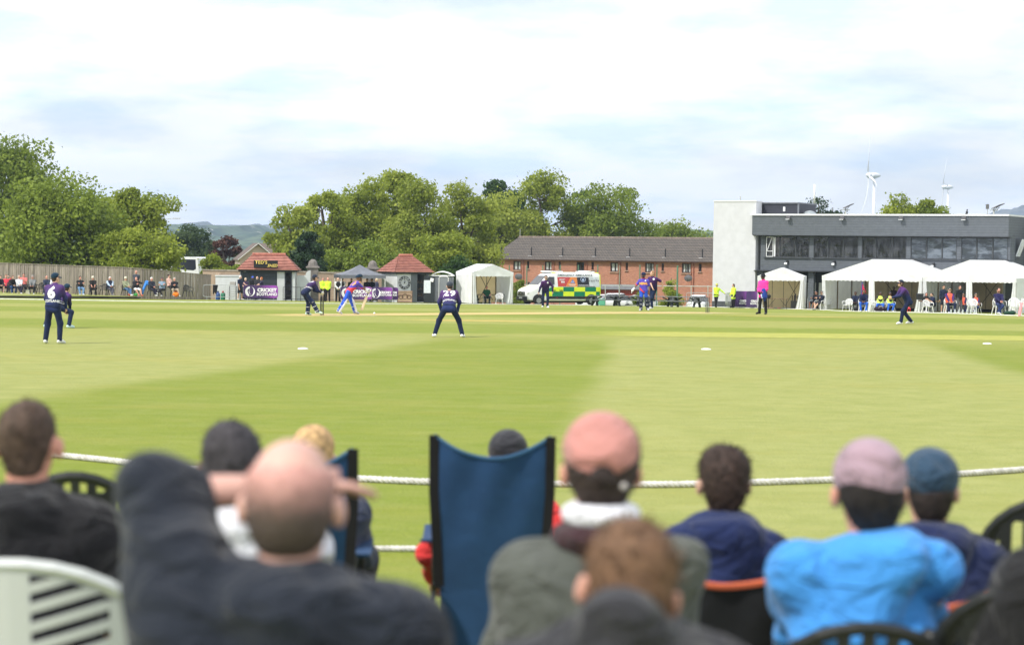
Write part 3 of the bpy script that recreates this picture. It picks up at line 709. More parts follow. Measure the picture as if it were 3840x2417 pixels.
# ------------------------------------------------------------------ hills
def hill_mat(name, base, patches, dots=None, sc=.004, dsc=.02):
    m, t, b, o = nodes(name); q = NT(t); v = q.obj(); n = q.noise(v, sc, 6, .6); n2_ = q.noise(v, sc * 6, 6, .6)
    c = q.mix(q.ss(n, .42, .58), base, patches); c = q.mix(q.ss(n2_, .4, .65), c, c3(base, .45))
    if dots:
        vo = t.nodes.new('ShaderNodeTexVoronoi'); vo.inputs['Scale'].default_value = dsc; q.l(v, vo.inputs[0]); d = q.m('LESS_THAN', vo.outputs[0], .22)
        d = q.m('MULTIPLY', d, q.ss(q.noise(v, sc * 3, 3), .45, .55)); c = q.mix(d, c, dots)
    q.l(c, b.inputs['Base Color']); b.inputs['Roughness'].default_value = .9; b.inputs['Specular IOR Level'].default_value = .1
    q.bump(n2_, b, .6, 8); return m
def hill(name, label, ridge, d, base_z, mat, depth, jag=0.0, seed=1, nu=160):
    "ridge: list of (px, py) seen at distance d; the hill falls towards the viewer over depth"
    rg = random.Random(seed); xs = []; zs = []
    pts = [P(a, b, d) for a, b in ridge]; X = np.linspace(pts[0].x, pts[-1].x, nu + 1); Z = np.interp(X, [p.x for p in pts], [p.z for p in pts])
    ks = [(rg.uniform(2, 40), rg.uniform(0, 6)) for _ in range(12)]
    Z = Z + sum(jag / (1 + k * .12) * np.sin(k * np.linspace(0, 6.28, nu + 1) + ph) for k, ph in ks)
    def fn(u, v):
        i = int(round(u * nu)); e = 1 - v; wv = math.sin(u * 37 + v * 5) * .06 + math.sin(u * 11 + 1) * .05
        if v > .5: k = (1 - v) * 2; return (X[i], d + depth * .5 * (1 - k), base_z + (Z[i] - base_z) * k ** .7)
        k = v * 2; k2 = (math.sin((k - .5) * math.pi) + 1) / 2; return (X[i], d - depth * (1 - k), base_z + (Z[i] - base_z) * min(1, max(0, k2 + wv * k * (1 - k) * 2)))
    return struct(MB().grid(nu, 28, fn).build(name, mat, smooth=True), label)
BZ = -26
hill('mountain', 'high pale blue ridge on the far left horizon', [(500, 870), (700, 850), (770, 846), (850, 850), (900, 845), (950, 842), (1030, 841), (1150, 850), (1400, 870), (1700, 900)], 4900, BZ, hill_mat('far ridge', (.10, .13, .12), (.16, .16, .12)), 1500, 4)
hill('hill', 'wooded blue green hill with a town on its slope', [(500, 880), (760, 856), (830, 852), (900, 856), (1000, 852), (1100, 858), (1300, 875), (1600, 900), (1900, 925)], 3000, BZ, hill_mat('town hill', (.045, .085, .05), (.11, .15, .07), (.55, .52, .5), .003, .03), 1900, 2.5, 3)
hill('mountain', 'blue mountain rising behind the clubhouse roof', [(3560, 822), (3650, 812), (3720, 800), (3790, 785), (3840, 768), (3900, 752), (4100, 742), (4400, 770)], 4500, BZ, hill_mat('mountain rock', (.10, .12, .13), (.15, .14, .12)), 1500, 2)
hill('hill', 'green field hillside between the brick houses and the clubhouse', [(2300, 872), (2480, 866), (2600, 862), (2700, 866), (2900, 880), (3200, 905)], 1500, BZ + 4, hill_mat('field hill', (.13, .19, .05), (.20, .24, .08), None, .006), 500, 1)
# haze between here and the mountains
if 1:
    hz = MB().box((0, 2500, 90), (9000, 6200, 250)); ho = hz.build('haze', bpy.data.materials.new('haze air')); ho['kind'] = 'stuff'; ho['label'] = 'thin blue haze over the distance'
    hm = ho.data.materials[0]; hm.use_nodes = True; ht = hm.node_tree; ht.nodes.clear(); o_ = ht.nodes.new('ShaderNodeOutputMaterial'); v_ = ht.nodes.new('ShaderNodeVolumePrincipled')
    v_.inputs['Color'].default_value = (.62, .78, 1.0, 1); v_.inputs['Density'].default_value = HAZE; v_.inputs['Anisotropy'].default_value = .2; ht.links.new(v_.outputs[0], o_.inputs['Volume'])
# ------------------------------------------------------------------ trees
def leaf_mat(name, c1, c2, transl=.45):
    m = bpy.data.materials.new(name); m.use_nodes = True; t = m.node_tree; t.nodes.clear(); q = NT(t)
    o = t.nodes.new('ShaderNodeOutputMaterial'); b = t.nodes.new('ShaderNodeBsdfPrincipled'); tr = t.nodes.new('ShaderNodeBsdfTranslucent'); mx_ = t.nodes.new('ShaderNodeMixShader')
    at = t.nodes.new('ShaderNodeAttribute'); at.attribute_name = 'tint'
    c = q.mix(at.outputs['Fac'], c1, c2); n = q.noise(q.obj(), .5, 3); c = q.mix(q.m('MULTIPLY', q.ss(n, .35, .65), .4), c, c3(c1, .7))
    q.l(c, b.inputs['Base Color']); b.inputs['Roughness'].default_value = .6; b.inputs['Specular IOR Level'].default_value = .25
    q.l(c, tr.inputs[0]); mx_.inputs[0].default_value = transl; q.l(b.outputs[0], mx_.inputs[1]); q.l(tr.outputs[0], mx_.inputs[2]); q.l(mx_.outputs[0], o.inputs[0])
    return m
LM = {'fresh': leaf_mat('fresh leaves', (.19, .25, .03), (.44, .50, .07)), 'yellow': leaf_mat('yellow green leaves', (.22, .28, .04), (.47, .52, .09)),
      'mid': leaf_mat('mid green leaves', (.15, .21, .03), (.32, .40, .06)), 'dark': leaf_mat('dark green leaves', (.03, .075, .016), (.10, .18, .035)),
      'conifer': leaf_mat('conifer needles', (.022, .05, .02), (.055, .10, .038), .1), 'maroon': leaf_mat('maroon leaves', (.05, .022, .016), (.16, .065, .04), .2),
      'blue': leaf_mat('grey green leaves', (.045, .08, .03), (.13, .18, .07))}
BARK = M('bark', (.075, .058, .042), .9, .3, 3, .5, 12)
def leaves(mb_pts, size, rg, droop=0.0):
    "numpy leaf quads: pts (n,3), out (n,3) outward direction"
    pts, outd = mb_pts; n = len(pts); r = np.random.default_rng(rg)
    a = r.normal(size=(n, 3)) * .8 + outd * .6 + np.array([0, 0, .35]); a /= np.linalg.norm(a, axis=1)[:, None]
    t = r.normal(size=(n, 3)); t -= a * (t * a).sum(1)[:, None]; t /= np.linalg.norm(t, axis=1)[:, None]; u = np.cross(a, t)
    s = size * r.uniform(.55, 1.35, n)[:, None]; l_ = s * r.uniform(.45, .8, n)[:, None]
    V = np.stack([pts - t * s, pts - u * l_ * .9 + t * s * .1, pts + t * s, pts + u * l_ + t * s * .1 + a * s * .25], 1).reshape(-1, 3)
    return V
def mesh_quads(name, V, tint, mat, parent):
    n = len(V) // 4; me = bpy.data.meshes.new(name); me.vertices.add(len(V)); me.vertices.foreach_set('co', V.astype(np.float32).ravel())
    me.loops.add(len(V)); me.loops.foreach_set('vertex_index', np.arange(len(V), dtype=np.int32)); me.polygons.add(n)
    me.polygons.foreach_set('loop_start', np.arange(0, len(V), 4, dtype=np.int32)); me.polygons.foreach_set('loop_total', np.full(n, 4, np.int32))
    at = me.attributes.new('tint', 'FLOAT', 'FACE'); at.data.foreach_set('value', tint.astype(np.float32)); me.materials.append(mat); me.update(); me.validate()
    o = bpy.data.objects.new(name, me); COL.objects.link(o); o.parent = parent; return o
def tree(name, label, cx, top, hw, d, kind='fresh', n=9000, leaf=.2, group=None, base=None, shape='round', clumps=55, seed=1, low=.12, skew=0.0, cat='tree', open_=.0, cr=None):
    "cx, top, hw: crown centre column, crown top and half width in photo pixels; d: distance"
    rg = random.Random(seed * 7 + 3); r = np.random.default_rng(seed); g = GD(cx, d); g.z = gz(g.x, g.y); tp = P(cx, top, d); H = tp.z - g.z; W = hw * d / F
    T = thing(name, label, cat, g, 0, group)
    cl = []
    z0 = H * low
    while len(cl) < clumps:
        x, y, z = rg.uniform(-1, 1), rg.uniform(-1, 1), rg.uniform(0, 1)
        if shape == 'round': wd = max(0, 1 - ((z - .4) / .62) ** 2.4) ** .5 if z > .4 else .8 + .2 * z / .4
        elif shape == 'cone': wd = (1 - z) ** .75 * 1.0 + .03
        elif shape == 'oval': wd = math.sqrt(max(0, 1 - ((z - .5) / .52) ** 2))
        elif shape == 'bush': wd = math.sqrt(max(0, 1 - z * z))
        rr = math.hypot(x, y)
        if rr > wd: continue
        if rr < wd * .4 and z < .7 and rg.random() < .6: continue
        cl.append((x * W * .97 + skew * z * W, y * W * .7, z0 + z * (H - z0) * .95))
    cr = cr or max(.35, min(2.1, W * .34)); per = max(20, int(n * 1.8) // clumps); PT = []; OT = []; TI = []
    for (x, y, z) in cl:
        k = int(per * rg.uniform(.6, 1.4)); R_ = cr * rg.uniform(.65, 1.3); v = r.normal(size=(k, 3)); v /= np.linalg.norm(v, axis=1)[:, None]
        rad_ = r.uniform(.25, 1, k) ** .5; p = v * (R_ * rad_)[:, None] * np.array([1.15, 1.15, .72]); p[:, 2] += (r.uniform(0, 1, k) ** 3) * .25 * R_
        # twigs break the outline
        sp = r.random(k) < .10; p[sp] *= r.uniform(1.1, 1.5, sp.sum())[:, None]
        PT.append(p + np.array([x, y, z - R_ * .12])); OT.append(v); TI.append(np.clip(rg.uniform(.2, .8) + r.normal(size=k) * .22, 0, 1))
    PT = np.concatenate(PT); OT = np.concatenate(OT); TI = np.concatenate(TI)
    mesh_quads('crown', leaves((PT, OT), leaf * .82, seed), TI, LM[kind], T)
    b = MB(); tr = max(.06, H * .022); fork = z0 + (H - z0) * .28; nst = 3 if shape in ('round', 'oval') and H > 6 else 1
    b.tube([(0, 0, -.3), (0, 0, .3), (rg.uniform(-.1, .1), 0, fork * .6), (0, 0, fork)], [tr * 1.6, tr * 1.1, tr * .95, tr * .8], 8)
    if shape == 'cone': b.tube([(0, 0, fork), (0, 0, H * .95)], [tr * .8, .03], 6)
    heads = [((0, 0, fork), tr * .7)]
    for i in range(nst):
        a = rg.uniform(0, 6.28); e = (math.cos(a) * W * .3, math.sin(a) * W * .3, z0 + (H - z0) * rg.uniform(.55, .8)); mid_ = (e[0] * .35, e[1] * .35, fork + (e[2] - fork) * .5)
        b.tube([(0, 0, fork * .9), mid_, e], [tr * .7, tr * .5, tr * .25], 6); heads.append((mid_, tr * .4)); heads.append((e, tr * .25))
    for (x, y, z) in cl[::1 if n > 3000 else 3]:
        h_, rr = min(heads, key=lambda q: (q[0][0] - x) ** 2 + (q[0][1] - y) ** 2 + (q[0][2] - z) ** 2 + (5 if q[0][2] > z else 0))
        m_ = ((h_[0] + x) / 2 + rg.uniform(-.2, .2), (h_[1] + y) / 2, (h_[2] + z) / 2 - .1 * W * .2); b.tube([h_, m_, (x, y, z)], [rr * .6, rr * .4, .015], 4, cap=False)
    b.build('trunk', BARK, T, smooth=True)
    return T
GL = 'trees behind the left fence'; GC = 'trees in the row behind the brick houses'; GR = 'trees behind the clubhouse'
tree('tree', 'tallest dark green tree at the left edge, rising above the others', 60, 508, 168, 205, 'mid', 15000, .24, GL, clumps=90, seed=2)
tree('tree', 'broad bushy green tree overhanging the wooden fence, in front of the tallest one', 225, 655, 230, 163, 'mid', 18000, .2, GL, clumps=95, seed=3, low=.06)
tree('tree', 'light green tree behind the broad bushy one, its right side just showing', 375, 655, 110, 185, 'fresh', 9000, .2, GL, clumps=55, seed=4)
tree('tree', 'wind-blown light green tree leaning right with bare branches showing', 515, 668, 118, 175, 'fresh', 6500, .2, GL, clumps=44, seed=5, low=.42, skew=.25)
tree('tree', 'low spreading pale green tree just over the fence beside the coach', 520, 855, 140, 160, 'fresh', 6500, .18, GL, clumps=60, seed=6, low=.3)
tree('tree', 'grey green bushy tree standing behind the coach', 725, 822, 85, 255, 'blue', 7000, .24, GL, clumps=50, seed=7)
tree('tree', 'small dark tree between the grey green tree and the maroon one', 790, 868, 42, 262, 'conifer', 2500, .22, GL, clumps=22, seed=8)
tree('tree', 'maroon leaved tree left of the tiled shed roof', 845, 876, 58, 240, 'maroon', 6000, .2, None, clumps=40, seed=9)
tree('tree', 'dark green low tree behind the white gabled house', 935, 905, 60, 262, 'dark', 4500, .22, None, clumps=36, seed=10)
tree('tree', 'pale green shrubby tree over the stone wall left of the tiled shed', 800, 955, 60, 175, 'fresh', 3500, .15, None, clumps=34, seed=11, low=.2)
tree('tree', 'dark conifer behind the stone wall right of the tiled shed', 1152, 846, 66, 168, 'conifer', 9000, .15, None, clumps=70, seed=12, shape='oval', low=.02)
tree('tree', 'yellow green tree at the left end of the tall row', 1105, 752, 108, 192, 'yellow', 9000, .2, GC, clumps=55, seed=13)
tree('tree', 'fresh green tree stepping up behind the dark conifer', 1225, 690, 105, 200, 'fresh', 9000, .2, GC, clumps=55, seed=14)
tree('tree', 'tall green tree left of the highest crown in the row', 1345, 640, 118, 205, 'fresh', 12000, .21, GC, clumps=70, seed=15)
tree('tree', 'highest green crown of the middle row', 1478, 612, 108, 212, 'fresh', 12000, .22, GC, clumps=66, seed=16)
tree('tree', 'pale yellow green tree right of the highest crown, its dark branches showing', 1575, 672, 130, 196, 'yellow', 8500, .2, GC, clumps=58, seed=17)
tree('tree', 'pale green tree behind the portable toilet', 1735, 672, 125, 200, 'yellow', 10000, .2, GC, clumps=66, seed=18)
tree('tree', 'dark sycamore crown poking out above the paler trees', 1880, 650, 100, 262, 'dark', 9000, .28, GC, clumps=50, seed=19)
tree('tree', 'yellowish tree in front of the dark sycamore, over the left roof end', 1850, 722, 140, 252, 'yellow', 13000, .24, GC, clumps=76, seed=20, low=.05)
tree('tree', 'tall feathery green tree rising behind the roof end of the brick houses', 2045, 640, 125, 256, 'fresh', 13000, .24, GC, clumps=74, seed=21)
tree('tree', 'narrow dark tree top between the two large trees over the houses', 2168, 684, 52, 300, 'dark', 4000, .28, GC, clumps=30, seed=22)
tree('tree', 'broad green tree above the middle of the brick house roof', 2275, 672, 172, 256, 'mid', 16000, .24, GC, clumps=90, seed=23)
tree('tree', 'lower green trees at the right end of the brick house roof', 2525, 812, 112, 275, 'mid', 7000, .24, GC, clumps=60, seed=24, low=.3)
tree('tree', 'light green tree under the pale trees, left of the white marquee', 1655, 850, 110, 180, 'fresh', 9000, .18, GC, clumps=60, seed=25, low=.02)
tree('tree', 'low dark green undergrowth tree between the shed and the marquee', 1740, 958, 90, 172, 'dark', 5000, .15, None, clumps=50, seed=26, low=0.0)
tree('tree', 'low green tree behind the stone wall and dark canopy', 1400, 905, 130, 176, 'mid', 8000, .17, None, clumps=60, seed=27, low=.0)
tree('tree', 'green tree with low branches behind the dark conifer', 1280, 930, 90, 178, 'mid', 6000, .17, None, clumps=46, seed=28, low=.0)
tree('spruce_tree', 'left spruce top behind the clubhouse roof', 3062, 742, 95, 196, 'conifer', 9000, .14, GR, clumps=40, seed=29, shape='cone', low=.45)
tree('spruce_tree', 'wide spruce top left of the tallest one behind the clubhouse roof', 3028, 762, 95, 200, 'conifer', 9000, .15, GR, clumps=40, seed=30, shape='cone', low=.45)
tree('spruce_tree', 'right spruce top beside the small floodlight behind the roof', 3115, 756, 110, 198, 'conifer', 9000, .15, GR, clumps=44, seed=31, shape='cone', low=.45)
tree('tree', 'rounded green tree top above the middle of the clubhouse roof', 3412, 724, 112, 205, 'fresh', 14000, .19, GR, clumps=70, seed=32, low=.4)
tree('tree', 'lower green tree top beside the rounded one behind the clubhouse', 3488, 768, 78, 203, 'mid', 8000, .18, GR, clumps=50, seed=33, low=.4)
# far treetops on the hillside at the right of the houses
hp_ = [(2550, 868), (2572, 858), (2596, 848), (2606, 852), (2618, 838), (2640, 832), (2650, 846), (2662, 830), (2684, 836)]
for i, (px_, py_) in enumerate(hp_):
    tree('tree', ('first', 'second', 'third', 'fourth', 'middle', 'sixth', 'seventh', 'eighth', 'last')[i] + ' from the left of the distant hilltop treetops by the pale block', px_, py_, 17, 1150 + i * 9, 'blue', 260, 1.3, 'hilltop trees beyond the brick houses', clumps=9, seed=60 + i, low=.3)
# shrubs near the ambulance and tables
tree('bush', 'rounded green bush left of the ambulance', 1943, 1040, 34, 168, 'mid', 3500, .09, None, shape='bush', clumps=34, seed=40, low=0, cat='bush')
tree('bush', 'yellow green conical bush behind the picnic tables', 2514, 1034, 46, 172, 'fresh', 5000, .09, None, shape='cone', clumps=60, seed=41, low=0, cat='bush')
tree('bush', 'small leafy bush behind the batter at the non-striker end', 2392, 1085, 26, 170, 'mid', 1800, .09, None, shape='bush', clumps=20, seed=42, low=0, cat='bush')
tree('bush', 'hedge-like green growth above the stone wall near the white gabled house', 880, 985, 55, 168, 'mid', 2600, .12, None, shape='bush', clumps=26, seed=43, low=.2, cat='bush')
# ------------------------------------------------------------------ left side: terrace, fence, sheds, walls
SLATE = M_lines('charcoal cladding', (.115, .128, .148), 'z', .19, .07, (.045, .05, .058), .55, .08, .08, .45)
def frame_pt(o, x, y, z=0):
    c, s_ = math.cos(o.rotation_euler.z), math.sin(o.rotation_euler.z); return Vector((o.location.x + x * c - y * s_, o.location.y + x * s_ + y * c, o.location.z + z))
# raised grass terrace with sleeper edging
e0, e1 = G(-80, 1116), G(738, 1122.5)
def terr(u, v):
    p = e0.lerp(e1, u); y = p.y + .12 + v * 14; return (p.x * (y / p.y), y, float(gz(p.x, p.y)) + .17 + v * .12)
struct(MB().slab(30, 8, terr, (0, 0, -.25)).build('ground', M('terrace grass', (.27, .29, .08), .9, .25, 2, .5, 20)), 'raised grass terrace along the wooden fence')
b = MB(); n = 16
for i in range(n):
    p, q_ = e0.lerp(e1, i / n), e0.lerp(e1, (i + .985) / n); p.z = gz(p.x, p.y) + .02 + .004 * (i % 3); q_.z = gz(q_.x, q_.y) + .02 + .004 * (i % 3)
    b.bar(p + Vector((0, 0, .06)), q_ + Vector((0, 0, .06)), .20, .10)
struct(b.build('kerb', M('dark sleepers', (.05, .047, .042), .85, .3, 2, .4, 12)), 'dark timber sleeper edging of the terrace')
# wooden fence
fence = thing('fence', 'long weathered grey-brown vertical board fence behind the seated spectators', 'fence', (0, 0, 0))
FW = M_lines('weathered boards', (.30, .26, .215), 'x', .145, .07, (.12, .10, .08), .85, .22, .45, .3, (2, 2, .35))
ftop = [(-120, 984, 142.5), (0, 987, 142.6), (463, 1003.5, 143), (534, 1008.5, 143.2), (760, 1030, 147), (790, 1032, 149)]
segs = []
for i in range(len(ftop) - 1):
    (x0, y0, d0), (x1, y1, d1) = ftop[i], ftop[i + 1]; a, c = P(x0, y0, d0), P(x1, y1, d1); L_ = math.hypot(c.x - a.x, c.y - a.y); npn = max(1, round(L_ / 1.9))
    for k in range(npn): segs.append((a.lerp(c, k / npn), a.lerp(c, (k + 1) / npn)))
for a, c in segs:
    d_ = Vector((c.x - a.x, c.y - a.y, 0)); L_ = d_.length; ang = math.atan2(d_.y, d_.x); zb = min(gz(a.x, a.y), gz(c.x, c.y)) - .1
    b = MB(); nb = int(L_ / .145); rg = random.Random(int(a.x * 77))
    for k in range(nb):
        t0, t1 = k / nb, (k + .93) / nb; zt = a.z + (c.z - a.z) * (k + .5) / nb - a.z + rg.uniform(-.012, .012); o_ = .022 * (k % 2)
        b.prism([(L_ * t0, zb - a.z), (L_ * t1, zb - a.z), (L_ * t1, zt), (L_ * t0, zt)], -.02 - o_, .0 - o_)
    b.build('board_panel', FW, fence, a, ang)
    MB().box((0, .07, (zb - a.z) / 2), (.1, .1, abs(zb - a.z) - .02)).build('post', FW, fence, a, ang)
    MB().prism([(0, 0), (L_, c.z - a.z), (L_, c.z - a.z + .05), (0, .05)], -.07, .05).build('rail', FW, fence, a, ang)

RENDERW = M('white render', (.56, .58, .60), .8, .06, 2, .2, 30)
STONE = M_brick('sandstone blocks', (.42, .31, .24), (.34, .25, .20), (.26, .21, .17), 1.0, .55, .28, .012, .9, .5)
def wall_seg(name, label, p0, p1, d, mat, zb=None, thick=.3, cope=None, parts='wall'):
    a, c = P(p0[0], p0[1], d[0]), P(p1[0], p1[1], d[1]); dx = Vector((c.x - a.x, c.y - a.y, 0)); L_ = dx.length; ang = math.atan2(dx.y, dx.x)
    g_ = min(gz(a.x, a.y), gz(c.x, c.y)) - .2; T = thing(name, label, 'wall', (a.x, a.y, g_), ang)
    MB().prism([(0, 0), (L_, 0), (L_, c.z - g_), (0, a.z - g_)], 0, thick).build('wall_face', mat, T)
    if cope: MB().prism([(-.02, a.z - g_), (L_ + .02, c.z - g_), (L_ + .02, c.z - g_ + .1), (-.02, a.z - g_ + .1)], -.06, thick + .06).build('coping', cope, T)
    return T
COPE = M('stone coping', (.30, .26, .22), .9, .25, 3, .4, 10)
wall_seg('wall', 'tall sandstone block wall left of the tiled shed', (760, 1014), (900, 1017), (158, 157), STONE, cope=COPE)
wall_seg('wall', 'long sandstone block wall behind the dark canopy', (1100, 1020), (1452, 1030), (157, 157), STONE, cope=COPE)
wall_seg('wall', 'pale rendered low wall behind the crowd barrier beside the fence end', (808, 1036), (897, 1036), (151, 150.5), RENDERW, cope=RENDERW)
MB().box((0, 0, 1.02), (1.3, .08, 2.05)).build('short_fence', M_lines('new boards', (.45, .34, .25), 'x', .14, .06, (.25, .18, .12), .8, .15, .2, .2), None, GD(792, 151.5)); o_ = bpy.data.objects['short_fence']
tag(o_, 'short new light brown fence panel at the end of the weathered fence', 'fence')

# ---- the two tiled sheds
TILE = M_brick('red pantiles', (.50, .17, .115), (.42, .135, .09), (.12, .05, .04), 1.0, .24, .145, .03, .75, .9)
def tiled_shed(label, px_c, d, rz, w, dp, wall_h, ridge, rise, wallmat):
    g_ = GD(px_c, d); T = thing('shed', label, 'shed', g_, rz)
    e = .28; x0, x1, y0, y1 = -w / 2 - e, w / 2 + e, -e, dp + e
    R0, R1 = -ridge / 2, ridge / 2; ym = dp / 2; z0, z1 = wall_h, wall_h + rise; rows = 10
    b = MB(); C = [Vector((x0, y0, z0)), Vector((x1, y0, z0)), Vector((x1, y1, z0)), Vector((x0, y1, z0))]; A, B_ = Vector((R0, ym, z1)), Vector((R1, ym, z1))
    for (p, q_, tp, tq) in ((C[0], C[1], A, B_), (C[1], C[2], B_, B_), (C[2], C[3], B_, A), (C[3], C[0], A, A)):
        nrm = (q_ - p).cross(tp - p).normalized()
        for r_ in range(rows):      # each course of tiles laps over the one below
            a0, a1 = r_ / rows, (r_ + 1) / rows; l0, l1 = p.lerp(tp, a0), q_.lerp(tq, a0); h0, h1 = p.lerp(tp, a1), q_.lerp(tq, a1)
            lift = nrm * .055; b.add([l0, l1, l1 + lift, l0 + lift, h0, h1], [(0, 1, 2, 3), (3, 2, 5, 4)])
    roof = b.build('roof', M_lines('red tile courses', (.44, .20, .155), 'z', .118, .30, (.20, .07, .055), .7, .25, .15, .6), T)
    rb = MB(); k = 14
    for i in range(k): rb.tube([(R0 + (R1 - R0) * (i + .0) / k, ym, z1 + .03), (R0 + (R1 - R0) * (i + .93) / k, ym, z1 + .03)], [.11, .125], 8)
    rb.build('ridge_tiles', M('ridge tiles', (.40, .15, .11), .8, .2, 4, .3), roof)
    MB().box((0, dp / 2, z0 - .06), (w + .3, dp + .3, .14)).build('fascia', M('dark fascia', (.025, .028, .032), .5), T)
    return T, roof
g_sh = (M('shed grey paint', (.035, .042, .052), .6, .08), )
T1, rf1 = tiled_shed('white and charcoal shed with a hipped red tiled roof and a black name board', 1001, 148.5, rad(3), 4.05, 2.6, 2.28, 2.5, 1.12, None)
b = MB(); b.box((-2.0, 1.3, 1.2), (.12, 2.5, 2.3)); b.box((.98, .1, 1.16), (.56, .12, 2.32)); b.box((1.92, .1, 1.16), (.24, .12, 2.32)); b.box((1.97, 1.35, 1.16), (.12, 2.4, 2.32)); b.box((0, 2.5, 1.16), (4.0, .12, 2.32)); b.box((0, 1.3, .03), (3.9, 2.4, .06))
b.build('wall', RENDERW, T1)
sb = MB(); sb.box((-.63, .12, 1.22), (2.62, .06, 2.3)); sb.build('shutter', M_lines('roller shutter', (.045, .055, .068), 'z', .11, .12, (.02, .025, .03), .45, .05, .05, .4), T1)
fr = MB(); fr.box((1.30, .07, 1.16), (.07, .14, 2.32)); fr.box((1.77, .07, 1.16), (.07, .14, 2.32)); fr.box((-1.93, .05, 1.16), (.16, .16, 2.32)); fr.box((0, .04, 2.3), (4.1, .14, .16)); fr.build('door_frame', g_sh[0], T1)
it = MB()
for z_ in (.35, .8, 1.25, 1.7): it.box((1.53, .9, z_), (.42, .8, .03))
rg = random.Random(4)
for z_ in (.37, .82, 1.27, 1.72):
    for k in range(4): it.box((1.38 + k * .1, .7, z_ + .07), (.07, .1, rg.uniform(.08, .2)))
it.build('shelf', M('shed shelves', (.16, .15, .15), .6, .5, 9), T1)
lt = MB().box((-1.72, -.03, 2.18), (.22, .08, .1)); lt.build('lamp', WHITE, T1)
sg = MB().box((-.12, -.34, 2.50 + .22), (1.78, .06, .56)); sgo = sg.build('sign_board', M('black sign board', (.012, .012, .014), .35), T1)
GOLD = M('gold lettering', (.80, .60, .14), .5, .05)
text("TED'S", .35, GOLD, sgo, lambda x, y: (x - .46, -.375, 2.83 + y), bold=.006, spacing=1.04)
text("SHED", .31, GOLD, sgo, lambda x, y: (x + .36, -.375, 2.60 + y), bold=.004, shear=.3)
T2, rf2 = tiled_shed('white shed with a hipped red tiled roof and a black roman clock on its wall', 1547, 148.6, rad(27), 2.65, 2.9, 2.28, 1.1, 1.2, None)
b = MB(); b.box((-1.26, 1.45, 1.12), (.12, 2.9, 2.24)); b.box((-.70, .06, 1.12), (1.0, .12, 2.24)); b.box((1.26, 1.45, 1.12), (.12, 2.9, 2.24)); b.box((0, 2.84, 1.12), (2.4, .12, 2.24)); b.box((0, 1.45, .03), (2.4, 2.7, .06)); b.build('wall', RENDERW, T2)
GREYD = M('grey door paint', (.13, .145, .16), .55, .05)
MB().box((.07, .05, 1.11), (.52, .1, 2.22)).build('door', GREYD, T2); MB().box((1.15, .05, 1.11), (.2, .14, 2.22)).build('door_frame', GREYD, T2)
dn = MB(); dn.box((.7, .5, 1.5), (.7, .3, .04)); dn.box((.7, .5, 1.0), (.7, .3, .04)); dn.box((.7, .5, .5), (.7, .3, .04))
for k in range(8): dn.box((.42 + k * .08, .45, 1.1 + .5 * (k % 3 - 1)), (.06, .08, .16))
dn.build('shelf', M('dim shelves', (.14, .10, .07), .7, .6, 8), T2)
# roman clock: open iron ring, numeral bars and hands
ck = thing('clock', 'black open-work roman numeral clock hung on the white shed wall', 'clock', frame_pt(T2, -.72, -.03, 1.50), T2.rotation_euler.z)
CI = M('black iron', (.015, .015, .017), .5); b = MB()
for r_ in (.46, .32): b.tube([(r_ * math.cos(a), -.01, r_ * math.sin(a) * 1.0) for a in np.linspace(0, 2 * math.pi, 33)], .016, 5)
b.build('ring', CI, ck); b = MB()
for k, bars in enumerate((2, 1, 2, 3, 3, 2, 3, 4, 3, 2, 2, 3)):
    a = math.pi / 2 - (k) * math.pi / 6
    for j in range(bars): aa = a + (j - (bars - 1) / 2) * .09; b.bar((.35 * math.cos(aa), -.012, .35 * math.sin(aa)), (.49 * math.cos(aa), -.012, .49 * math.sin(aa)), .02)
b.build('dial_marks', CI, ck); b = MB(); b.bar((0, -.02, -.06), (0, -.02, .30), .035, .01); b.bar((-.03, -.03, 0), (.12, -.03, .16), .035, .01); b.ball((0, -.02, 0), .05, 8, 5); b.build('hand', CI, ck)
# fridge / notice door, panel leaning
fd = thing('notice_board', 'tall black panel holding a white board and a paper sheet, beside the clock shed', 'notice board', GD(1607, 147.8), rad(-14))
MB().box((0, 0, 1.0), (.82, .1, 2.0), bev=.01).build('panel', M('black panel', (.02, .025, .03), .4), fd); MB().box((-.13, -.07, 1.22), (.52, .02, .95)).build('white_board', M('matt white board', (.62, .66, .70), .4), fd)
MB().box((.22, -.065, 1.72), (.26, .01, .26), R=Matrix.Rotation(.25, 3, 'Y')).build('paper', WHITE, fd)
pn = thing('wooden_panel', 'brown carved wooden panel leaning on the clock shed', 'panel', GD(1516, 147.2), rad(2))
MB().box((0, .12, .44), (1.12, .05, .88), R=Matrix.Rotation(-.12, 3, 'X')).build('board', M('plywood', (.42, .29, .19), .7, .15, 3), pn)
b = MB(); RD = M('dark brown relief', (.12, .07, .05), .7)
for (x_, z_, r_) in ((-.3, .44, .16), (.3, .44, .16), (0, .46, .21)):
    b.tube([(x_ + r_ * math.cos(a), .07 + .12 * 0 - (.0), z_ + r_ * math.sin(a) * .9) for a in np.linspace(0, 2 * math.pi, 13 if r_ < .2 else 9)], .022, 5)
for x_ in (-.54, .54): b.bar((x_, .06, .05), (x_, .08, .84), .04, .03)
b.bar((-.54, .12 - .05 - .0, .84), (.54, .07, .84), .03); b.bar((-.54, .04, .06), (.54, .04, .06), .03); b.build('moulding', RD, pn)

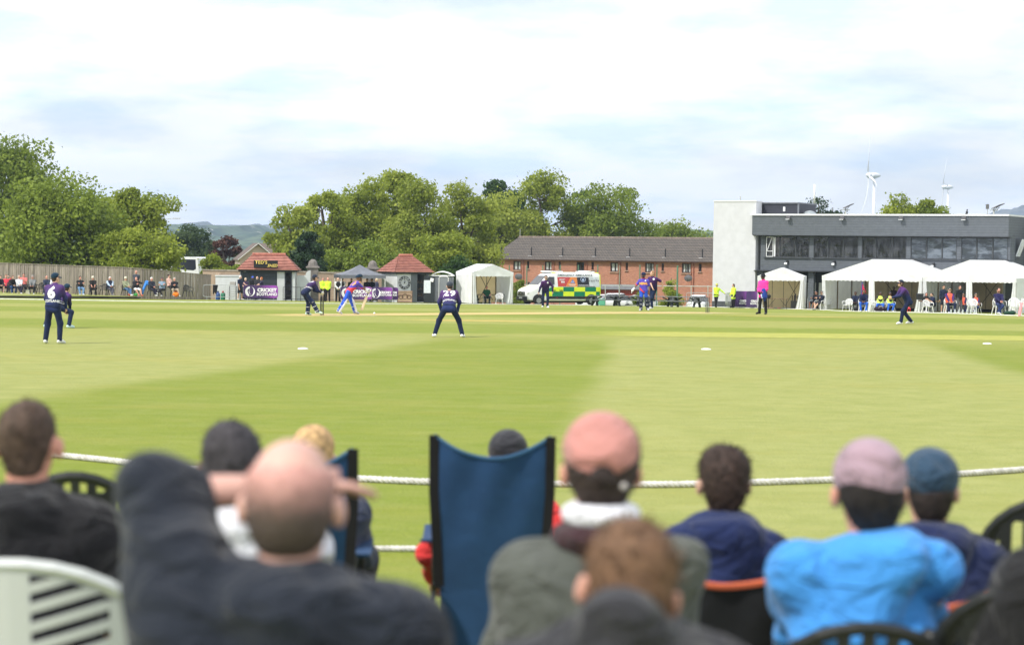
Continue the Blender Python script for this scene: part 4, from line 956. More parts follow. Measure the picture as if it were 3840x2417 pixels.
# ---- white render wall with a swept top, domed gate pillars
wl = thing('wall', 'white rendered wall with a swept curved top between the tiled shed and the gate pillar', 'wall', GD(1111, 149.3), rad(2))
pf = [(0, 0), (1.0, 0), (1.0, 2.30)] + [(1.0 - .36 * math.sin(a) * 1.0, 1.94 + .36 * math.cos(a)) for a in np.linspace(0, math.pi / 2, 7)][1:] + [(.62, 1.92), (0, 1.92)]
MB().prism(pf, 0, .22).build('wall_face', RENDERW, wl)
def pillar(px_, d, label):
    T = thing('gate_pillar', label, 'gate pillar', GD(px_, d), rad(4), 'domed stone gate pillars'); ST = M('grey stone', (.20, .18, .165), .9, .25, 3, .5, 14)
    MB().box((0, 0, 1.25), (.82, .82, 2.5), bev=.03).build('shaft', ST, T); b = MB(); b.box((0, 0, 2.55), (1.02, 1.02, .14), bev=.03); b.box((0, 0, 2.66), (.80, .80, .1), bev=.02); b.build('cap_stone', ST, T)
    b = MB(); n_ = 24
    for j in range(9):
        th = math.pi / 2 * j / 8
    vs = [((.34 + .022 * (i % 2)) * math.cos(math.pi / 2 * j / 8 * .999) * math.cos(2 * math.pi * i / n_), (.34 + .022 * (i % 2)) * math.cos(math.pi / 2 * j / 8 * .999) * math.sin(2 * math.pi * i / n_), 2.71 + .46 * math.sin(math.pi / 2 * j / 8)) for j in range(9) for i in range(n_)]
    b.add(vs, [(j * n_ + i, j * n_ + (i + 1) % n_, (j + 1) * n_ + (i + 1) % n_, (j + 1) * n_ + i) for j in range(8) for i in range(n_)]); b.build('dome', ST, T, smooth=False)
pillar(1170, 150.5, 'ribbed domed stone gate pillar left of the dark canopy'); pillar(1394, 152.5, 'ribbed domed stone gate pillar half hidden behind the dark canopy')
# iron railings right of shed 1
rl = thing('railing', 'thin black iron railing in front of the white rendered wall', 'railing', GD(1090, 147.6), 0); b = MB()
for z_ in (1.02, .15): b.bar((-.6, 0, z_), (3.3, 0, z_), .03)
b.build('rail', CI, rl)
for x_ in (-.6, .7, 2.0, 3.3): MB().bar((x_, 0, 0), (x_, 0, 1.02), .035).build('post', CI, rl)

# ---- dark gazebo
gb = thing('canopy', 'dark grey pop-up canopy with white legs in front of the gate', 'canopy', GD(1276, 147.2), rad(15)); CG = M('grey canopy cloth', (.155, .165, .19), .7, .12, 2, .2, 8)
w_, d_ = 3.35, 3.0; z0, z1 = 1.98, 2.74; pk = Vector((w_ / 2, d_ / 2, z1)); b = MB()
cs = [Vector((-.02, -.02, z0)), Vector((w_ + .02, -.02, z0)), Vector((w_ + .02, d_ + .02, z0)), Vector((-.02, d_ + .02, z0))]
for i in range(4):
    a, c = cs[i], cs[(i + 1) % 4]
    b.slab(8, 6, lambda u, v, a=a, c=c: tuple(a.lerp(c, u).lerp(pk, v) - Vector((0, 0, .10 * math.sin(math.pi * v) * (1)))), (0, 0, .01))
b.build('canopy_roof', CG, gb, smooth=False); b = MB()
for i in range(4):
    a, c = cs[i], cs[(i + 1) % 4]; b.slab(12, 2, lambda u, v, a=a, c=c: tuple(a.lerp(c, u) - Vector((0, 0, .24 * v))), (.0, .012, 0))
b.build('valance', CG, gb)
for x_, y_ in ((0.03, .03), (w_ - .03, .03), (w_ - .03, d_ - .03), (.03, d_ - .03)): MB().bar((x_, y_, 0), (x_, y_, z0), .045).build('leg', WHITE, gb)
b = MB()
for (a, c) in (((0.03, .03), (w_ - .03, .03)), ((.03, .03), (.03, d_ - .03))):
    for k in range(2):
        f0, f1 = k / 2, (k + 1) / 2; A_ = Vector(a).lerp(Vector(c), f0); B2 = Vector(a).lerp(Vector(c), f1); b.bar((*A_, 1.72), (*B2, 2.0), .02); b.bar((*A_, 2.0), (*B2, 1.72), .02)
b.build('brace', WHITE, gb)

# ---- crowd barriers with banners
STEEL = M('galvanised steel', (.48, .50, .52), .4, .12, 10, metal=.6)
def barrier(label, px_, d, rz, L_=2.4, H_=1.1, bars=16, group=None):
    T = thing('crowd_barrier', label, 'barrier', GD(px_, d), rz, group); b = MB(); r_ = .15
    pts = [(x, 0, z) for x, z in [(-L_ / 2, .22 + r_), (-L_ / 2, H_ - r_), (-L_ / 2 + .05, H_ - .04), (-L_ / 2 + r_, H_), (L_ / 2 - r_, H_), (L_ / 2 - .05, H_ - .04), (L_ / 2, H_ - r_), (L_ / 2, .22 + r_), (L_ / 2 - .05, .26), (L_ / 2 - r_, .22), (-L_ / 2 + r_, .22), (-L_ / 2 + .05, .26), (-L_ / 2, .22 + r_)]]
    b.tube(pts, .021, 6); b.build('frame', STEEL, T); b = MB()
    for i in range(bars): x = -L_ / 2 + L_ * (i + 1) / (bars + 1); b.tube([(x, 0, .22), (x, 0, H_)], .007, 4)
    b.build('bars', STEEL, T)
    for x in (-L_ * .38, L_ * .38): bb = MB(); bb.bar((x, 0, .24), (x, 0, .02), .03); bb.bar((x, -.28, .015), (x, .28, .015), .04, .02); bb.build('foot', STEEL, T)
    return T
PUR = (.12, .03, .20)
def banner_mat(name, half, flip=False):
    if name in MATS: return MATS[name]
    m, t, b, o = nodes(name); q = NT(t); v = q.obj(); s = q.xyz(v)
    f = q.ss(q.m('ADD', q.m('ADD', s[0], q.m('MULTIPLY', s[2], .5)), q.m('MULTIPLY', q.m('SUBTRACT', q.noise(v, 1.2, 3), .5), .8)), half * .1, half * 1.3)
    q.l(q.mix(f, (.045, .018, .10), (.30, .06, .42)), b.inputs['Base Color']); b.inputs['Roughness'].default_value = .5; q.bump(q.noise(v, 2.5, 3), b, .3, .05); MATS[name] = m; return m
LW = M('white print', (.82, .82, .86), .6, .02)
def banner(label, px_, d, rz, L_=2.25, txt=True, small=None, group='purple banners on barriers', bh=(.20, 1.12), cut=None):
    T = thing('banner', label, 'banner', GD(px_, d), rz, group); z0, z1 = bh
    def fn(u, v):
        x = -L_ / 2 + L_ * u; z = z0 + (z1 - z0) * v; e = min(u, 1 - u) * L_; top_ = 0
        if e < .18: top_ = .12 * (1 - math.sqrt(max(0, 1 - (1 - e / .18) ** 2)))
        z = z0 + (z1 - z0) * v - (top_ if v > .5 else -top_) * abs(2 * v - 1); return (x, -.045 + .018 * math.sin(x * 5 + z * 3) + .01 * math.sin(x * 11), z)
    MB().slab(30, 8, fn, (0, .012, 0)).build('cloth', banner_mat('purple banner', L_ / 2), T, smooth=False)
    sf = lambda x, z: (x, fn((x + L_ / 2) / L_, (z - z0) / (z1 - z0))[1] - .012, z)
    # emblem: ring of short rays round a ball with seams
    ex = -L_ * .30; ez = (z0 + z1) / 2; R_ = (z1 - z0) * .40; b = MB()
    for k in range(22):
        a0 = math.radians(95 - k * -9 + 0); a1 = a0 + math.radians(7.2); w0 = R_ * .60
        if k > 17: continue
        P4 = [(w0 * math.cos(a0), w0 * math.sin(a0)), (R_ * math.cos(a0), R_ * math.sin(a0)), (R_ * math.cos(a1), R_ * math.sin(a1)), (w0 * math.cos(a1), w0 * math.sin(a1))]
        b.add([sf(ex + x, ez + z) for x, z in P4], [(0, 1, 2, 3)])
    def cres(x0, r0, r1, a0, a1):
        n_ = 14
        for k in range(n_):
            A0, A1 = a0 + (a1 - a0) * k / n_, a0 + (a1 - a0) * (k + 1) / n_; i0, i1 = 1 - abs(2 * k / n_ - 1), 1 - abs(2 * (k + 1) / n_ - 1)
            q4 = [(x0 + r0 * math.cos(A0), r0 * math.sin(A0)), (x0 + (r0 + (r1 - r0) * i0) * math.cos(A0), (r0 + (r1 - r0) * i0) * math.sin(A0)), (x0 + (r0 + (r1 - r0) * i1) * math.cos(A1), (r0 + (r1 - r0) * i1) * math.sin(A1)), (x0 + r0 * math.cos(A1), r0 * math.sin(A1))]
            b.add([sf(ex + x, ez + z) for x, z in q4], [(0, 1, 2, 3)])
    cres(0, R_ * .95, R_ * .62, -1.75, 1.35); cres(0, R_ * .62, R_ * .46, math.pi * .75, math.pi * 1.45); cres(R_ * .35, R_ * .6, R_ * .48, math.pi * .7, math.pi * 1.5)
    if txt:
        b.build('emblem', LW, T); sc = L_ / 2.25
        text('CRICKET', .31 * sc, LW, T, lambda x, y: sf(x + L_ * .185, ez + .10 * sc + y), bold=.016 * sc, spacing=1.0, sub=1)
        text('SCOTLAND', .255 * sc, LW, T, lambda x, y: sf(x + L_ * .185, ez - .17 * sc + y), bold=.010 * sc, spacing=1.0, sub=1)
    return T
barrier('bare steel crowd barrier with a black cloth over it, before the pale low wall', 819, 145.5, rad(-8))
b = MB().slab(6, 6, lambda u, v: (-.45 + .38 * u * (1 - .3 * v), -.05 + .02 * math.sin(u * 9), 1.1 - .62 * v * (1 - .4 * abs(2 * u - 1) * 0) - .1 * math.sin(u * 9) * v), (0, .02, 0)); T = thing('black_cloth', 'black garment hanging over the bare crowd barrier', 'cloth', GD(819, 145.3), rad(-8)); b.build('cloth', MC(BLACK), T)
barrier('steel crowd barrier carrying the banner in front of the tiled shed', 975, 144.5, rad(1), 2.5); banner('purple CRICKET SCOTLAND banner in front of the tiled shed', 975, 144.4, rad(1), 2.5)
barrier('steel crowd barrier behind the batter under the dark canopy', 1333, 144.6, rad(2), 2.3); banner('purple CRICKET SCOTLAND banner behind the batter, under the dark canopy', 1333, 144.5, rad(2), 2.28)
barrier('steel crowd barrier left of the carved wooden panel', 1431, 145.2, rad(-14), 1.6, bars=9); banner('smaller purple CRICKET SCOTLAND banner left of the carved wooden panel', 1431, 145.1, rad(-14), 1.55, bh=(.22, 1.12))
nb_ = banner('narrow purple banner end showing part of its lettering beside the carved panel', 1478, 145.8, rad(4), .5, txt=False)
text('CRI', .2, LW, nb_, lambda x, y: (x, -.09, .74 + y), bold=.014); text('SCO', .17, LW, nb_, lambda x, y: (x, -.09, .55 + y), bold=.01)
for k, (px_, hatc, col, lab) in enumerate(((815, (.02, .05, .2), (.03, .09, .30), 'blue gas bottle standing by the crowd barrier'), (834, (.4, .03, .03), (.02, .20, .12), 'green gas bottle with a red top standing by the crowd barrier'))):
    T = thing('gas_bottle', lab, 'gas bottle', GD(px_, 147.5), 0, 'gas bottles by the shed'); MB().lathe([(.16, 0), (.17, .04), (.17, .42), (.14, .50), (.06, .54)], n=14).build('cylinder', MC(col, 'paint'), T, smooth=True); MB().lathe([(.075, .53), (.075, .64), (.05, .66)], n=10).build('collar', MC(hatc, 'paint'), T)
rk = thing('tray_rack', 'rack of stacked grey trays beside the shed', 'rack', GD(871, 147.3), 0)
for x_ in (-.25, .25):
    for y_ in (-.2, .2): MB().bar((x_, y_, 0), (x_, y_, 1.05), .03).build('post', CI, rk)
for k in range(6): MB().box((0, 0, .12 + k * .17), (.48, .4, .05)).build('tray', MC((.45, .45, .44), 'plastic'), rk)
MB().box((0, 0, 1.22), (.42, .36, .3), bev=.02).build('box', MC((.4, .38, .36), 'plastic'), rk)

# ---- portable toilet
pt = thing('portable_toilet', 'grey portable toilet with a white domed roof and white door frame', 'portable toilet', GD(1654, 149), rad(-6)); GP = M('grey plastic', (.17, .185, .205), .5, .06, 2)
b = MB(); b.box((-.0, .55, 1.03), (1.55, 1.1, 2.06), bev=.12)
for x_ in (-.55, -.62, -.48, -.7): b.box((x_, -.01, 1.0), (.03, .03, 1.9))
b.build('cabin', GP, pt); b = MB()
b.slab(12, 8, lambda u, v: (-.84 + 1.68 * u, -.06 + 1.22 * v, 2.06 + .34 * math.sin(math.pi * min(1, max(0, u))) ** .8 * (.85 + .15 * math.sin(math.pi * v))), (0, 0, -.04)); b.box((0, .55, 2.06), (1.66, 1.2, .07)); b.build('roof', WHITE, pt, smooth=False)
dr = MB().box((.15, -.03, 1.02), (.66, .05, 1.88), bev=.02).build('door', M('grey door plastic', (.22, .235, .255), .5, .06, 2), pt)
b = MB(); b.tube([(-.20, -.07, .04), (-.20, -.07, 1.88), (-.14, -.07, 1.97), (-.05, -.07, 2.0), (.35, -.07, 2.0), (.44, -.07, 1.97), (.50, -.07, 1.88), (.50, -.07, .04)], .028, 6); b.build('door_trim', WHITE, dr)

# ---- white gabled house behind, coach, street lamps
hs = thing('house', 'pale pink rendered house with a white edged gable and brown tiled roof', 'house', (P(900, 970, 228).x, 228, gz(-31, 228)), rad(12))
zb = P(962, 914, 228).z - hs.location.z; ze = P(897, 968, 228).z - hs.location.z; hw_ = 2.05
MB().prism([(0, 0), (2 * hw_, 0), (2 * hw_, ze), (hw_, zb - .12), (0, ze)], .2, 7.8).build('wall', M('pink render', (.50, .40, .36), .85, .08, 1), hs)
b = MB()
for sgn in (0, 1):
    x0 = -.25 if not sgn else 2 * hw_ + .25; b.prism([(x0, ze - .25), (hw_, zb), (hw_, zb + .1), (x0, ze - .12)], -.1, 8); 
b.build('roof', M('brown roof tiles', (.13, .10, .085), .8, .2, 4, .5), hs)
b = MB(); b.bar((-.27, -.13, ze - .2), (hw_, -.13, zb + .05), .06, .2, (0, 1, 0)); b.bar((2 * hw_ + .27, -.13, ze - .2), (hw_, -.13, zb + .05), .06, .2, (0, 1, 0)); b.build('barge_board', WHITE, hs)
h2 = thing('house_roof', 'brown tiled roof stretch right of the pale gable', 'house', P(1000, 1000, 236), rad(2)); h2.location.z = gz(-29, 236)
zt = P(1000, 912, 236).z - h2.location.z; b = MB().prism([(-3, zt - 3.0), (3, zt), (3.2, zt - .1), (-2.8, zt - 3.1)], 0, 7, 'yz'); b.build('roof', M_lines('brown slates', (.16, .125, .105), 'z', .28, .12, (.07, .055, .05), .8, .15, .1, .5), h2, loc=(-1.5, 0, 0)); MB().box((2, .5, (zt - 3) / 2), (7, 4, zt - 3)).build('wall', M('pink render', (1, 1, 1)), h2)
co = thing('coach', 'white coach with a large dark rear side window, parked behind the fence', 'coach', GD(650, 182), rad(-14)); L_ = 12; CW = MC((.78, .79, .82), 'paint'); tp_ = P(735, 964, 178).z - co.location.z
pf = [(-L_ + 2.6, .3), (2.55, .3), (2.6, 1.2), (2.45, 2.6), (2.3, tp_ - .12), (2.05, tp_), (-L_ + 2.6, tp_)]
MB().prism(pf, 0, 2.5).build('body', CW, co); bg_ = M_glass('coach glass', (.012, .014, .035), .1)
z1_ = tp_ - .22; MB().prism([(-.2, z1_ - .85), (1.9, z1_ - 1.0), (2.15, z1_ - .85), (2.1, z1_), (-.2, z1_)], -.015, .02).build('window', bg_, co); MB().prism([(-9, z1_ - .9), (-.5, z1_ - .9), (-.5, z1_), (-9, z1_)], -.015, .02).build('window', bg_, co)
for x_ in (-7, .6): MB().lathe([(.3, 0), (.5, .02), (.5, .3), (.3, .32)], n=18).build('wheel', MC((.02, .02, .02)), co, loc=(x_, .02, .5)).rotation_euler.x = -math.pi / 2
def lamp_post(label, px_, top, d, arms, col, w0=.09):
    g_ = GD(px_, d); T = thing('street_lamp', label, 'street lamp', g_, 0, 'street lamps beyond the fence'); H_ = P(px_, top, d).z - g_.z
    MB().tube([(0, 0, 0), (0, 0, H_)], [w0, w0 * .6], 8).build('pole', col, T, smooth=True)
    for x_ in arms: MB().bar((0, 0, H_ - .02), (x_, 0, H_ + .1), .05).build('arm', col, T); MB().box((x_ * 1.2, 0, H_ + .1), (.7, .25, .08), bev=.02).build('lamp_head', MC((.45, .45, .45), 'paint'), T)
LG = MC((.42, .44, .42), 'paint')
lamp_post('grey street lamp with two arms behind the leaning tree', 605, 822, 185, (-.8, 1.1), LG); lamp_post('dark wooden pole rising behind the low pale tree', 518, 862, 165, (), MC((.09, .085, .08), 'paint'), .13); lamp_post('pale street lamp mostly hidden in the trees', 432, 855, 178, (-.8,), LG)
cp = thing('chimney', 'small white chimney stack with red pots among the trees', 'chimney', GD(826, 205), 0); zz_ = P(826, 990, 205).z - cp.location.z; MB().box((0, 0, zz_ / 2), (.5, .5, zz_), bev=.02).build('stack', WHITE, cp); MB().lathe([(.09, zz_), (.12, zz_ + .3)], n=8).build('chimney_pot', TILE, cp)
# ------------------------------------------------------------------ right side: clubhouse, brick houses
WCOAT = M('white coping', (.72, .73, .75), .6, .04)
ch = thing('clubhouse', 'two-storey charcoal clad cricket clubhouse with a pale grey block and a long window band', 'clubhouse', (17.98, 150, 0), rad(-28))
ZG = float(gz(20, 145)) - .1
def tof(px_, yl=0.0):      # photo column -> position along the front
    a = (px_ - 1920) / F; return (a * (150 + .883 * yl) - (17.98 + .469 * yl)) / (.883 + .469 * a)
ZT, ZF, ZW1, ZW0, ZC = 5.59, 4.11, 4.04, 2.46, 1.48; tE = 19.3; WL_ = .62
b = MB(); b.box((tE / 2, 5.8, (ZT + ZF) / 2), (tE, 11.6, ZT - ZF)); b.build('upper_wall', SLATE, ch)
b = MB(); b.box((tE / 2 - .05, 5.8, ZT + .05), (tE + .16, 11.8, .12)); b.build('coping', WCOAT, ch)
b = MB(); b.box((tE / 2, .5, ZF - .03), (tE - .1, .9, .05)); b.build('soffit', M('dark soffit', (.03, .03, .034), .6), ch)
# window band wall: piers, sill band, floor slab, room inside
x_ = tof(2848, WL_); win = [(445, 770, (550, 668)), (800, 1130, (905, 1020)), (1155, 1485, (1258, 1380)), (1515, 1858, (1632, 1748)), (1888, 2235, (2003, 2122))]
zp = lambda z: tof(2640 + z / 1.969, WL_)
edges = [(zp(a), zp(c), [zp(k) for k in ms]) for a, c, ms in win]
b = MB(); xs = [x_] + [e for w in edges for e in w[:2]] + [tE]
b.box(((x_ + tE) / 2, WL_ + .12, (ZC + ZW0) / 2), (tE - x_, .24, ZW0 - ZC))
for i in range(0, len(xs), 2): b.box(((xs[i] + xs[i + 1]) / 2, WL_ + .12, (ZW0 + ZW1) / 2 + .01), (xs[i + 1] - xs[i] - .004, .24, ZW1 - ZW0 + .05))
b.box((tE - .12, WL_ + 5.6, (ZC + ZF) / 2), (.24, 10.6, ZF - ZC - .02)); b.build('lower_wall', SLATE, ch)
DKF = M('dark window frame', (.05, .055, .062), .45); 
def painted_reflection_glass(name, lo, hi, alpha, sc):
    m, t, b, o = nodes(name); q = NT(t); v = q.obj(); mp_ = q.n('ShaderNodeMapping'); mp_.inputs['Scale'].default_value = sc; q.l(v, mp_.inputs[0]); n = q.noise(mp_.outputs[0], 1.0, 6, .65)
    q.l(q.mix(q.ss(n, .42, .62), lo, hi), b.inputs['Base Color']); b.inputs['Roughness'].default_value = .08; b.inputs['Specular IOR Level'].default_value = .5; b.inputs['Alpha'].default_value = 1 - alpha; q.bump(q.noise(v, 1.1, 3), b, .25, .1); return m  # dark and light streaks in the base colour stand in for reflections
GLS = painted_reflection_glass('window glass', (.012, .014, .016), (.075, .08, .09), .35, (3.2, 1, .9)); GL2 = painted_reflection_glass('window glass brighter', (.05, .06, .075), (.17, .20, .24), .1, (.9, 1, 2.6))
for k, (a, c, ms) in enumerate(edges):
    f = MB(); f.box(((a + c) / 2, WL_ + .05, ZW0 + .03), (c - a, .1, .06)); f.box(((a + c) / 2, WL_ + .05, ZW1 - .02), (c - a, .1, .05)); f.box((a + .03, WL_ + .05, (ZW0 + ZW1) / 2), (.06, .1, ZW1 - ZW0 - .12)); f.box((c - .03, WL_ + .05, (ZW0 + ZW1) / 2), (.06, .1, ZW1 - ZW0 - .12))
    for m_ in ms: f.box((m_, WL_ + .05, (ZW0 + ZW1) / 2), (.09, .09, ZW1 - ZW0 - .12))
    W_ = f.build('window', DKF, ch); MB().box(((a + c) / 2, WL_ - .03, ZW0 - .03), (c - a + .2, .2, .05)).build('sill', DKF, W_)
    gs = [a] + ms + [c]
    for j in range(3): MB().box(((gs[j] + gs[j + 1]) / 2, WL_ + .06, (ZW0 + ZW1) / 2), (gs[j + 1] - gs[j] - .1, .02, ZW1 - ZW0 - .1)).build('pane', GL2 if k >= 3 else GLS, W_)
# opened white casement in the first window
f = MB(); a = edges[0][0] + .12
for (p, q_) in (((0, 0), (0, 1.45)), ((.52, 0), (.52, 1.45)), ((0, 0), (.52, 0)), ((0, 1.45), (.52, 1.45)), ((0, .4), (.52, .4)), ((.05, .45), (.42, 1.4))): f.bar((a + p[0], WL_ - .02 - .06, ZW0 + .06 + p[1]), (a + q_[0], WL_ - .08, ZW0 + .06 + q_[1]), .045)
f.box((a + .62, WL_ + .0, ZW0 + .78), (.12, .05, 1.45)); f.build('casement', WCOAT, ch)
# room behind the windows
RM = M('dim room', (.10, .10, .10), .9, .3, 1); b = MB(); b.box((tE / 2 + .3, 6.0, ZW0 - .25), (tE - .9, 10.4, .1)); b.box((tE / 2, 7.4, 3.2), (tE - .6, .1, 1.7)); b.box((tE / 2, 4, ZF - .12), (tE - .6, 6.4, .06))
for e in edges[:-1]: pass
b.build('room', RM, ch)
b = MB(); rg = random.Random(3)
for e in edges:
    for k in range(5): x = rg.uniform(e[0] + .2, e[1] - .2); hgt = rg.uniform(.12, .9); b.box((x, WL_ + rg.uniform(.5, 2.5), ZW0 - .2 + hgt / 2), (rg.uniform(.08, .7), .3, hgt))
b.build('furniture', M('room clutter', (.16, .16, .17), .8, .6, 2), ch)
# ground floor: recess, piers, pale doors
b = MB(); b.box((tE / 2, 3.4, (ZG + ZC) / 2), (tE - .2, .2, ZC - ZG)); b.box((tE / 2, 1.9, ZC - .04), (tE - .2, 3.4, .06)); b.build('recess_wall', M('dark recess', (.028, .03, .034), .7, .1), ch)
for z_, w_ in ((785, .42), (395, .5), (1600, .42), (2330, .5)):
    MB().box((zp(z_) + (0 if z_ != 395 else .12), WL_ + .2, (ZG + ZC) / 2), (w_, .4, ZC - ZG - .004)).build('pier', SLATE, ch)
for z_, w_ in ((750, .62), (838, .75)): MB().box((zp(z_), 1.9, ZG + 1.02), (w_, .06, 1.9)).build('door', M('pale door', (.55, .57, .58), .6, .05), ch)
MB().box((zp(2018) + 1.1, 2.6, ZG + 1.05), (1.2, .06, 2.1)).build('door', M('grey glazed door', (.30, .31, .33), .6, .05), ch)
# pale block at the left
bt0, bt1 = tof(2670, .3), tof(2829, .3); BLK = M('pale grey masonry', (.57, .575, .60), .9, .04, 2.2, .5, 16)
b = MB(); b.box(((bt0 + bt1) / 2, .9, (ZG + 6.62) / 2), (bt1 - bt0, 1.2, 6.62 - ZG)); b.box(((bt0 + bt1) / 2 - .4, 3.5, (ZG + 5.4) / 2), (bt1 - bt0 - .8, 4, 5.4 - ZG)); bl = b.build('block', BLK, ch)
b = MB(); b.box(((bt0 + bt1) / 2, .9, 6.66), (bt1 - bt0 + .08, 1.3, .08)); b.build('coping', WCOAT, bl); MB().box(((bt0 + bt1) / 2, .27, ZG + .2), (bt1 - bt0 - .02, .1, .5)).build('plinth', M('dark plinth', (.07, .075, .085), .7), bl)
MB().tube([((bt0 + bt1) / 2 + .15, 1, 6.6), ((bt0 + bt1) / 2 + .15, 1, 7.05)], .06, 8).build('vent_pipe', LG, bl)
# penthouse
pt0, pt1 = tof(2839, 1.6), tof(2986, 1.6)
MB().box(((pt0 + pt1) / 2, 3.6, 5.98), (pt1 - pt0, 4, 1.1)).build('roof_room', M('navy cladding', (.028, .03, .042), .6, .06), ch)
b = MB(); b.box(((pt0 + pt1) / 2, 3.6, 6.56), (pt1 - pt0 + .1, 4.2, .1)); b.box((pt1 + .02, 1.6, 6.05), (.10, .1, .95)); b.build('roof_trim', M('grey trim', (.16, .17, .19), .6), ch)
b = MB(); b.tube([(pt0 + .3, 1.5, 6.4), (pt0 + .3, 1.5, 6.2), (pt0 + .4, 1.5, 6.1), (pt0 + .4, 1.5, 5.6)], .035, 6); b.build('drain_pipe', CI, ch); MB().box((pt0 + 2.05, 1.56, 6.1), (.16, .06, .34)).build('roof_lamp', WCOAT, ch)
MB().lathe([(.55, 0), (.5, .18), (.3, .34), (.05, .4)], n=16).build('dish', M('grey dome', (.25, .28, .3), .5), ch, loc=(pt1 + .6, 2.5, 5.62), smooth=True)
# flood lamps
def wall_lamp(px_, z, y, big, lab):
    T = thing('flood_lamp', lab, 'flood lamp', frame_pt(ch, tof(px_, y), y, z), ch.rotation_euler.z, 'flood lamps on the clubhouse wall'); R_ = Matrix.Rotation(rad(-38), 3, 'X')
    if big:
        MB().box((0, -.22, 0), (.34, .1, .30), R=R_, bev=.02).build('housing', MC((.05, .05, .055), 'paint'), T); MB().box((0, -.275, -.03), (.30, .015, .26), R=R_).build('lens', M('lamp glass', (.75, .77, .78), .25), T); MB().box((0, -.06, -.04), (.08, .18, .12)).build('bracket', CI, T)
    else:
        MB().box((.02, -.18, -.06), (.20, .08, .16), R=R_).build('lens', M('lamp glass', (.75, .77, .78), .25), T); MB().box((.12, -.08, .10), (.14, .16, .2), bev=.02).build('housing', CI, T)
for px_, lab in ((2953, 'flood lamp on the fascia nearest the pale block'), (3154, 'second flood lamp on the fascia from the pale block'), (3375, 'third flood lamp on the fascia from the pale block'), (3610, 'flood lamp on the fascia nearest its right end')): wall_lamp(px_, ZT - .18, 0, True, lab)
for px_, lab in ((2945, 'small security lamp above the small marquee'), (3122, 'small security lamp between the small and the middle marquee'), (3493, 'small security lamp above the valley between the two big marquees')): wall_lamp(px_, 2.05 if px_ < 3400 else 2.0, WL_, False, lab)
# opened pale window on the side wall
sw = MB(); sw.box((tE + .25, 2.7, 3.35), (.06, 1.1, 1.3), R=Matrix.Rotation(.35, 3, 'Y')); sw.build('side_window', M('white vent window', (.72, .75, .78), .4), ch); MB().box((tE + .01, 2.7, 3.2), (.04, 1.1, 1.5)).build('side_window_frame', DKF, ch)
# neighbouring pale wing at the right edge
wg = MB().box((0, 3, 4.2), (4, 6, 8.0)); wo = wg.build('building_wing', M('pale grey render', (.40, .42, .45), .85, .05, 1), None); wo.location = frame_pt(ch, tE + 2.4, 5.2, 0); wo.location.z = ZG; wo.rotation_euler.z = ch.rotation_euler.z; tag(wo, 'pale grey building wing at the right edge of the clubhouse', 'building')
# roof poles and lights
def simple_pole(name, label, cat, px_, top, d, r_, col, base=800, extra=None):
    t_ = P(px_, top, d); g_ = GD(px_, d); T = thing(name, label, cat, (t_.x, t_.y, g_.z)); H_ = t_.z - g_.z; MB().tube([(0, 0, 0), (0, 0, H_)], [r_, r_], 8).build('pole', col, T, smooth=True)
    if extra: extra(T, H_)
    return T
def pole_ex(T, H_): MB().tube([(0, 0, H_ - 1.7), (0, 0, H_)], .075, 10).build('shroud', WCOAT, T, smooth=True)
simple_pole('antenna_mast', 'white antenna mast behind the clubhouse roof', 'mast', 3055, 692, 168, .045, WCOAT, extra=pole_ex)
def fl(n_):
    def f(T, H_):
        MB().bar((-.35, 0, H_ - .05), (.35, 0, H_ - .05), .06).build('cross_arm', LG, T)
        for k in range(n_): x = -.1 + k * .16; MB().box((x + .25, -.1, H_ + .25 + .05 * k), (.75, .5, .07), R=Matrix.Rotation(-.45, 3, 'Y')).build('lamp_head', M('floodlight', (.16, .16, .17), .4), T); MB().bar((x, 0, H_ - .05), (x + .25, 0, H_ + .22), .04).build('bracket', CI, T)
        if n_ > 2: MB().box((-.55, 0, H_ + .25), (.24, .2, .4)).build('lamp_head', M('floodlight', (.16, .16, .17), .4), T); MB().bar((-.55, 0, -1 + H_), (-.55, 0, H_ + .1), .05).build('bracket', LG, T)
    return f
simple_pole('floodlight_mast', 'small floodlight mast between the spruce and the rounded tree behind the roof', 'floodlight', 3171, 784, 170, .06, LG, extra=fl(2)); simple_pole('floodlight_mast', 'floodlight mast with stacked lamps near the right end of the roof', 'floodlight', 3727, 786, 168, .07, LG, extra=fl(3))
bd = thing('roof_finial', 'small dark bird-like ornament on the clubhouse roof edge', 'ornament', frame_pt(ch, tof(3618, 2), 2, ZT + .1), 0); MB().ball((0, 0, .18), (.09, .07, .13), 8, 6).ball((.02, 0, .36), .06, 8, 5).tube([(-.03, 0, .1), (-.16, 0, .02)], [.05, .02], 5).tube([(0, 0, 0), (0, 0, .1)], .02, 5).build('figure', CI, bd)

# ---- brick terrace
bh_ = thing('brick_houses', 'long terrace of red brick houses with a dark tiled roof', 'houses', (-2.38, 228, 0), rad(-30))
def tb(px_, y=0): a = (px_ - 1920) / F; return (a * (228 + .866 * y) - (-2.38 + .5 * y)) / (.866 + .5 * a)
BR = M_brick('red brick', (.47, .20, .13), (.33, .125, .085), (.42, .27, .20), 1.0, .225, .075, .008, .85, .3)
LB = tb(2900); ze = 1.86; zr = 4.42; zg = -3.8; dep = 6.6
wins = [(1922, 1950, 2), (2040, 2067, 2), (2159, 2188, 1), (2286, 2316, 2), (2416, 2449, 3), (2554, 2588, 3), (2705, 2740, 3), (1860, 1869, 0), (1973, 1982, 0), (2092, 2100, 0), (2215, 2224, 0), (2343, 2352, 0), (2478, 2487, 0), (2617, 2628, 0)]
W = sorted([(tb(a), tb(c), k) for a, c, k in wins]); zt_, zb_ = 1.66, .62; b = MB()
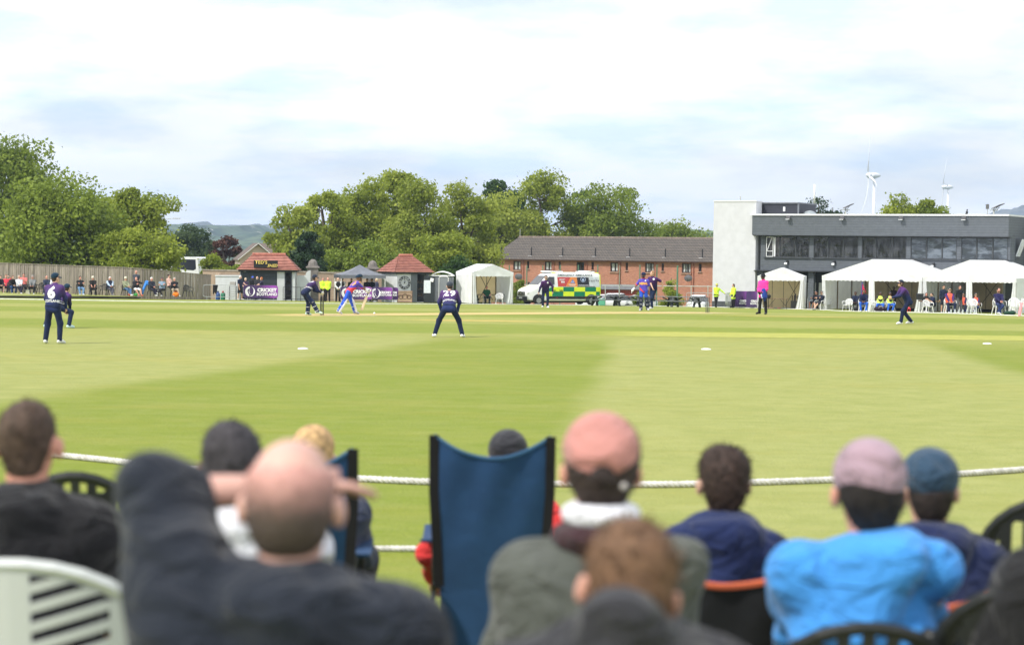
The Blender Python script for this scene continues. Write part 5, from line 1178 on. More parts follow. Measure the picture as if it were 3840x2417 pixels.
b.box((LB / 2, .15, (zg + zb_) / 2), (LB, .3, zb_ - zg)); b.box((LB / 2, .15, (zt_ + ze) / 2), (LB, .3, ze - zt_)); x = 0
for (a, c, k) in W: b.box(((x + a) / 2, .15, (zt_ + zb_) / 2), (a - x, .3, zt_ - zb_)); x = c
b.box(((x + LB) / 2, .15, (zt_ + zb_) / 2), (LB - x, .3, zt_ - zb_)); b.box((.15, dep, (zg + ze) / 2), (.3, 2 * dep - .6, ze - zg)); b.prism([(0.3, ze), (dep, zr - .12), (2 * dep, ze)], .0, .3, 'yz')
b.build('wall', BR, bh_)
BF = M('dark brown frame', (.055, .03, .025), .5); CUR = M('net curtain', (.50, .52, .52), .7, .2, 6); BG_ = M_glass('house glass', (.03, .032, .035), .12)
for (a, c, k) in W:
    zz0 = zb_ if k else zb_ + .18; f = MB(); f.box(((a + c) / 2, .1, zz0 + .04), (c - a, .12, .08)); f.box(((a + c) / 2, .1, zt_ - .06), (c - a, .12, .12)); f.box((a + .06, .1, (zz0 + zt_) / 2), (.11, .12, zt_ - zz0 - .2)); f.box((c - .04, .1, (zz0 + zt_) / 2), (.07, .12, zt_ - zz0 - .2))
    if k: f.box((a + (c - a) * (.55 if k < 3 else .4), .1, (zz0 + zt_) / 2), (.07, .12, zt_ - zz0 - .2))
    if k == 3: f.box((a + (c - a) * .72, .1, (zz0 + zt_) / 2), (.05, .12, zt_ - zz0 - .2))
    if not k: f.box(((a + c) / 2, .16, zb_ + .09), (c - a, .28, .18))
    W_ = f.build('window', BF, bh_); MB().box(((a + c) / 2, .16, (zz0 + zt_) / 2), (c - a - .06, .02, zt_ - zz0 - .1)).build('pane', BG_ if k in (0, 1) else M_glass('house glass pale', (.12, .13, .135), .15), W_)
    if k >= 2: MB().box((a + (c - a) * .32, .14, (zz0 + zt_) / 2), ((c - a) * .34, .01, zt_ - zz0 - .22)).build('curtain', CUR, W_); MB().box((a + (c - a) * .78, .14, (zz0 + zt_) / 2), ((c - a) * .24, .01, zt_ - zz0 - .22)).build('curtain', CUR, W_)
    MB().box(((a + c) / 2, -.04, zz0 - .06), (c - a + .16, .2, .09)).build('sill', M('stone sill', (.42, .27, .2), .8), W_)
RT = M_brick('dark roof tiles', (.16, .135, .115), (.115, .10, .09), (.05, .045, .04), 1.0, .34, .30, .03, .85, .7)
def roofgeo(b):
    rows = 22; e = .35
    for (y0, z0, y1, z1) in ((-e, ze - .02, dep, zr), (2 * dep + e, ze - .02, dep, zr)):
        for r_ in range(rows):
            f0, f1 = r_ / rows, (r_ + 1) / rows; Y0, Z0, Y1, Z1 = y0 + (y1 - y0) * f0, z0 + (z1 - z0) * f0, y0 + (y1 - y0) * f1, z0 + (z1 - z0) * f1
            b.add([(-.25, Y0, Z0), (LB, Y0, Z0), (LB, Y0, Z0 + .05), (-.25, Y0, Z0 + .05), (-.25, Y1, Z1), (LB, Y1, Z1)], [(0, 1, 2, 3), (3, 2, 5, 4)])
b = MB(); roofgeo(b); rf = b.build('roof', RT, bh_)
b = MB()
for k in range(int(LB / .45)): b.tube([(-.25 + k * .45, dep, zr + .02), (-.25 + k * .45 + .43, dep, zr + .02)], [.11, .125], 6)
b.build('ridge_tiles', M('ridge brown', (.22, .17, .14), .85, .2, 3), rf)
b = MB(); b.box((LB / 2, -.42, ze - .03), (LB + .3, .12, .12)); b.box((LB / 2, -.2, ze - .08), (LB, .34, .03)); b.build('gutter', BF, bh_)
b = MB()
for px_ in (1851, 1962, 2075, 2199, 2324, 2459, 2599): x = tb(px_); b.tube([(x, -.07, zg), (x, -.07, ze - .1)], .05, 6)
b.build('downpipe', M('brown pipe', (.26, .09, .06), .6), bh_)
b = MB()
for px_ in (1962, 2075, 2199, 2324, 2459, 2599): x = tb(px_) - .28; b.tube([(x, -.05, zg), (x, -.05, ze - .1)], .03, 6)
b.build('waste_pipe', M('red brown pipe', (.34, .12, .08), .6), bh_)
for px_ in (1863, 1975, 2092, 2215, 2344, 2478, 2617):
    x = tb(px_); fy = .14; MB().tube([(x, fy * dep, ze + (zr - ze) * fy), (x, fy * dep, ze + (zr - ze) * fy + 1.0)], .07, 8).build('vent_pipe', CI, rf); MB().box((x + .02 - .12, fy * dep - .12, ze + (zr - ze) * fy + .05), (.4, .3, .04)).build('flashing', WCOAT, rf)
MB().bar((tb(1946, dep), dep, zr), (tb(1946, dep), dep, zr + 1.0), .04).build('aerial', LG, rf)
def dish(px_, py_, d, lab):
    p = P(px_, py_, d); T = thing('satellite_dish', lab, 'satellite dish', p, rad(-20), 'satellite dishes on the brick houses'); b = MB()
    b.grid(12, 5, lambda u, v: (.46 * v * math.cos(u * 6.2832), -.12 + .10 * v * v, .36 * v * math.sin(u * 6.2832))); b.build('dish', M('grey mesh dish', (.10, .10, .11), .6), T); MB().bar((0, 0, 0), (0, .5, -.05), .04).build('bracket', CI, T); MB().bar((0, -.1, -.3), (0, -.45, 0), .03).build('feed_arm', CI, T)
dish(1945, 1037, 223.5, 'small dark satellite dish on the brick wall left of the ambulance'); dish(2581, 1043, 213.0, 'large dark satellite dish on the brick wall near the pale block')

# ---- turbines
def turbine(label, px_, hub, d, blades, seed=0):
    g_ = Vector(((px_ - 1920) / F * d, d, CZ - 26)); h_ = P(px_, hub, d); g_.x = h_.x; T = thing('wind_turbine', label, 'wind turbine', g_, 0, 'wind turbines on the skyline'); H_ = h_.z - g_.z; TW = M('turbine white', (.74, .76, .79), .5, .02)
    MB().tube([(0, 0, 0), (0, 0, H_ - 1.5)], [2.6, 1.15], 20).build('tower', TW, T, smooth=True)
    ax = Vector((-.97, -.24, 0)); nc = MB(); pts = []; rr = []
    for t_, r_ in ((-6.8, .3), (-6.5, 1.1), (-5.0, 2.0), (-2, 3.1), (1.5, 3.4), (3.6, 3.0), (3.7, 2.6), (5.5, 3.3), (7.5, 2.6), (8.8, 1.3), (9.2, .2)): pts.append(Vector((0, 0, H_ + .8)) + ax * (t_ * .86)); rr.append(r_ * .74)
    nc.tube(pts[:7], rr[:7], 18); nc.build('nacelle', TW, T, smooth=True); MB().tube(pts[6:], rr[6:], 18).build('hub', TW, T, smooth=True)
    c0 = Vector((0, 0, H_ + .8)) + ax * 5.6; sidev = Vector((0, 0, 1)).cross(ax).normalized()
    for (a, bend) in blades:
        dr_ = (Vector((0, 0, 1)) * math.cos(a) + sidev * math.sin(a)).normalized(); pr = dr_.cross(ax).normalized(); b = MB(); L_ = 35; ns = 16
        def cen(s): return c0 + dr_ * (2.2 + (L_ - 2.2) * s) + ax * (bend * s * s)
        vs = []; 
        for i in range(ns + 1):
            s = i / ns; ch_ = (1.2 + 1.6 * min(1, s / .12)) * (1 - s) ** .9 * (1.7 if abs(a) < .3 else 1) + .12 if s > 0 else 1.2; tw = rad((58 if abs(a) < 2.5 else 0) * (1 - s) ** 2 + 4); th_ = .45 * (1 - s) + .05
            cd = pr * math.cos(tw) + ax * math.sin(tw); tn = cd.cross(dr_); c = cen(s)
            for u_, w_ in ((-.35, 0), (0, .5), (.3, .45), (.65, 0), (.3, -.45), (0, -.5)): vs.append(c + cd * (ch_ * u_) + tn * (th_ * w_ * 2))
        b.add(vs, [(i * 6 + k, i * 6 + (k + 1) % 6, (i + 1) * 6 + (k + 1) % 6, (i + 1) * 6 + k) for i in range(ns) for k in range(6)]); b.build('blade', TW, T, smooth=True)
turbine('larger wind turbine, the left one, its blades upright and curving down', 3279, 661, 1697, ((0.02, -1), (3.02, 9), (1.9, 7)))
turbine('smaller wind turbine, the right one, further off near the skyline mountain', 3556, 704, 2177, ((0.0, -5), (-3.0, 0), (1.5, 17)))

# ---- tall posts, mesh fence, cars and shed in the car park
pf_ = thing('net_fence', 'tall green posts and rail of a mesh fence in front of the brick houses', 'fence', (0, 0, 0)); GPM = M('green post', (.10, .20, .13), .6); 
tops = ((1910, 994), (1976, 995), (2036, 994), (2101, 993), (2169, 993), (2242, 993), (2324, 994), (2400, 993), (2464, 992), (2541, 995))
for i, (px_, py_) in enumerate(tops):
    d_ = 178 - i * 1.2; t_ = P(px_, py_, d_); g_ = GD(px_, d_); big = i in (9,)
    MB().tube([(t_.x, t_.y, g_.z), (t_.x, t_.y, t_.z)], .075 if big else .05, 6).build('post', GPM if i != 6 else M('olive post', (.2, .21, .16), .6), pf_)
for (a, c, y) in ((1906, 2035, 1067), (2258, 2690, 1070)):
    A_, B2 = P(a, y, 172), P(c, y + (4 if c > 2500 else 1), 166); MB().tube([A_, B2], .035, 6).build('rail', LG, pf_)
for px_ in (2270, 2322, 2592, 2655):
    A_, B2 = P(px_, 1070, 169), P(px_, 1115, 169); MB().tube([A_, B2 - Vector((0, 0, .6))], .04, 6).build('post', LG, pf_)
def car(label, px_, d, rz, col, L_=4.2, group='cars parked behind the picnic tables'):
    T = thing('parked_car', label, 'car', GD(px_, d), rz, group); st = [(-2.1, .35, .62, .70), (-2.0, .25, .82, .80), (-1.3, .2, .95, .84), (-.75, .2, 1.02, .84), (0, .2, 1.05, .85), (1.0, .2, 1.02, .85), (1.75, .25, .98, .82), (2.05, .3, .85, .74)]
    b = MB(); n_ = 12; vs = []
    for x, zb2, zt2, w_ in st:
        for k in range(n_): a = 2 * math.pi * k / n_ + .26; cx_, cz_ = math.cos(a), math.sin(a); e = lambda v: math.copysign(abs(v) ** .45, v); vs.append((x, w_ * e(cx_), (zb2 + zt2) / 2 + (zt2 - zb2) / 2 * e(cz_)))
    b.add(vs, [(i * n_ + k, i * n_ + (k + 1) % n_, (i + 1) * n_ + (k + 1) % n_, (i + 1) * n_ + k) for i in range(len(st) - 1) for k in range(n_)] + [tuple(range(n_ - 1, -1, -1)), tuple(range((len(st) - 1) * n_, len(st) * n_))]); b.build('body', MC(col, 'paint'), T, smooth=True)
    b = MB(); prf = [(-1.0, .98), (-.35, 1.42), (1.05, 1.45), (1.75, 1.0)]; b.add([(x, s_ * (.76 if z < 1.2 else .60), z) for s_ in (-1, 1) for x, z in prf], [(0, 1, 2, 3), (7, 6, 5, 4), (0, 4, 5, 1), (2, 6, 7, 3)]); b.build('windows', M_glass('car glass', (.04, .045, .05), .1), T)
    b = MB(); b.add([(-.38, -.62, 1.43), (1.07, -.62, 1.46), (1.07, .62, 1.46), (-.38, .62, 1.43), (-.2, -.5, 1.49), (.95, -.5, 1.51), (.95, .5, 1.51), (-.2, .5, 1.49)], [(4, 5, 6, 7), (0, 1, 5, 4), (1, 2, 6, 5), (2, 3, 7, 6), (3, 0, 4, 7)]); b.build('roof', MC(col, 'paint'), T)
    for x in (-1.3, 1.3):
        for s_ in (-1, 1): w = MB().lathe([(.18, -.1), (.32, -.1), (.33, 0), (.32, .1), (.18, .1)], n=14).build('wheel', MC((.02, .02, .02)), T, loc=(x, s_ * .76, .32)); w.rotation_euler.x = math.pi / 2
    for s_ in (-1, 1): MB().box((-2.04, s_ * .55, .7), (.08, .3, .14)).build('headlight', M('lamp glass', (.75, .77, .78), .25), T)
    return T
car('white car behind the first picnic table next to the ambulance', 2290, 172, rad(8), (.75, .76, .78)); car('silver car behind the second picnic table', 2385, 178, rad(-10), (.45, .46, .48)); car('white car seen between the picnic tables and the pale block', 2615, 174, rad(78), (.75, .76, .78))
car('white car just right of the ambulance, low behind the table tops', 2245, 184, rad(20), (.7, .7, .7))
rs = thing('red_shed', 'low dark red shed with a grey roof behind the car park', 'shed', GD(2340, 200), rad(-8)); zt2 = P(2340, 1067, 200).z - rs.location.z
MB().box((0, 1, (zt2 - .4) / 2), (5, 2.4, zt2 - .4)).build('wall', M_lines('red boards', (.26, .05, .04), 'x', .2, .08, (.12, .02, .02), .7, .1, .15, .2), rs); MB().prism([(-.5, zt2 - .45), (1, zt2), (2.5, zt2 - .45), (2.5, zt2 - .5), (-.5, zt2 - .5)], -2.7, 2.7, 'yz').build('roof', M('grey felt', (.13, .13, .135), .8), rs)
MB().box((0, 0, .25), (.7, .5, .5), bev=.04).build('crate', MC((.12, .42, .28), 'plastic'), None, GD(2250, 151)); tag(bpy.data.objects['crate'], 'small green box on the grass under the first picnic table', 'box')
gbm = barrier('steel crowd barrier left of the pale block', 2628, 156, rad(-20), group='steel barriers by the pale block'); 
for k, w_ in enumerate(('frontmost steel barrier of the folded stack between the two stewards', 'steel barrier second in the folded stack between the stewards', 'steel barrier third in the folded stack between the stewards', 'rearmost steel barrier of the folded stack between the two stewards')): o2 = copy_tree(gbm, GD(2742 + k * 6, 147.6 + .3 * k), rad(62 - k * 4), w_)
banner('purple banner on the pale block wall, right of the stewards', 2782, 147.6, rad(-24), 1.35, bh=(.1, 1.25), txt=False); banner('dark purple banner partly hidden by the small marquee', 2824, 146.4, rad(-26), 1.1, bh=(.1, 1.25), txt=False)
for T, x in ((bpy.data.objects['banner.004'], 0), (bpy.data.objects['banner.005'], 0)): text('CRICKET', .2, LW, T, lambda u, v: (u + .22, -.085, .52 + v), bold=.012); text('SCOTLAND', .165, LW, T, lambda u, v: (u + .22, -.085, .33 + v), bold=.008)
# ------------------------------------------------------------------ marquees
def cloth_mat(name, col, tr):
    m, t, b, o = nodes(name); q = NT(t); v = q.obj(); n = q.noise(v, 1.3, 4); c = q.mix(q.ss(n, .3, .7), c3(col, .95), c3(col, 1.03)); q.l(c, b.inputs['Base Color']); b.inputs['Roughness'].default_value = .6
    q.bump(n, b, .35, .12); tn = t.nodes.new('ShaderNodeBsdfTranslucent'); q.l(c, tn.inputs[0]); ms = t.nodes.new('ShaderNodeMixShader'); ms.inputs[0].default_value = tr
    q.l(b.outputs[0], ms.inputs[1]); q.l(tn.outputs[0], ms.inputs[2]); q.l(ms.outputs[0], o.inputs[0]); MATS[name] = m; return m
PVC = cloth_mat('white marquee cloth', (.94, .95, .96), .33); INL = cloth_mat('cream marquee lining', (.93, .82, .62), .60)
BRZ = M('bronze frame', (.20, .15, .10), .5)
def marquee(label, o, rz, w, dp, eave, ridge, bays=1, closed_left=True, center=True, door=False):
    "o: front left corner on the ground; the front is the gable side at y = 0"
    T = thing('marquee', label, 'marquee', o, rz, 'white marquees at the boundary'); vd = .34
    def rz_(x): return eave + (ridge - eave) * (1 - abs(2 * x / w - 1))
    def roof(u, v):
        x = w * u; y = dp * v; sag = .05 * math.sin(math.pi * v * bays) ** 2 * math.sin(math.pi * (2 * u % 1)); return (x, y, rz_(x) - sag)
    MB().slab(24, 10 * bays, roof, (0, 0, .012)).build('roof', PVC, T, smooth=False)
    rd = lambda x, y: .015 * math.sin(x * 3.1 + y) + .01 * math.sin(x * 7)
    def gable(y_, name):
        sc = max(6, int(w / .30)); n_ = sc * 6
        def fn(u, v):
            x = w * u; zt = rz_(x); zb_ = eave - vd + .05 * abs(math.cos(math.pi * u * sc)); return (x, y_ + rd(x, v * 3) * math.sin(math.pi * v), zb_ + (zt - zb_) * v)
        MB().slab(n_, 6, fn, (0, .012, 0)).build(name, PVC, T)
    gable(-.03, 'front_gable'); gable(dp + .02, 'back_gable')
    for x_, nm in ((-.02, 'left_valance'), (w + .01, 'right_valance')):
        sc = int(dp / .30); n_ = sc * 6
        MB().slab(n_, 2, lambda u, v: (x_ + .012 * math.sin(dp * u * 4), dp * u, eave + .02 - (vd - .05 * abs(math.cos(math.pi * u * sc))) * v), (.012, 0, 0)).build('valance', PVC, T)
    for x_ in (.0, w):
        MB().slab(int(dp * 6), 2, lambda u, v: (x_ + .02 * math.sin(dp * u * 8), .02 + (dp - .04) * u, .03 + (eave - .1) * v), (.01 if x_ else -.01, 0, 0)).build('side_wall', [PVC], T)
        0 and MB().slab(int(dp * 6), 2, lambda u, v: (x_ + (.03 if not x_ else -.03) + .02 * math.sin(dp * u * 8), .04 + (dp - .08) * u, .03 + (eave - .1) * v), (-.006 if x_ else .006, 0, 0)).build('lining', [INL], T)
    MB().slab(int(w * 6), 2, lambda u, v: (w * u, dp - .05 + .02 * math.sin(w * u * 7), .03 + (eave - .05) * v), (0, .01, 0)).build('back_wall', INL, T)
    0 and MB().slab(int(w * 6), 2, lambda u, v: (w * u, dp + .01, .03 + (eave - .05) * v), (0, .005, 0)).build('back_cover', PVC, T)
    for x_ in (.05, w - .05):
        for k in range(bays + 1): MB().bar((x_, .05 + (dp - .1) * k / bays, 0), (x_, .05 + (dp - .1) * k / bays, eave), .07).build('pole', BRZ, T)
    b = MB(); bb = [(w * .18, w * .42), (w * .58, w * .82)] if w > 4 else [(w * .55, w * .9)]
    for a, c in bb: b.bar((a, dp - .14, .2), (c, dp - .14, eave - .1), .05, .03); b.bar((c, dp - .16, .2), (a, dp - .16, eave - .1), .05, .03)
    b.build('brace', BRZ, T)
    for x_ in np.arange(w / 4, w, w / 4): b.bar((x_, dp - .08, .05), (x_, dp - .08, eave), .03)
    b.build('wall_joint', BRZ, T)
    def curtain(x_, wd, spread, name='curtain'):
        b = MB(); sgn = 1 if spread > 0 else -1
        def fn(u, v):
            wv = wd + abs(spread) * max(0, 1 - v * 1.15) ** 1.5; x = x_ + sgn * wv * u; return (x, -.0 + .05 * math.sin(u * 16) * (.4 + .6 * (1 - v)) - .03, .04 + (eave - .12) * v)
        b.slab(20, 8, fn, (0, .015, 0)); b.build(name, PVC, T)
    curtain(.02, .22, .16); curtain(w - .02, .22, -.30)
    if center and w > 4: curtain(w / 2 - .2, .40, .10)
    return T
MR = rad(-28)
# small marquee right
o1 = GD(2838, 141.5); m1 = marquee('small white marquee with an umpire in pink standing in front of it', o1, rad(-12), 3.25, 3.0, 2.32, 2.92, center=False)
o2 = GD(3080, 138.0); m2 = marquee('middle white marquee with players on plastic chairs under its valance', o2, MR, 7.1, 9.5, 2.38, 3.55, 3)
o3 = frame_pt(m2, 7.14, 0); o3.z = gz(o3.x, o3.y); m3 = marquee('right-hand white marquee with substitutes in orange bibs in front of it', o3, MR, 6.3, 10.5, 2.38, 3.55, 3)
o4 = GD(1769, 147.6); m4 = marquee('lone white marquee with a man in a green shirt sitting in it', o4, rad(24), 3.3, 3.2, 2.34, 2.93, center=False)
dd = thing('glass_door', 'grey framed dark glass door standing at the back of the right-hand marquee', 'door', frame_pt(m3, 4.6, 6.0), MR)
MB().box((0, 0, 1.5), (1.1, .05, 1.5)).build('pane', M('dark pane', (.06, .07, .07), .2), dd); b = MB(); b.box((-.6, 0, 1.15), (.14, .08, 2.3)); b.box((.6, 0, 1.15), (.14, .08, 2.3)); b.box((0, 0, .72), (1.08, .08, .12)); b.box((0, .01, .33), (1.08, .05, .66)); b.build('frame', M('grey door frame', (.36, .38, .40), .5), dd)

# ------------------------------------------------------------------ plastic chairs
PLW = M('white chair plastic', (.78, .78, .78), .35, .03, 2); PLB = M('black chair plastic', (.02, .022, .022), .4, .05, 2)
def mono_chair(mat, detail=False):
    T = thing('plastic_chair', 'plastic garden chair', 'chair', (0, 0, -500)); b = MB()
    b.slab(8, 8, lambda u, v: (-.22 + .44 * u, -.22 + .43 * v, .43 - .03 * math.sin(math.pi * u) - .02 * v), (0, 0, -.022)); b.build('seat', mat, T, smooth=False)
    # back: an arched frame with slots
    def bk(x, z): return (x, .20 + .16 * (z - .42) + .02 - .10 * (x / .25) ** 2 * .8, z)
    b = MB(); n_ = 16; arc = [(-.25, .44)] + [(-.25 * math.cos(a) if True else 0, .62 + .20 * math.sin(a)) for a in np.linspace(0, math.pi, n_)] + [(.25, .44)]
    b.tube([bk(x, z) for x, z in arc], .022, 6, flat=.7)
    rg_ = 7
    def top(x): return .62 + .20 * math.sqrt(max(0, 1 - (x / .25) ** 2)) - .015
    if detail:      # chevrons of slots: bars between a spine and the rim
        b.slab(2, 10, lambda u, v: bk(-.035 + .07 * u, .44 + (top(0) - .44) * v), (0, .012, 0))
        for sg in (-1, 1):
            b.slab(2, 12, lambda u, v, sg=sg: bk(sg * (.175 + .055 * u * 1.0), .44 + (top(.21) - .42) * v), (0, .012, 0))
            for k in range(9):
                z0 = .44 + k * .045; b.slab(6, 1, lambda u, v, sg=sg, z0=z0: bk(sg * (.03 + .16 * u), min(top(.03 + .16 * u), z0 + .055 * u + .022 * v)), (0, .012, 0))
    else:
        for k in range(rg_): x = -.19 + .38 * k / (rg_ - 1); b.slab(1, 6, lambda u, v, x=x: bk(x - .017 + .034 * u, .43 + (top(x) - .43) * v), (0, .012, 0))
        b.slab(8, 1, lambda u, v: bk(-.22 + .44 * u, .74 + .03 * v if abs(u - .5) < .4 else .66 + .03 * v), (0, .012, 0))
    b.build('backrest', mat, T)
    for sg in (-1, 1):
        b = MB(); b.tube([bk(sg * .25, .66), (sg * .285, .08, .655), (sg * .295, -.12, .65), (sg * .29, -.24, .62), (sg * .28, -.255, .43)], .026, 6, flat=.6); b.build('armrest', mat, T, smooth=True)
        for y0, y1 in ((-.22, -.29), (.17, .30)): b = MB(); b.slab(3, 5, lambda u, v: (sg * (.215 + .06 * (1 - v) + .012 * math.sin(u * 3)), y0 + (y1 - y0) * (1 - v) + (u - .5) * (.05 + .05 * v), .44 * v), (-.02 * sg, 0, 0)); b.build('leg', mat, T)
    return T
chW = mono_chair(PLW); chB = mono_chair(PLB); _usedc = set()
def chair(proto, label, loc, rz, group=None, s=1.0):
    if proto.name not in _usedc: _usedc.add(proto.name); c = proto; c.location = loc; c.rotation_euler.z = rz; c['label'] = label
    else: c = copy_tree(proto, loc, rz, label)
    if group: c['group'] = group
    c.scale = (s, s, s); return c

# ------------------------------------------------------------------ picnic tables
def picnic(label, px_, d, rz):
    T = thing('picnic_table', label, 'picnic table', GD(px_, d), rz, 'black picnic tables on the grass'); PB = M('black stained wood', (.035, .04, .042), .6, .25, 3, .3, 10); PT_ = M('weathered table top', (.17, .18, .185), .6, .3, 3, .3, 10)
    for k in range(5): MB().box((0, -.30 + k * .15, .75), (2.5, .13, .045)).build('top_plank', PT_, T)
    for s_ in (-1, 1):
        b = MB(); b.box((0, s_ * .66, .44), (2.5, .14, .045)); b.box((0, s_ * .81, .44), (2.5, .13, .045)); b.build('bench', PT_, T)
    for x_ in (-.85, .85):
        for s_ in (-1, 1): MB().bar((x_, s_ * .26, .72), (x_, s_ * .72, 0), .09, .16, (1, 0, 0)).build('leg', PB, T)
        MB().box((x_ + .05, 0, .38), (.05, 1.7, .12)).build('crossbar', PB, T); MB().box((x_ + .05, 0, .68), (.05, .74, .09)).build('crossbar', PB, T); MB().bar((x_, 0, .42), (x_ * .35, 0, .7), .04, .09).build('brace', PB, T)
picnic('black picnic table beside the rear of the ambulance', 2270, 147.5, rad(14)); picnic('black picnic table second from the ambulance, behind the blue-shirted batter', 2350, 150.5, rad(-8)); picnic('black picnic table behind the bowler', 2468, 149, rad(6)); picnic('black picnic table nearest the pale block, tilted towards the stewards', 2570, 145.5, rad(-24))

# ------------------------------------------------------------------ the ambulance
am = thing('ambulance', 'white, yellow and green chequered emergency ambulance van facing left behind the boundary', 'ambulance', GD(2092, 152.5), rad(24), None)
AW = M('ambulance white', (.78, .79, .80), .3, .02); YEL = M('saturn yellow', (.72, .85, .03), .4, .03); GRN = M('ambulance green', (.0, .20, .095), .4, .03); ABK = M('black trim', (.02, .021, .023), .5); AGL = M_glass('van glass', (.03, .035, .042), .05)
Lh = 3.05
stn = [(-3.1, .42, .98, .74), (-3.04, .38, 1.12, .86), (-2.8, .34, 1.26, .95), (-2.35, .32, 1.42, .99), (-2.12, .32, 1.52, 1.0), (-1.55, .32, 2.10, 1.0), (-1.28, .32, 2.32, 1.0), (-.95, .32, 2.44, 1.01), (-.5, .32, 2.48, 1.02), (1.0, .32, 2.50, 1.02), (2.6, .34, 2.49, 1.02), (2.95, .36, 2.45, 1.01), (3.08, .42, 2.36, .98)]
def hwz(z): return 1.0 if z < 1.25 else 1.0 - .13 * ((z - 1.25) / 1.25) ** 1.5
def ring(x, zb, zt, w):
    pts = []; r_ = min(.16, (zt - zb) * .25)
    for s_ in (1, -1):
        seg = [(zb, .92), (zb + .06, .99), (zb + .3, 1.0), (min(1.25, zt * .6 + zb * .4), 1.0), (zt - r_ * 1.6, 1), (zt - r_ * .7, .975), (zt - r_ * .2, .91), (zt, .80)]
        if s_ < 0: seg = seg[::-1]
        for z, k in seg: pts.append((x, s_ * w * k * hwz(z) * (1.0), z))
    return pts
b = MB(); vs = []
for st in stn: vs += ring(*st)
n_ = 16; b.add(vs, [(i * n_ + k, (i + 1) * n_ + k, (i + 1) * n_ + (k + 1) % n_, i * n_ + (k + 1) % n_) for i in range(len(stn) - 1) for k in range(n_)] + [tuple(range(n_)), tuple(range(len(stn) * n_ - 1, (len(stn) - 1) * n_ - 1, -1))])
body = smooth_sharp(b.build('body', AW, am), 35)
def sd_(x, z, e=.012):     # camera-side wall (local -y)
    w = np.interp(x, [s[0] for s in stn], [s[3] for s in stn]); return (x, -(w * hwz(z) + e), z)
def panel(name, poly, mat, e=.012, parent=None, nz=3):
    "polygon (x, z) laid on the side"
    if isinstance(poly[0], tuple):
        pts = [sd_(*p, e) for p in poly] + [sd_(*p, e - .01) for p in poly]; n = len(poly); return MB().add(pts, [tuple(range(n))] + [(i, (i + 1) % n, (i + 1) % n + n, i + n) for i in range(n)]).build(name, mat, parent or am)
    x0, z0, x1, z1 = poly
    return MB().slab(max(2, int((x1 - x0) / .15)), nz, lambda u, v: sd_(x0 + (x1 - x0) * u, z0 + (z1 - z0) * v, e), (0, .008, 0)).build(name, mat, parent or am)
liv = thing('livery', '', '', (0, 0, 0)); 
for k in ('label', 'category'): del liv[k]
liv.parent = am
cols = [-.94, -.02, .90, 1.86, 2.80, 3.02]
xs_ = [-1.86, -1.0, -.08, .84, 1.76, 2.70, 3.04]
for i in range(len(xs_) - 1):
    for r_ in (0, 1):
        top = r_ == 1; z0, z1 = (1.04, 1.38) if top else (.68, 1.035)
        if i == 5 and top: pass
        if i == 0 and top: panel('square', ((-1.86, 1.04), (-1.005, 1.04), (-1.005, 1.38), (-1.5, 1.22)), GRN, parent=liv); continue
        c = YEL if (i % 2 == 1) == top else GRN
        if i == 0: c = YEL
        panel('square', (xs_[i] + .004, z0, xs_[i + 1] - .004, z1), c, parent=liv)
panel('square', (-.93, 1.04, -.62, 1.38), YEL, .016, liv)
panel('side_strip', (-1.35, .47, 2.45, .67), ABK, .03); panel('side_mark', (-.65, .55, -.56, .59), M('red marker', (.5, .03, .03), .4), .036, liv); panel('side_mark', (1.75, .55, 1.84, .59), M('red marker', (1, 0, 0)), .036, liv)
MB().slab(24, 1, lambda u, v: (-.95 + 3.95 * u, -(np.interp(-.95 + 3.95 * u, [s[0] for s in stn], [s[3] for s in stn]) * (.905 - .06 * v) * hwz(2.40) + .012), 2.415 + .07 * v), (0, .005, 0)).build('roof_edge', YEL, am)
MB().slab(1, 10, lambda u, v: (3.03 + .06 * u, -(1.01 - .01 * u) * hwz(.5 + 1.85 * v) - .012, .5 + 1.85 * v), (0, .006, 0)).build('rear_edge', YEL, am)
wn = panel('side_window', ((-1.62, 1.42), (-1.0, 1.46), (-.82, 1.60), (-.82, 2.14), (-1.26, 2.16), (-1.42, 2.0)), AGL, .016)
panel('quarter_window', ((-1.86, 1.40), (-1.66, 1.42), (-1.46, 2.0), (-1.52, 1.96)), AGL, .016)
PRED = M('poster red', (.52, .06, .06), .5); PORG = M('poster orange', (.75, .25, .06), .5); PBLK = M('poster black', (.012, .013, .02), .4); PGRY = M('poster grey', (.56, .60, .63), .5)
q1 = panel('poster', ((-.52, 1.42), (.12, 1.42), (.55, 2.13), (-.56, 2.13)), PRED, .014); q2 = panel('poster', ((.12, 1.42), (1.12, 1.42), (1.08, 2.13), (.55, 2.13)), PORG, .014); q3 = panel('poster', ((1.14, 1.47), (2.12, 1.47), (2.08, 2.13), (1.09, 2.13)), PBLK, .014)
q4 = panel('poster', ((2.14, 1.44), (2.92, 1.44), (2.88, 2.13), (2.11, 2.13)), PGRY, .014); panel('rubbing_strip', (1.1, 1.40, 2.6, 1.44), ABK, .02)
tf = lambda cx_, cz_, e=.024: (lambda x, y: sd_(cx_ + x, cz_ + y, e))
DT = M('dark lettering', (.05, .07, .08), .5)
text('EMERGENCY AMBULANCE', .235, DT, am, tf(.95, 2.28), bold=.004, spacing=1.05, sub=0); text('FACTS', .17, M('black lettering', (.02, .02, .02), .5), q4, tf(2.53, 1.86), bold=.006, spacing=1.9)
text('. . . . . . .', .1, DT, q4, tf(2.5, 1.74)); text('999', .21, LW, q1, tf(-.12, 1.74), bold=.008); text('111', .16, LW, q2, tf(.70, 1.76), bold=.005)
b = MB(); 
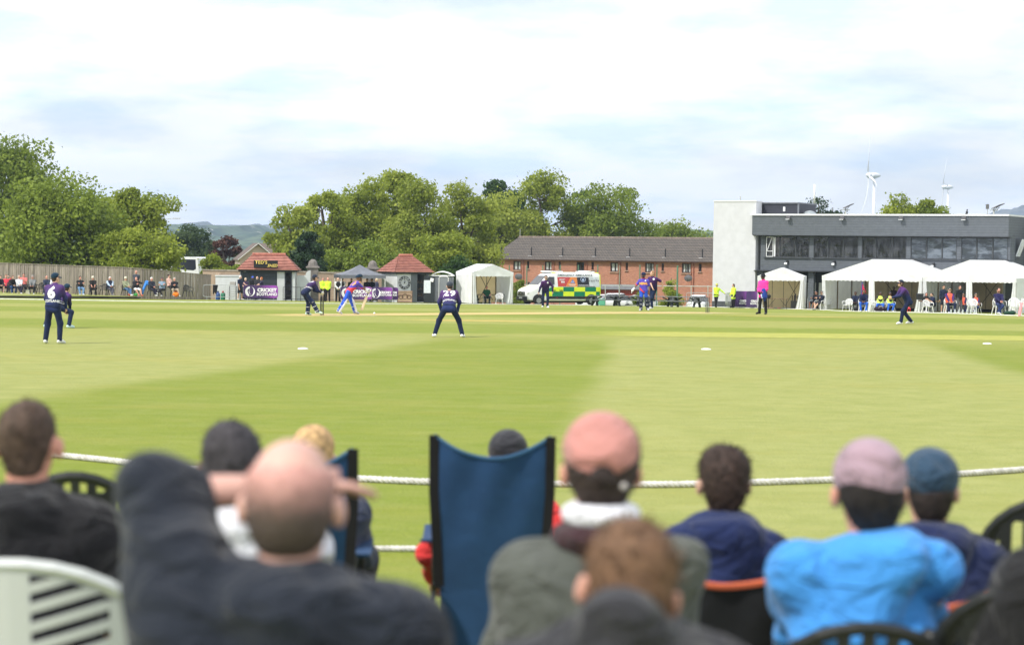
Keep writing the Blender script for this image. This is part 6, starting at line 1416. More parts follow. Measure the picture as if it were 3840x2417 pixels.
for z_, w_ in ((1.96, .5), (1.88, .42)): b.add([sd_(-.42, z_, .022), sd_(-.42 + w_, z_, .022), sd_(-.42 + w_, z_ + .03, .022), sd_(-.42, z_ + .03, .022)], [(0, 1, 2, 3)])
for z_, x_, w_ in ((1.57, .34, .66), (1.50, .42, .5)): b.add([sd_(x_, z_, .022), sd_(x_ + w_, z_, .022), sd_(x_ + w_, z_ + .03, .022), sd_(x_, z_ + .03, .022)], [(0, 1, 2, 3)])
b.add([sd_(1.2, 1.51, .022), sd_(2.06, 1.51, .022), sd_(2.06, 1.54, .022), sd_(1.2, 1.54, .022)], [(0, 1, 2, 3)]); b.build('print', LW, am)
b = MB(); b.add([sd_(.5, 1.68, .02), sd_(.92, 1.68, .02), sd_(.72, 1.98, .02)], [(0, 1, 2)]); b.build('triangle', M('blue print', (.12, .22, .55), .5), q2)
b = MB()
for k in range(12):
    a = math.pi * (.18 + .64 * 0) + 2 * math.pi * k / 12
    if not (1.1 < a % 6.283 < 2.0): b.add([sd_(1.6 + r_ * math.cos(a + da) * .9, 1.96 + r_ * math.sin(a + da) * .8, .022) for r_, da in ((.2, 0), (.26, .1), (.26, .4), (.2, .42))], [(0, 1, 2, 3)])
for k in range(3): a = math.pi / 2 + k * math.pi / 3; b.add([sd_(1.6 + .1 * math.cos(a) + .03 * math.sin(a), 1.93 + .1 * math.sin(a) - .03 * math.cos(a), .024), sd_(1.6 - .1 * math.cos(a) + .03 * math.sin(a), 1.93 - .1 * math.sin(a) - .03 * math.cos(a), .024), sd_(1.6 - .1 * math.cos(a) - .03 * math.sin(a), 1.93 - .1 * math.sin(a) + .03 * math.cos(a), .024), sd_(1.6 + .1 * math.cos(a) - .03 * math.sin(a), 1.93 + .1 * math.sin(a) + .03 * math.cos(a), .024)], [(0, 1, 2, 3)])
b.build('emblem', M('pale blue print', (.45, .55, .8), .5), q3)
b = MB(); b.bar(sd_(-.56, .45, .014), sd_(-.56, 2.4, .014), .012); b.bar(sd_(-.02 + .88, .45, .010), sd_(.86, .46, .010), .012); b.build('door_gap', ABK, am)
for x_ in (-.86, -.28): MB().box(sd_(x_, 1.12, .04), (.26, .04, .05)).build('door_handle', ABK, am)
# front: grille, bumper, bonnet, lights, windscreen
fx = lambda y, z, e=.0: (-3.1 + .05 * (abs(y)) ** 2 * 1.2 - e - .0, y, z)
def front(name, y0, y1, z0, z1, mat, e=.03, par=None):
    def X(y, z): return np.interp(z, [.4, .98, 1.12, 1.26, 1.42, 1.52], [-3.1, -3.1, -3.04, -2.8, -2.35, -2.12]) - e + .22 * max(0, abs(y) - .5) ** 1.5
    return MB().slab(10, 4, lambda u, v: (X(y0 + (y1 - y0) * u, z0 + (z1 - z0) * v), y0 + (y1 - y0) * u, z0 + (z1 - z0) * v), (.02, 0, 0)).build(name, mat, par or am, smooth=False)
front('bumper', -.98, .98, .34, .64, ABK, .07); front('grille', -.62, .62, .70, 1.0, ABK, .03); b = MB()
for z_ in (.76, .84, .92): b.bar((-3.15, -.58, z_), (-3.15, .58, z_), .02, .03)
b.build('grille_bar', M('chrome', (.6, .6, .62), .2, metal=1), am); front('number_plate', -.28, .28, .48, .60, M('plate', (.75, .75, .72), .5), .09)
MB().bar((-3.17, 0, .82), (-3.17, 0, 1.04), .12, .03).build('badge', M('chrome', (.6, .6, .62), .2, metal=1), am)
MB().slab(10, 6, lambda u, v: (-3.02 + .86 * v, (-.78 + 1.56 * u) * (1 - .0 * v), np.interp(-3.02 + .86 * v, [s[0] for s in stn], [s[2] for s in stn]) + .012 - .01 * abs(2 * u - 1) ** 4), (0, 0, -.004)).build('bonnet', M('pale yellow bonnet', (.74, .78, .45), .35), am)
for s_ in (-1, 1):
    MB().ball((-2.92, s_ * .80, .93), (.16, .14, .13), 10, 6).build('headlight', M('lamp glass', (.75, .77, .78), .25), am, smooth=True)
    MB().box((-1.98, s_ * 1.16, 1.52), (.12, .2, .42), bev=.04).build('mirror', ABK, am)
MB().slab(8, 5, lambda u, v: (-2.10 + .68 * v - .02, (-.84 + 1.68 * u) * (1 - .08 * v), 1.53 + (2.20 - 1.53) * v + .02 - .0), (.0, 0, -.005)).build('windscreen', AGL, am)
MB().box((-1.0, 0, 2.53), (.42, 1.5, .12), bev=.04).build('light_bar', M('lamp glass', (.75, .77, .78), .25), am); MB().box((2.2, -.0, 2.56), (.38, 1.5, .12), bev=.04).build('light_bar', M('lamp glass', (1, 1, 1)), am); MB().box((-.55, -.5, 2.545), (1.3, .08, .08), bev=.02).build('roof_strip', AW, am); MB().box((2.0, -.5, 2.545), (1.6, .08, .08), bev=.02).build('roof_strip', AW, am)
for x_ in (-2.15, 2.3):
    MB().prism([(x_ - .46, .3)] + [(x_ - .46 * math.cos(a), .40 + .44 * math.sin(a)) for a in np.linspace(0, math.pi, 12)] + [(x_ + .46, .3)], -1.045, -.98).build('wheel_arch', ABK, am)
    for s_ in (-1, 1):
        w_ = MB().lathe([(.2, -.11), (.32, -.12), (.355, -.07), (.355, .07), (.32, .12), (.2, .11)], n=24).build('wheel', MC((.02, .02, .02)), am, loc=(x_, s_ * .97, .355), smooth=False); w_.rotation_euler.x = math.pi / 2
        b = MB().lathe([(.2, -.125 * s_), (.19, -.09 * s_), (.06, -.10 * s_)], n=16)
        for k in range(5): a = k * 1.2566; b.bar((.05 * math.cos(a), .05 * math.sin(a), .122 * s_ * (1)), (.19 * math.cos(a), .19 * math.sin(a), .122 * s_), .05, .02)
        b.build('rim', M('steel rim', (.35, .36, .37), .4, metal=.5), w_)
MB().box((0, -.0, .25), (5.2, 1.5, .14)).build('underbody', ABK, am)
# ------------------------------------------------------------------ players on the field
SKIT = kit('navy to purple kit', (.018, .030, .11), (.080, .035, .145), 1.0, 1.5)
SKIT2 = kit('dark navy purple kit', (.010, .012, .04), (.055, .015, .10), .9, 1.5)
NT_ = (.010, .018, .055); NTL = MC(NT_); SW = (.72, .73, .72)
GF = 'fielders in navy and purple kit'
A6 = G(198, 1288)
T, I = person('fielder numbered 6, seen from behind at the left, in a navy and purple shirt', 'person', A6, rad(168), dict(pel=(0, 0, .93), lean=(0, -.20, 1), hl=(.22, -.28, .88), hr=(-.22, -.28, .88), fl=(.19, .02, .08), fr=(-.17, -.02, .08), el=(1, .3, 0), er=(-1, .3, 0), kl=(.3, -1, 0), kr=(-.3, -1, 0), hem=.09),
    'pale', legs=NT_, shoe=SW, hat='cap', hatcol=(.012, .035, .065), s=1.0, look=(-.6, -1, 0), mats=dict(top=SKIT), h=.016, fat=1.08, rough=.004, seed=1, group=GF)
bk = I['chest']; LWp = M('white shirt print', (.8, .8, .82), .6, .02)
decal(T, I, '6', .40, LWp, bk + Vector((0, .1, -.02)), I['back'], (-1, 0, 0), (0, -.2, 1), 'shirt_number', bold=.02)

b_ = decal(T, I, 'SCOTLAND', .085, LWp, bk + Vector((0, .1, -.22)), I['back'], (-1, 0, 0), (0, -.2, 1), 'shirt_print', bold=.003)
T, I = person('crouching slip fielder half hidden behind the fielder numbered 6', 'person', G(214, 1229), rad(155), dict(pel=(-.02, .08, .66), lean=(-.22, -.75, .75), hl=(.10, -.52, .48), hr=(-.06, -.55, .46), fl=(.40, .05, .08), fr=(-.42, -.02, .08), kl=(.8, -1, .4), kr=(-.8, -1, .4)),
    'pale', legs=NT_, shoe=(.55, .72, .75), hat='cap', hatcol=(.012, .035, .065), look=(0, -1, .1), mats=dict(top=kit('low kit', (.010, .018, .07), (.09, .03, .16), .6, 1.2)), h=.018, group=GF)
T, I = person('fielder numbered 29, bent forward with hands on thighs, seen from behind', 'person', G(1683, 1264), rad(180), dict(pel=(0, .12, .86), lean=(0, -.62, .80), hl=(.23, -.24, .74), hr=(-.23, -.24, .74), fl=(.40, .02, .08), fr=(-.38, .02, .08), el=(1, .2, .5), er=(-1, .2, .5), kl=(.5, -1, .1), kr=(-.5, -1, .1), hem=.10, shrug=(.03, .03)),
    'pale', legs=NT_, shoe=(.78, .78, .78), hat='cap', hatcol=(.05, .06, .08), look=(.25, -1, .05), mats=dict(top=kit('kit 29', (.018, .030, .11), (.085, .035, .15), .9, 1.25)), h=.016, fat=1.05, rough=.004, seed=2, group=GF)
bk = I['chest']; bu = I['ln']
decal(T, I, '29', .33, LWp, bk + bu * .03, Vector((0, .8, .75)), (-1, 0, 0), bu, 'shirt_number', bold=.010, spacing=1.1)
decal(T, I, 'SCOTLAND', .07, LWp, bk - bu * .20, Vector((0, .8, .75)), (-1, 0, 0), bu, 'shirt_print', bold=.002)
T, I = person('wicketkeeper in navy crouching behind the left stumps with big cream gloves', 'person', G(1171, 1182), rad(116), dict(pel=(0, .30, .88), lean=(0, -.72, .72), hl=(.07, -.36, .86), hr=(-.07, -.36, .86), fl=(.20, .14, .08), fr=(-.20, -.16, .08), kl=(.2, -1, .3), kr=(-.2, -1, .3), hem=.08),
    'pale', legs=NT_, shoe=(.60, .78, .70), hat='cap', hatcol=(.02, .028, .05), look=(0, -1, .05), mats=dict(top=kit('keeper kit', (.012, .018, .065), (.06, .025, .11), .95, 1.35)), h=.017, pads=(.03, .04, .09), gloves=(.70, .68, .60), s=1.0, group=None, rough=.003)
decal(T, I, '9', .27, LWp, I['chest'] + I['ln'] * .05 + Vector((-.05, 0, 0)), I['back'] + Vector((-.6, 0, 0)), (-.8, -.6, .0), I['ln'], 'shirt_number', bold=.02); decal(T, I, 'SCOTLAND', .07, LWp, I['chest'] - I['ln'] * .17 + Vector((-.05, 0, 0)), I['back'] + Vector((-.6, 0, 0)), (-.8, -.6, 0), I['ln'], 'shirt_print', bold=.002)
BB = (.03, .10, .62)
def nepal_mat(name, z0, dx, dz, c):
    m, t, b, o = nodes(name); q = NT(t); v = q.obj(); s = q.xyz(v); d = q.m('ADD', q.m('MULTIPLY', s[0], dx), q.m('MULTIPLY', s[2], dz)); n = q.noise(v, 5, 3)
    f = q.ss(q.m('ADD', d, q.m('MULTIPLY', n, .1)), c, c + .015); q.l(q.mix(f, (.62, .045, .07), (.075, .05, .42)), b.inputs['Base Color']); b.inputs['Roughness'].default_value = .75; q.bump(q.noise(v, 12, 4), b, .3, .02); return m
NK1 = nepal_mat('blue and red kit striker', 0, .0, 1, 1.10); NK2 = nepal_mat('blue and red kit non striker', 0, .95, 1, 1.0); ORG = M('orange print', (.85, .38, .10), .6, .02)
Bt = G(1318, 1179)
T, I = person('batter in a blue and red shirt and white pads lunging forward to play a shot', 'person', Bt, rad(108), dict(pel=(0, .12, .90), lean=(0, -.72, .70), hl=(.05, -.70, .97), hr=(-.02, -.66, .88), fl=(.12, -.17, .08), fr=(-.10, .56, .14), kl=(.1, -1, .1), kr=(-.1, -1, .5), hem=.06, tr=(0, -.14, -.10)),
    'brown', legs=BB, shoe=(.45, .47, .50), hat='helmet', hatcol=(.012, .03, .055), look=(0, -1, -.45), mats=dict(top=NK1), h=.017, pads=(.72, .73, .76), gloves=(.74, .73, .72), sleeve=.5, s=1.0, rough=.003)
decal(T, I, '17', .34, ORG, I['chest'] + I['ln'] * .02 + Vector((-.06, 0, 0)), I['back'] + Vector((-.6, 0, 0)), (-.8, -.6, 0), I['ln'], 'shirt_number', bold=.03)
def bat(label, a, c, face=(0, -1, 0)):
    a, c = Vector(a), Vector(c); T = thing('cricket_bat', label, 'bat', a); d = (c - a); L_ = d.length; d.normalize(); x = d.cross(Vector(face)).normalized()
    MB().tube([(0, 0, 0), d * .28], .018, 8).build('handle', MC((.05, .05, .06)), T); b = MB(); vs = []; st = [(.27, .02, .015), (.31, .05, .02), (.36, .055, .022), (.78, .055, .035), (.86, .054, .02), (.88, .03, .012)]; f = x.cross(d)
    for t_, w_, th in st:
        for u_, v_ in ((-1, -.4), (-1, .4), (0, 1), (1, .4), (1, -.4), (0, -.6)): vs.append(d * t_ + x * (u_ * w_) + f * (v_ * th))
    b.add(vs, [(i * 6 + k, i * 6 + (k + 1) % 6, (i + 1) * 6 + (k + 1) % 6, (i + 1) * 6 + k) for i in range(5) for k in range(6)] + [(5, 4, 3, 2, 1, 0), tuple(range(30, 36))]); b.build('blade', M('willow', (.72, .60, .40), .5, .08, 6), T); return T
dB = Bt.y + .15
bat('pale willow cricket bat held by the lunging batter, pointing down', P(1385, 1084, dB), P(1359, 1153, dB))
T, I = person('non-striking batter in a blue and red shirt with dark pads, one white glove held out', 'person', G(2412, 1166.5), rad(-8), dict(pel=(0, 0, .96), lean=(0, -.04, 1), hl=(.26, .0, .90), hr=(-.50, -.12, .98), fl=(.20, .14, .10), fr=(-.10, -.05, .08), er=(-.5, .6, -.8)),
    'brown', legs=BB, shoe=(.55, .55, .55), hat='helmet', hatcol=(.015, .02, .06), look=(-.35, -1, -.1), mats=dict(top=NK2), h=.017, pads=(.022, .028, .05), sleeve=.5, s=1.0, beard=(.02, .015, .01), collar=(.62, .045, .07))
decal(T, I, 'NEPAL', .13, ORG, I['chest'] + Vector((-.0, -.1, -.02)), (0, -1, 0), (1, 0, 0), (0, 0, 1), 'shirt_print', bold=.012)
decal(T, I, 'o', .09, LWp, I['chest'] + Vector((.09, -.1, .13)), (0, -1, 0), (1, 0, 0), (0, 0, 1), 'badge', bold=.012)
Bn = GD(2369, G(2412, 1166.5).y); GLV = MB()
gl = thing('batting_glove', 'white batting glove on the outstretched hand of the non-striking batter', 'glove', I['ha'][-1] + G(2412, 1166.5)); 
q = Blob(.02); q.cone((.05, 0, .08), (-.02, 0, -.02), .045, .055)
for i in range(4): q.cone((-.03 + .0 * i, (i - 1.5) * .03, -.03), (-.06, (i - 1.5) * .034, -.13 - .01 * (i in (1, 2))), .021, .017, k=.01)
q.cone((-.02, -.05, -.01), (-.06, -.08, -.07), .02, .016, k=.01); q.build('glove_body', MC((.78, .78, .78)), gl, .014)
T, I = person('bare-headed bowler in dark navy and purple following through beside the batter', 'person', G(2447, 1164), rad(-32), dict(pel=(0, .04, 1.0), lean=(.06, -.26, 1), hl=(.42, .18, 1.06), hr=(.24, -.34, .84), fl=(-.10, .34, .46), fr=(-.02, -.02, .08), er=(-.8, -.3, -.6), el=(.8, .6, .2), tl=(0, -.05, -.17)),
    'pale', legs=NT_, shoe=(.78, .78, .78), hair=(.34, .19, .10), look=(-.65, -1, -.05), mats=dict(top=SKIT2), sleeve=.45, h=.017, s=1.06)
decal(T, I, 'o', .12, LWp, I['chest'] + Vector((.10, -.1, .10)), (0, -1, 0), (1, 0, 0), (0, 0, 1), 'badge', bold=.02)
T, I = person('fielder in a cap walking in towards the camera in front of the ambulance', 'person', G(2045, 1154), rad(4), dict(pel=(0, .05, .92), lean=(0, -.40, .92), hl=(.36, -.12, .86), hr=(-.37, -.15, .80), fl=(.10, -.02, .08), fr=(-.12, .10, .10), el=(1, .3, .1), er=(-1, .3, .1)),
    'pale', legs=NT_, shoe=(.78, .78, .78), hat='cap', hatcol=(.08, .09, .09), look=(0, -1, -.15), mats=dict(top=kit('far kit', (.010, .014, .06), (.07, .02, .11), .7, 1.5)), h=.018, group=GF)
decal(T, I, 'o', .11, LWp, I['chest'] + Vector((.09, -.1, .08)), (0, -1, .2), (1, 0, 0), (0, 0, 1), 'badge', bold=.02)
T, I = person('fielder at the right crouching side-on with cupped hands, facing left', 'person', G(3390, 1216), rad(-78), dict(pel=(0, .14, .86), lean=(0, -.50, .86), hl=(.06, -.50, .98), hr=(-.08, -.46, .96), fl=(.08, -.16, .08), fr=(-.12, .34, .10), kl=(.2, -1, .2), kr=(-.2, -1, .3), hem=.10),
    'pale', legs=NT_, shoe=(.76, .77, .77), hat='cap', hatcol=(.010, .02, .05), look=(0, -1, .02), hairstyle='bob', hair=(.06, .035, .025), mats=dict(top=kit('right kit', (.012, .024, .085), (.10, .03, .17), .95, 1.4)), h=.015, s=1.02, rough=.004, group=GF)
Up = G(2860, 1178.5)
T, I = person('umpire in a bright pink jacket, black trousers and a wide black hat', 'person', Up, rad(-38), dict(pel=(0, 0, .95), lean=(0, .02, 1), hl=(.12, -.22, .98), hr=(-.12, -.22, 1.0), fl=(.17, 0, .08), fr=(-.17, .0, .08), hem=.18),
    'dark', top=(.85, .05, .33), legs=BLACK, shoe=(.03, .03, .03), hat='sunhat', hatcol=(.015, .016, .018), look=(-.3, -1, 0), h=.016, fat=1.12, rough=.003, collar=(.85, .05, .33), s=1.0)
cl = Blob(.03); cl.cone((0, 0, .04), (.03, 0, -.22), .10, .14); cl.cone((.03, 0, -.22), (.05, .02, -.40), .12, .04); cl.cone((-.03, 0, -.05), (-.10, -.01, -.28), .05, .03)
w_ = G(2866, 1178.5); cb = thing('jumper', 'blue jumper with a white patch held in front of the umpire', 'clothing', (w_.x - .08, w_.y - .24, w_.z + 1.02)); cl.build('cloth', MC((.02, .05, .28)), cb, .016, rough=.006); cl = Blob(.02); cl.cone((-.09, -.05, -.16), (-.06, -.08, -.30), .045, .02); cl.build('white_patch', MC((.6, .7, .85)), cb, .012)
# stumps, ball, markers
def stumps(label, c, col, light=False):
    T = thing('stumps', label, 'stumps', c, pa, 'wickets at the ends of the pitch'); SM_ = MC(col, 'plastic')
    for y_ in (-.095, 0, .095): MB().tube([(0, y_, 0), (0, y_, .70), (0, y_, .715)], [.019, .019, .008], 8).build('stump', SM_, T)
    for y_ in (-.048, .048): MB().tube([(0, y_ - .05, .722), (0, y_ + .05, .722)], .009, 6).build('bail', MC((.5, .15, .12) if light else (.2, .2, .2), 'plastic'), T)
stumps('three dark stumps between the wicketkeeper and the batter', SL, (.03, .03, .035)); stumps('three dark stumps at the bowler end with reddish bails', SR, (.06, .065, .07), True)
bl_ = MB().ball((0, 0, 0), .042, 12, 8).build('ball', M('white ball', (.82, .82, .80), .4), None, P(1403.5, 1174, SL.y + 1.5), smooth=True); tag(bl_, 'white cricket ball low over the pitch in front of the batter', 'ball')
for (x, y, lab) in ((1136, 1308, 'white field marker disc left of the fielder numbered 29'), (2648, 1310, 'white field marker disc on the grass below the bowler end'), (3702, 1289, 'white field marker disc near the right edge, beyond the pale strip')):
    o = MB().lathe([(.13, 0), (.12, .02), (.05, .035), (.001, .036)], n=20).build('field_marker', WHITE, None, G(x, y), smooth=False); tag(o, lab, 'field marker', 'white field marker discs')

# ------------------------------------------------------------------ stewards, waiters, people at the sheds
HV = (.62, .88, .06); ST = 'people standing by the sheds and banners'
def strips(T, I, zs=(.0, -.16)):
    pass
def at(px, d): return GD(px, d)
def stand(label, px, d, rz, **k):
    pose = k.pop('pose', 'stand'); k.setdefault('h', .024); return person(label, 'person', at(px, d), rad(rz), pose, **k)
stand('steward in a yellow high-visibility jacket and cap leaning towards the folded barriers', 2686, 148, 5, pose=dict(pel=(-.04, 0, .95), lean=(.05, .02, 1), hl=(.62, -.05, 1.02), hr=(.06, -.22, .98), fl=(-.10, -.08, .08), fr=(-.04, .08, .08), el=(.5, .6, -.2), hem=.12), top=HV, legs=BLACK, shoe=BLACK, hat='cap', hatcol=(.7, .8, .1), skin='tan', h=.02)
stand('long-haired steward in a long yellow high-visibility coat, facing left', 2748, 147, -60, pose=dict(pel=(0, 0, .95), lean=(0, .02, 1), hl=(.2, -.15, .8), hr=(-.15, -.2, .95), fl=(.1, 0, .08), fr=(-.1, 0, .08), hem=.26), top=HV, legs=BLACK, shoe=BLACK, hair=(.08, .035, .025), hairstyle='long', skin='pale', h=.02, fat=1.1)
stand('steward in a bright yellow jacket standing behind the wicketkeeper', 1227, 145.8, 0, pose='behind', top=HV, legs=BLACK, shoe=BLACK, hairstyle='fringe', hair=(.2, .12, .08), skin='red', fat=1.15, group=ST, h=.02)
stand('second steward in a yellow jacket, half hidden by the wicketkeeper', 1208, 147.0, 20, pose='clasp', top=HV, legs=BLACK, shoe=BLACK, skin='red', hair=(.2, .14, .1), group=ST)
stand('waiter with a bald head in a black waistcoat and white shirt by the canopy leg', 1265, 146.2, 15, pose='clasp', top=(.7, .7, .7), vest=(.02, .02, .022), legs=BLACK, shoe=BLACK, hairstyle='fringe', hair=(.1, .08, .07), group=ST)
stand('dark-haired waiter just behind the bald one beside the canopy leg', 1281, 148, -10, pose='clasp', top=(.55, .55, .57), vest=(.02, .02, .022), legs=BLACK, shoe=BLACK, skin='tan', group=ST)
stand('red-faced bald man under the canopy behind the purple banner', 1315, 148.6, 20, top=(.05, .05, .06), skin='red', hairstyle='fringe', hair=(.4, .38, .36), group=ST)
stand('dark-haired person in navy under the right side of the canopy', 1392, 149, -20, top=(.012, .015, .04), hair=(.015, .012, .01), hairstyle='thick', skin='tan', group=ST)
stand('blonde woman in a navy jacket under the right side of the canopy, behind the batter', 1410, 147.6, -70, top=(.03, .035, .07), hair=(.62, .52, .34), hairstyle='bob', group=ST)
stand('person in dark clothes between the batter and the canopy', 1374, 148.6, 0, top=(.02, .02, .03), skin='tan', group=ST)
stand('white-haired man in a navy T-shirt and dark shorts in front of the tiled shed', 897, 145.3, 60, pose=dict(pel=(0, 0, .95), lean=(0, -.03, 1), hl=(.15, -.45, 1.05), hr=(-.2, -.1, .82), fl=(.1, -.12, .08), fr=(-.1, .1, .08)), top=(.018, .025, .055), legs=(.02, .02, .025), shorts=True, sleeve=.4, hair=(.72, .72, .72), shoe=(.5, .5, .48), group=ST, s=1.03, h=.02)
stand('short blonde woman in a patterned navy top behind the purple banner', 918, 145.9, 15, s=.93, pose=dict(hl=(-.02, -.3, 1.0), hr=(-.12, -.3, 1.0)), top=(.05, .03, .07), sleeve=.35, hair=(.66, .56, .40), hairstyle='bob', group=ST, h=.02)
stand('man in black with a bright blue cap in front of the shutter', 945, 147, 5, pose='clasp', top=BLACK, hat='beanie', hatcol=(.06, .12, .55), skin='brown', beard=(.02, .015, .01), group=ST, h=.02)
stand('bald man with a white beard in a black polo shirt in front of the shutter', 962, 146.4, -25, pose='clasp', top=(.025, .025, .03), hairstyle='fringe', hair=(.6, .6, .58), beard=(.62, .62, .6), sleeve=.4, group=ST, h=.02)
stand('ginger-haired woman in a dark top reaching left behind the purple banner', 978, 145.8, -70, s=.97, pose=dict(hl=(.0, -.5, 1.05), hr=(-.15, -.45, 1.05)), top=(.03, .03, .06), sleeve=.4, hair=(.45, .15, .05), hairstyle='bob', group=ST, h=.02)
# man in the lone marquee, table, chair
c_ = GD(1823, 149.0); c_.z += .02
person('stocky man in a dark green polo shirt seated in the lone marquee', 'person', c_, rad(8), dict(pel=(0, 0, .50), lean=(0, .08, 1), hl=(.22, -.32, .62), hr=(-.22, -.32, .62), fl=(.14, -.42, .08), fr=(-.14, -.42, .08)), skin='red', top=(.012, .065, .03), sleeve=.45, legs=(.02, .03, .03), shoe=BLACK, hairstyle='short', hair=(.08, .06, .05), fat=1.2, h=.02)
chair(chW, 'white plastic chair under the man in the green polo shirt', GD(1823, 149.05), rad(8)); chair(chW, 'empty white plastic chair beside the man in the green polo shirt', GD(1871, 148.4), rad(-4))
def table(label, px, d, rz, L_=1.6, w_=.6, h_=.74, col=(.22, .14, .09)):
    T = thing('table', label, 'table', GD(px, d), rad(rz)); MB().box((0, 0, h_), (L_, w_, .035)).build('tabletop', MC(col, 'paint'), T)
    for x_ in (-L_ * .42, L_ * .42):
        for y_ in (-w_ * .4, w_ * .4): MB().bar((x_, y_, 0), (x_, y_, h_), .03).build('leg', CI, T)
    MB().bar((-L_ * .42, 0, .15), (-L_ * .1, 0, h_), .02).bar((L_ * .42, 0, .15), (L_ * .1, 0, h_), .02).build('stay', CI, T); return T
table('dark folding table behind the man in the lone marquee', 1832, 150.2, 20, 2.3, .6, .70, (.03, .03, .03))
bg = thing('bag_pile', 'pile of dark green and black kit bags at the left side of the lone marquee', 'bag', GD(1782, 149.2)); q = Blob(.04)
for i, z_ in enumerate((.12, .34, .52)): q.ell((.04 * (i % 2), 0, z_), (.26 - .04 * i, .2, .15))
q.build('bag', MC((.015, .035, .025)), bg, .03); MB().tube([(-.2, -.2, .2), (.0, -.24, .26), (.22, -.18, .18)], .015, 5).tube([(-.15, -.18, .42), (.05, -.2, .45), (.2, -.14, .38)], .015, 5).build('strap', MC((.5, .52, .5)), bg)

# ------------------------------------------------------------------ spectators on the terrace, left
SP = 'spectators sitting along the wooden fence'
def tz(px, d):
    p = GD(px, d); v = min(1, max(0, (d - e0.y) / 14)); p.z = p.z + .17 + v * .12; return p
def seat(label, px, d, rz, chairc=True, **k):
    p = tz(px, d); pose = k.pop('pose', 'sit'); k.setdefault('h', .026); k.setdefault('group', SP); k.setdefault('fat', 1.15)
    person(label, 'person', p, rad(rz), pose, **k)
    if chairc: chair(chB, 'black plastic chair under the ' + ' '.join(label.split(',')[0].split()[:10]), p, rad(rz), 'black chairs along the fence')
G0 = 139.6
seat('dark-haired person at the very left edge in shorts', -4, G0, 30, pose='sitlean', top=(.02, .02, .03), shorts=True, legs=(.02, .02, .02), hair=(.02, .015, .01), hairstyle='long')
seat('auburn-haired person in a coral red top, arm raised to the head', 20, G0 + 1.4, 10, pose=dict(POSES['sit'], hl=(.22, -.1, 1.2), hr=(-.1, -.3, .7), el=(1, 0, .2)), top=(.72, .06, .09), sleeve=.4, hair=(.28, .10, .05), hairstyle='thick', legs=(.05, .05, .08))
seat('person in a black jacket and jeans looking down at a phone', 40, G0 + .3, 40, pose='sitlean', top=(.022, .022, .025), legs=(.03, .07, .20), hair=(.16, .09, .06), hairstyle='thick', shoe=(.6, .55, .5))
seat('grey-haired woman in a white jacket with sunglasses', 70, G0, 25, top=(.62, .64, .68), legs=(.015, .015, .03), hair=(.45, .40, .33), hairstyle='bob', skin='red', pose='sitcross')
seat('dark-haired woman in a pink top and sunglasses behind the woman in white', 86, G0 + 2.2, 10, pose=dict(POSES['sit'], pel=(0, 0, .62), hl=(.05, -.25, .95), hr=(-.1, -.25, .9)), top=(.72, .20, .18), sleeve=.35, hair=(.02, .012, .01), hairstyle='bun', skin='red', legs=BLACK)
seat('man in a grey jumper and a white-fronted cap', 119, G0, 8, top=(.19, .195, .20), legs=(.015, .015, .018), hat='cap', hatcol=(.35, .36, .36), skin='red', fat=1.1)
seat('bald man with sunglasses in a navy blazer beside the fielder numbered 6', 172, G0, 10, top=(.02, .03, .06), legs=(.03, .035, .05), skin='red', hairstyle='fringe', hair=(.3, .25, .2), vest=None)
seat('person in a white cap almost hidden behind the fielder numbered 6', 197, G0 + 1, 0, top=(.6, .6, .62), hat='cap', hatcol=(.75, .75, .78), skin='red', legs=(.1, .1, .12))
seat('person in a black padded jacket and light jeans, arms folded', 299, G0, 25, pose=dict(POSES['sitfold'], fl=(.05, -.62, .08), fr=(-.15, -.58, .08)), top=(.02, .021, .025), legs=(.13, .24, .40), hair=(.03, .02, .015), hairstyle='thick', skin='red', shoe=(.6, .6, .62), h=.022)
seat('woman in black with long pale hair and a cream sun hat', 346, G0, 15, top=(.014, .014, .014), sleeve=.6, legs=BLACK, hairstyle='long', hair=(.66, .64, .60), hat='cloth', hatcol=(.62, .57, .47), skin='red', shoe=BLACK, h=.022)
seat('white-haired man in a navy gilet over a light blue shirt, legs crossed', 411, G0, 25, pose='sitcross', top=(.42, .52, .66), vest=(.014, .02, .045), legs=(.07, .07, .09), hair=(.75, .74, .72), skin='red', shoe=(.2, .2, .22), h=.022)
chair(chB, 'empty black plastic chair left of the white-haired man in the gilet', tz(389, G0), rad(-10), 'black chairs along the fence')
seat('woman in a pale sun hat and an olive jacket with jeans', 471, G0, 40, pose='sitcross', top=(.27, .29, .18), legs=(.06, .13, .26), hat='cloth', hatcol=(.66, .62, .50), hair=(.3, .18, .1), hairstyle='bob', skin='red', shoe=(.7, .7, .7), h=.022)
seat('bald person in a black top and white shorts with a hand on the chin', 509, G0 + .1, 25, pose=dict(POSES['sit'], hl=(.10, -.16, 1.02), hr=(-.05, -.25, .82), fl=(.20, -.66, .08), fr=(.02, -.62, .08)), top=(.02, .02, .024), legs=(.75, .75, .76), shorts=True, hairstyle='fringe', hair=(.5, .45, .42), skin='red', shoe=(.45, .1, .06), h=.022)
person('balding man in a dark grey polo shirt standing behind the row by the fence', 'person', tz(508, 142), rad(0), 'behind', top=(.055, .065, .085), sleeve=.42, legs=(.04, .04, .045), skin='red', hairstyle='fringe', hair=(.35, .28, .24), fat=1.12, h=.022)
seat('white-haired man in a dark jacket with a white cloth on his lap', 568, G0, 35, pose='sitcross', top=(.02, .024, .035), legs=(.015, .015, .03), hair=(.8, .8, .78), hairstyle='thick', skin='red', h=.022, shoe=(.5, .5, .5))
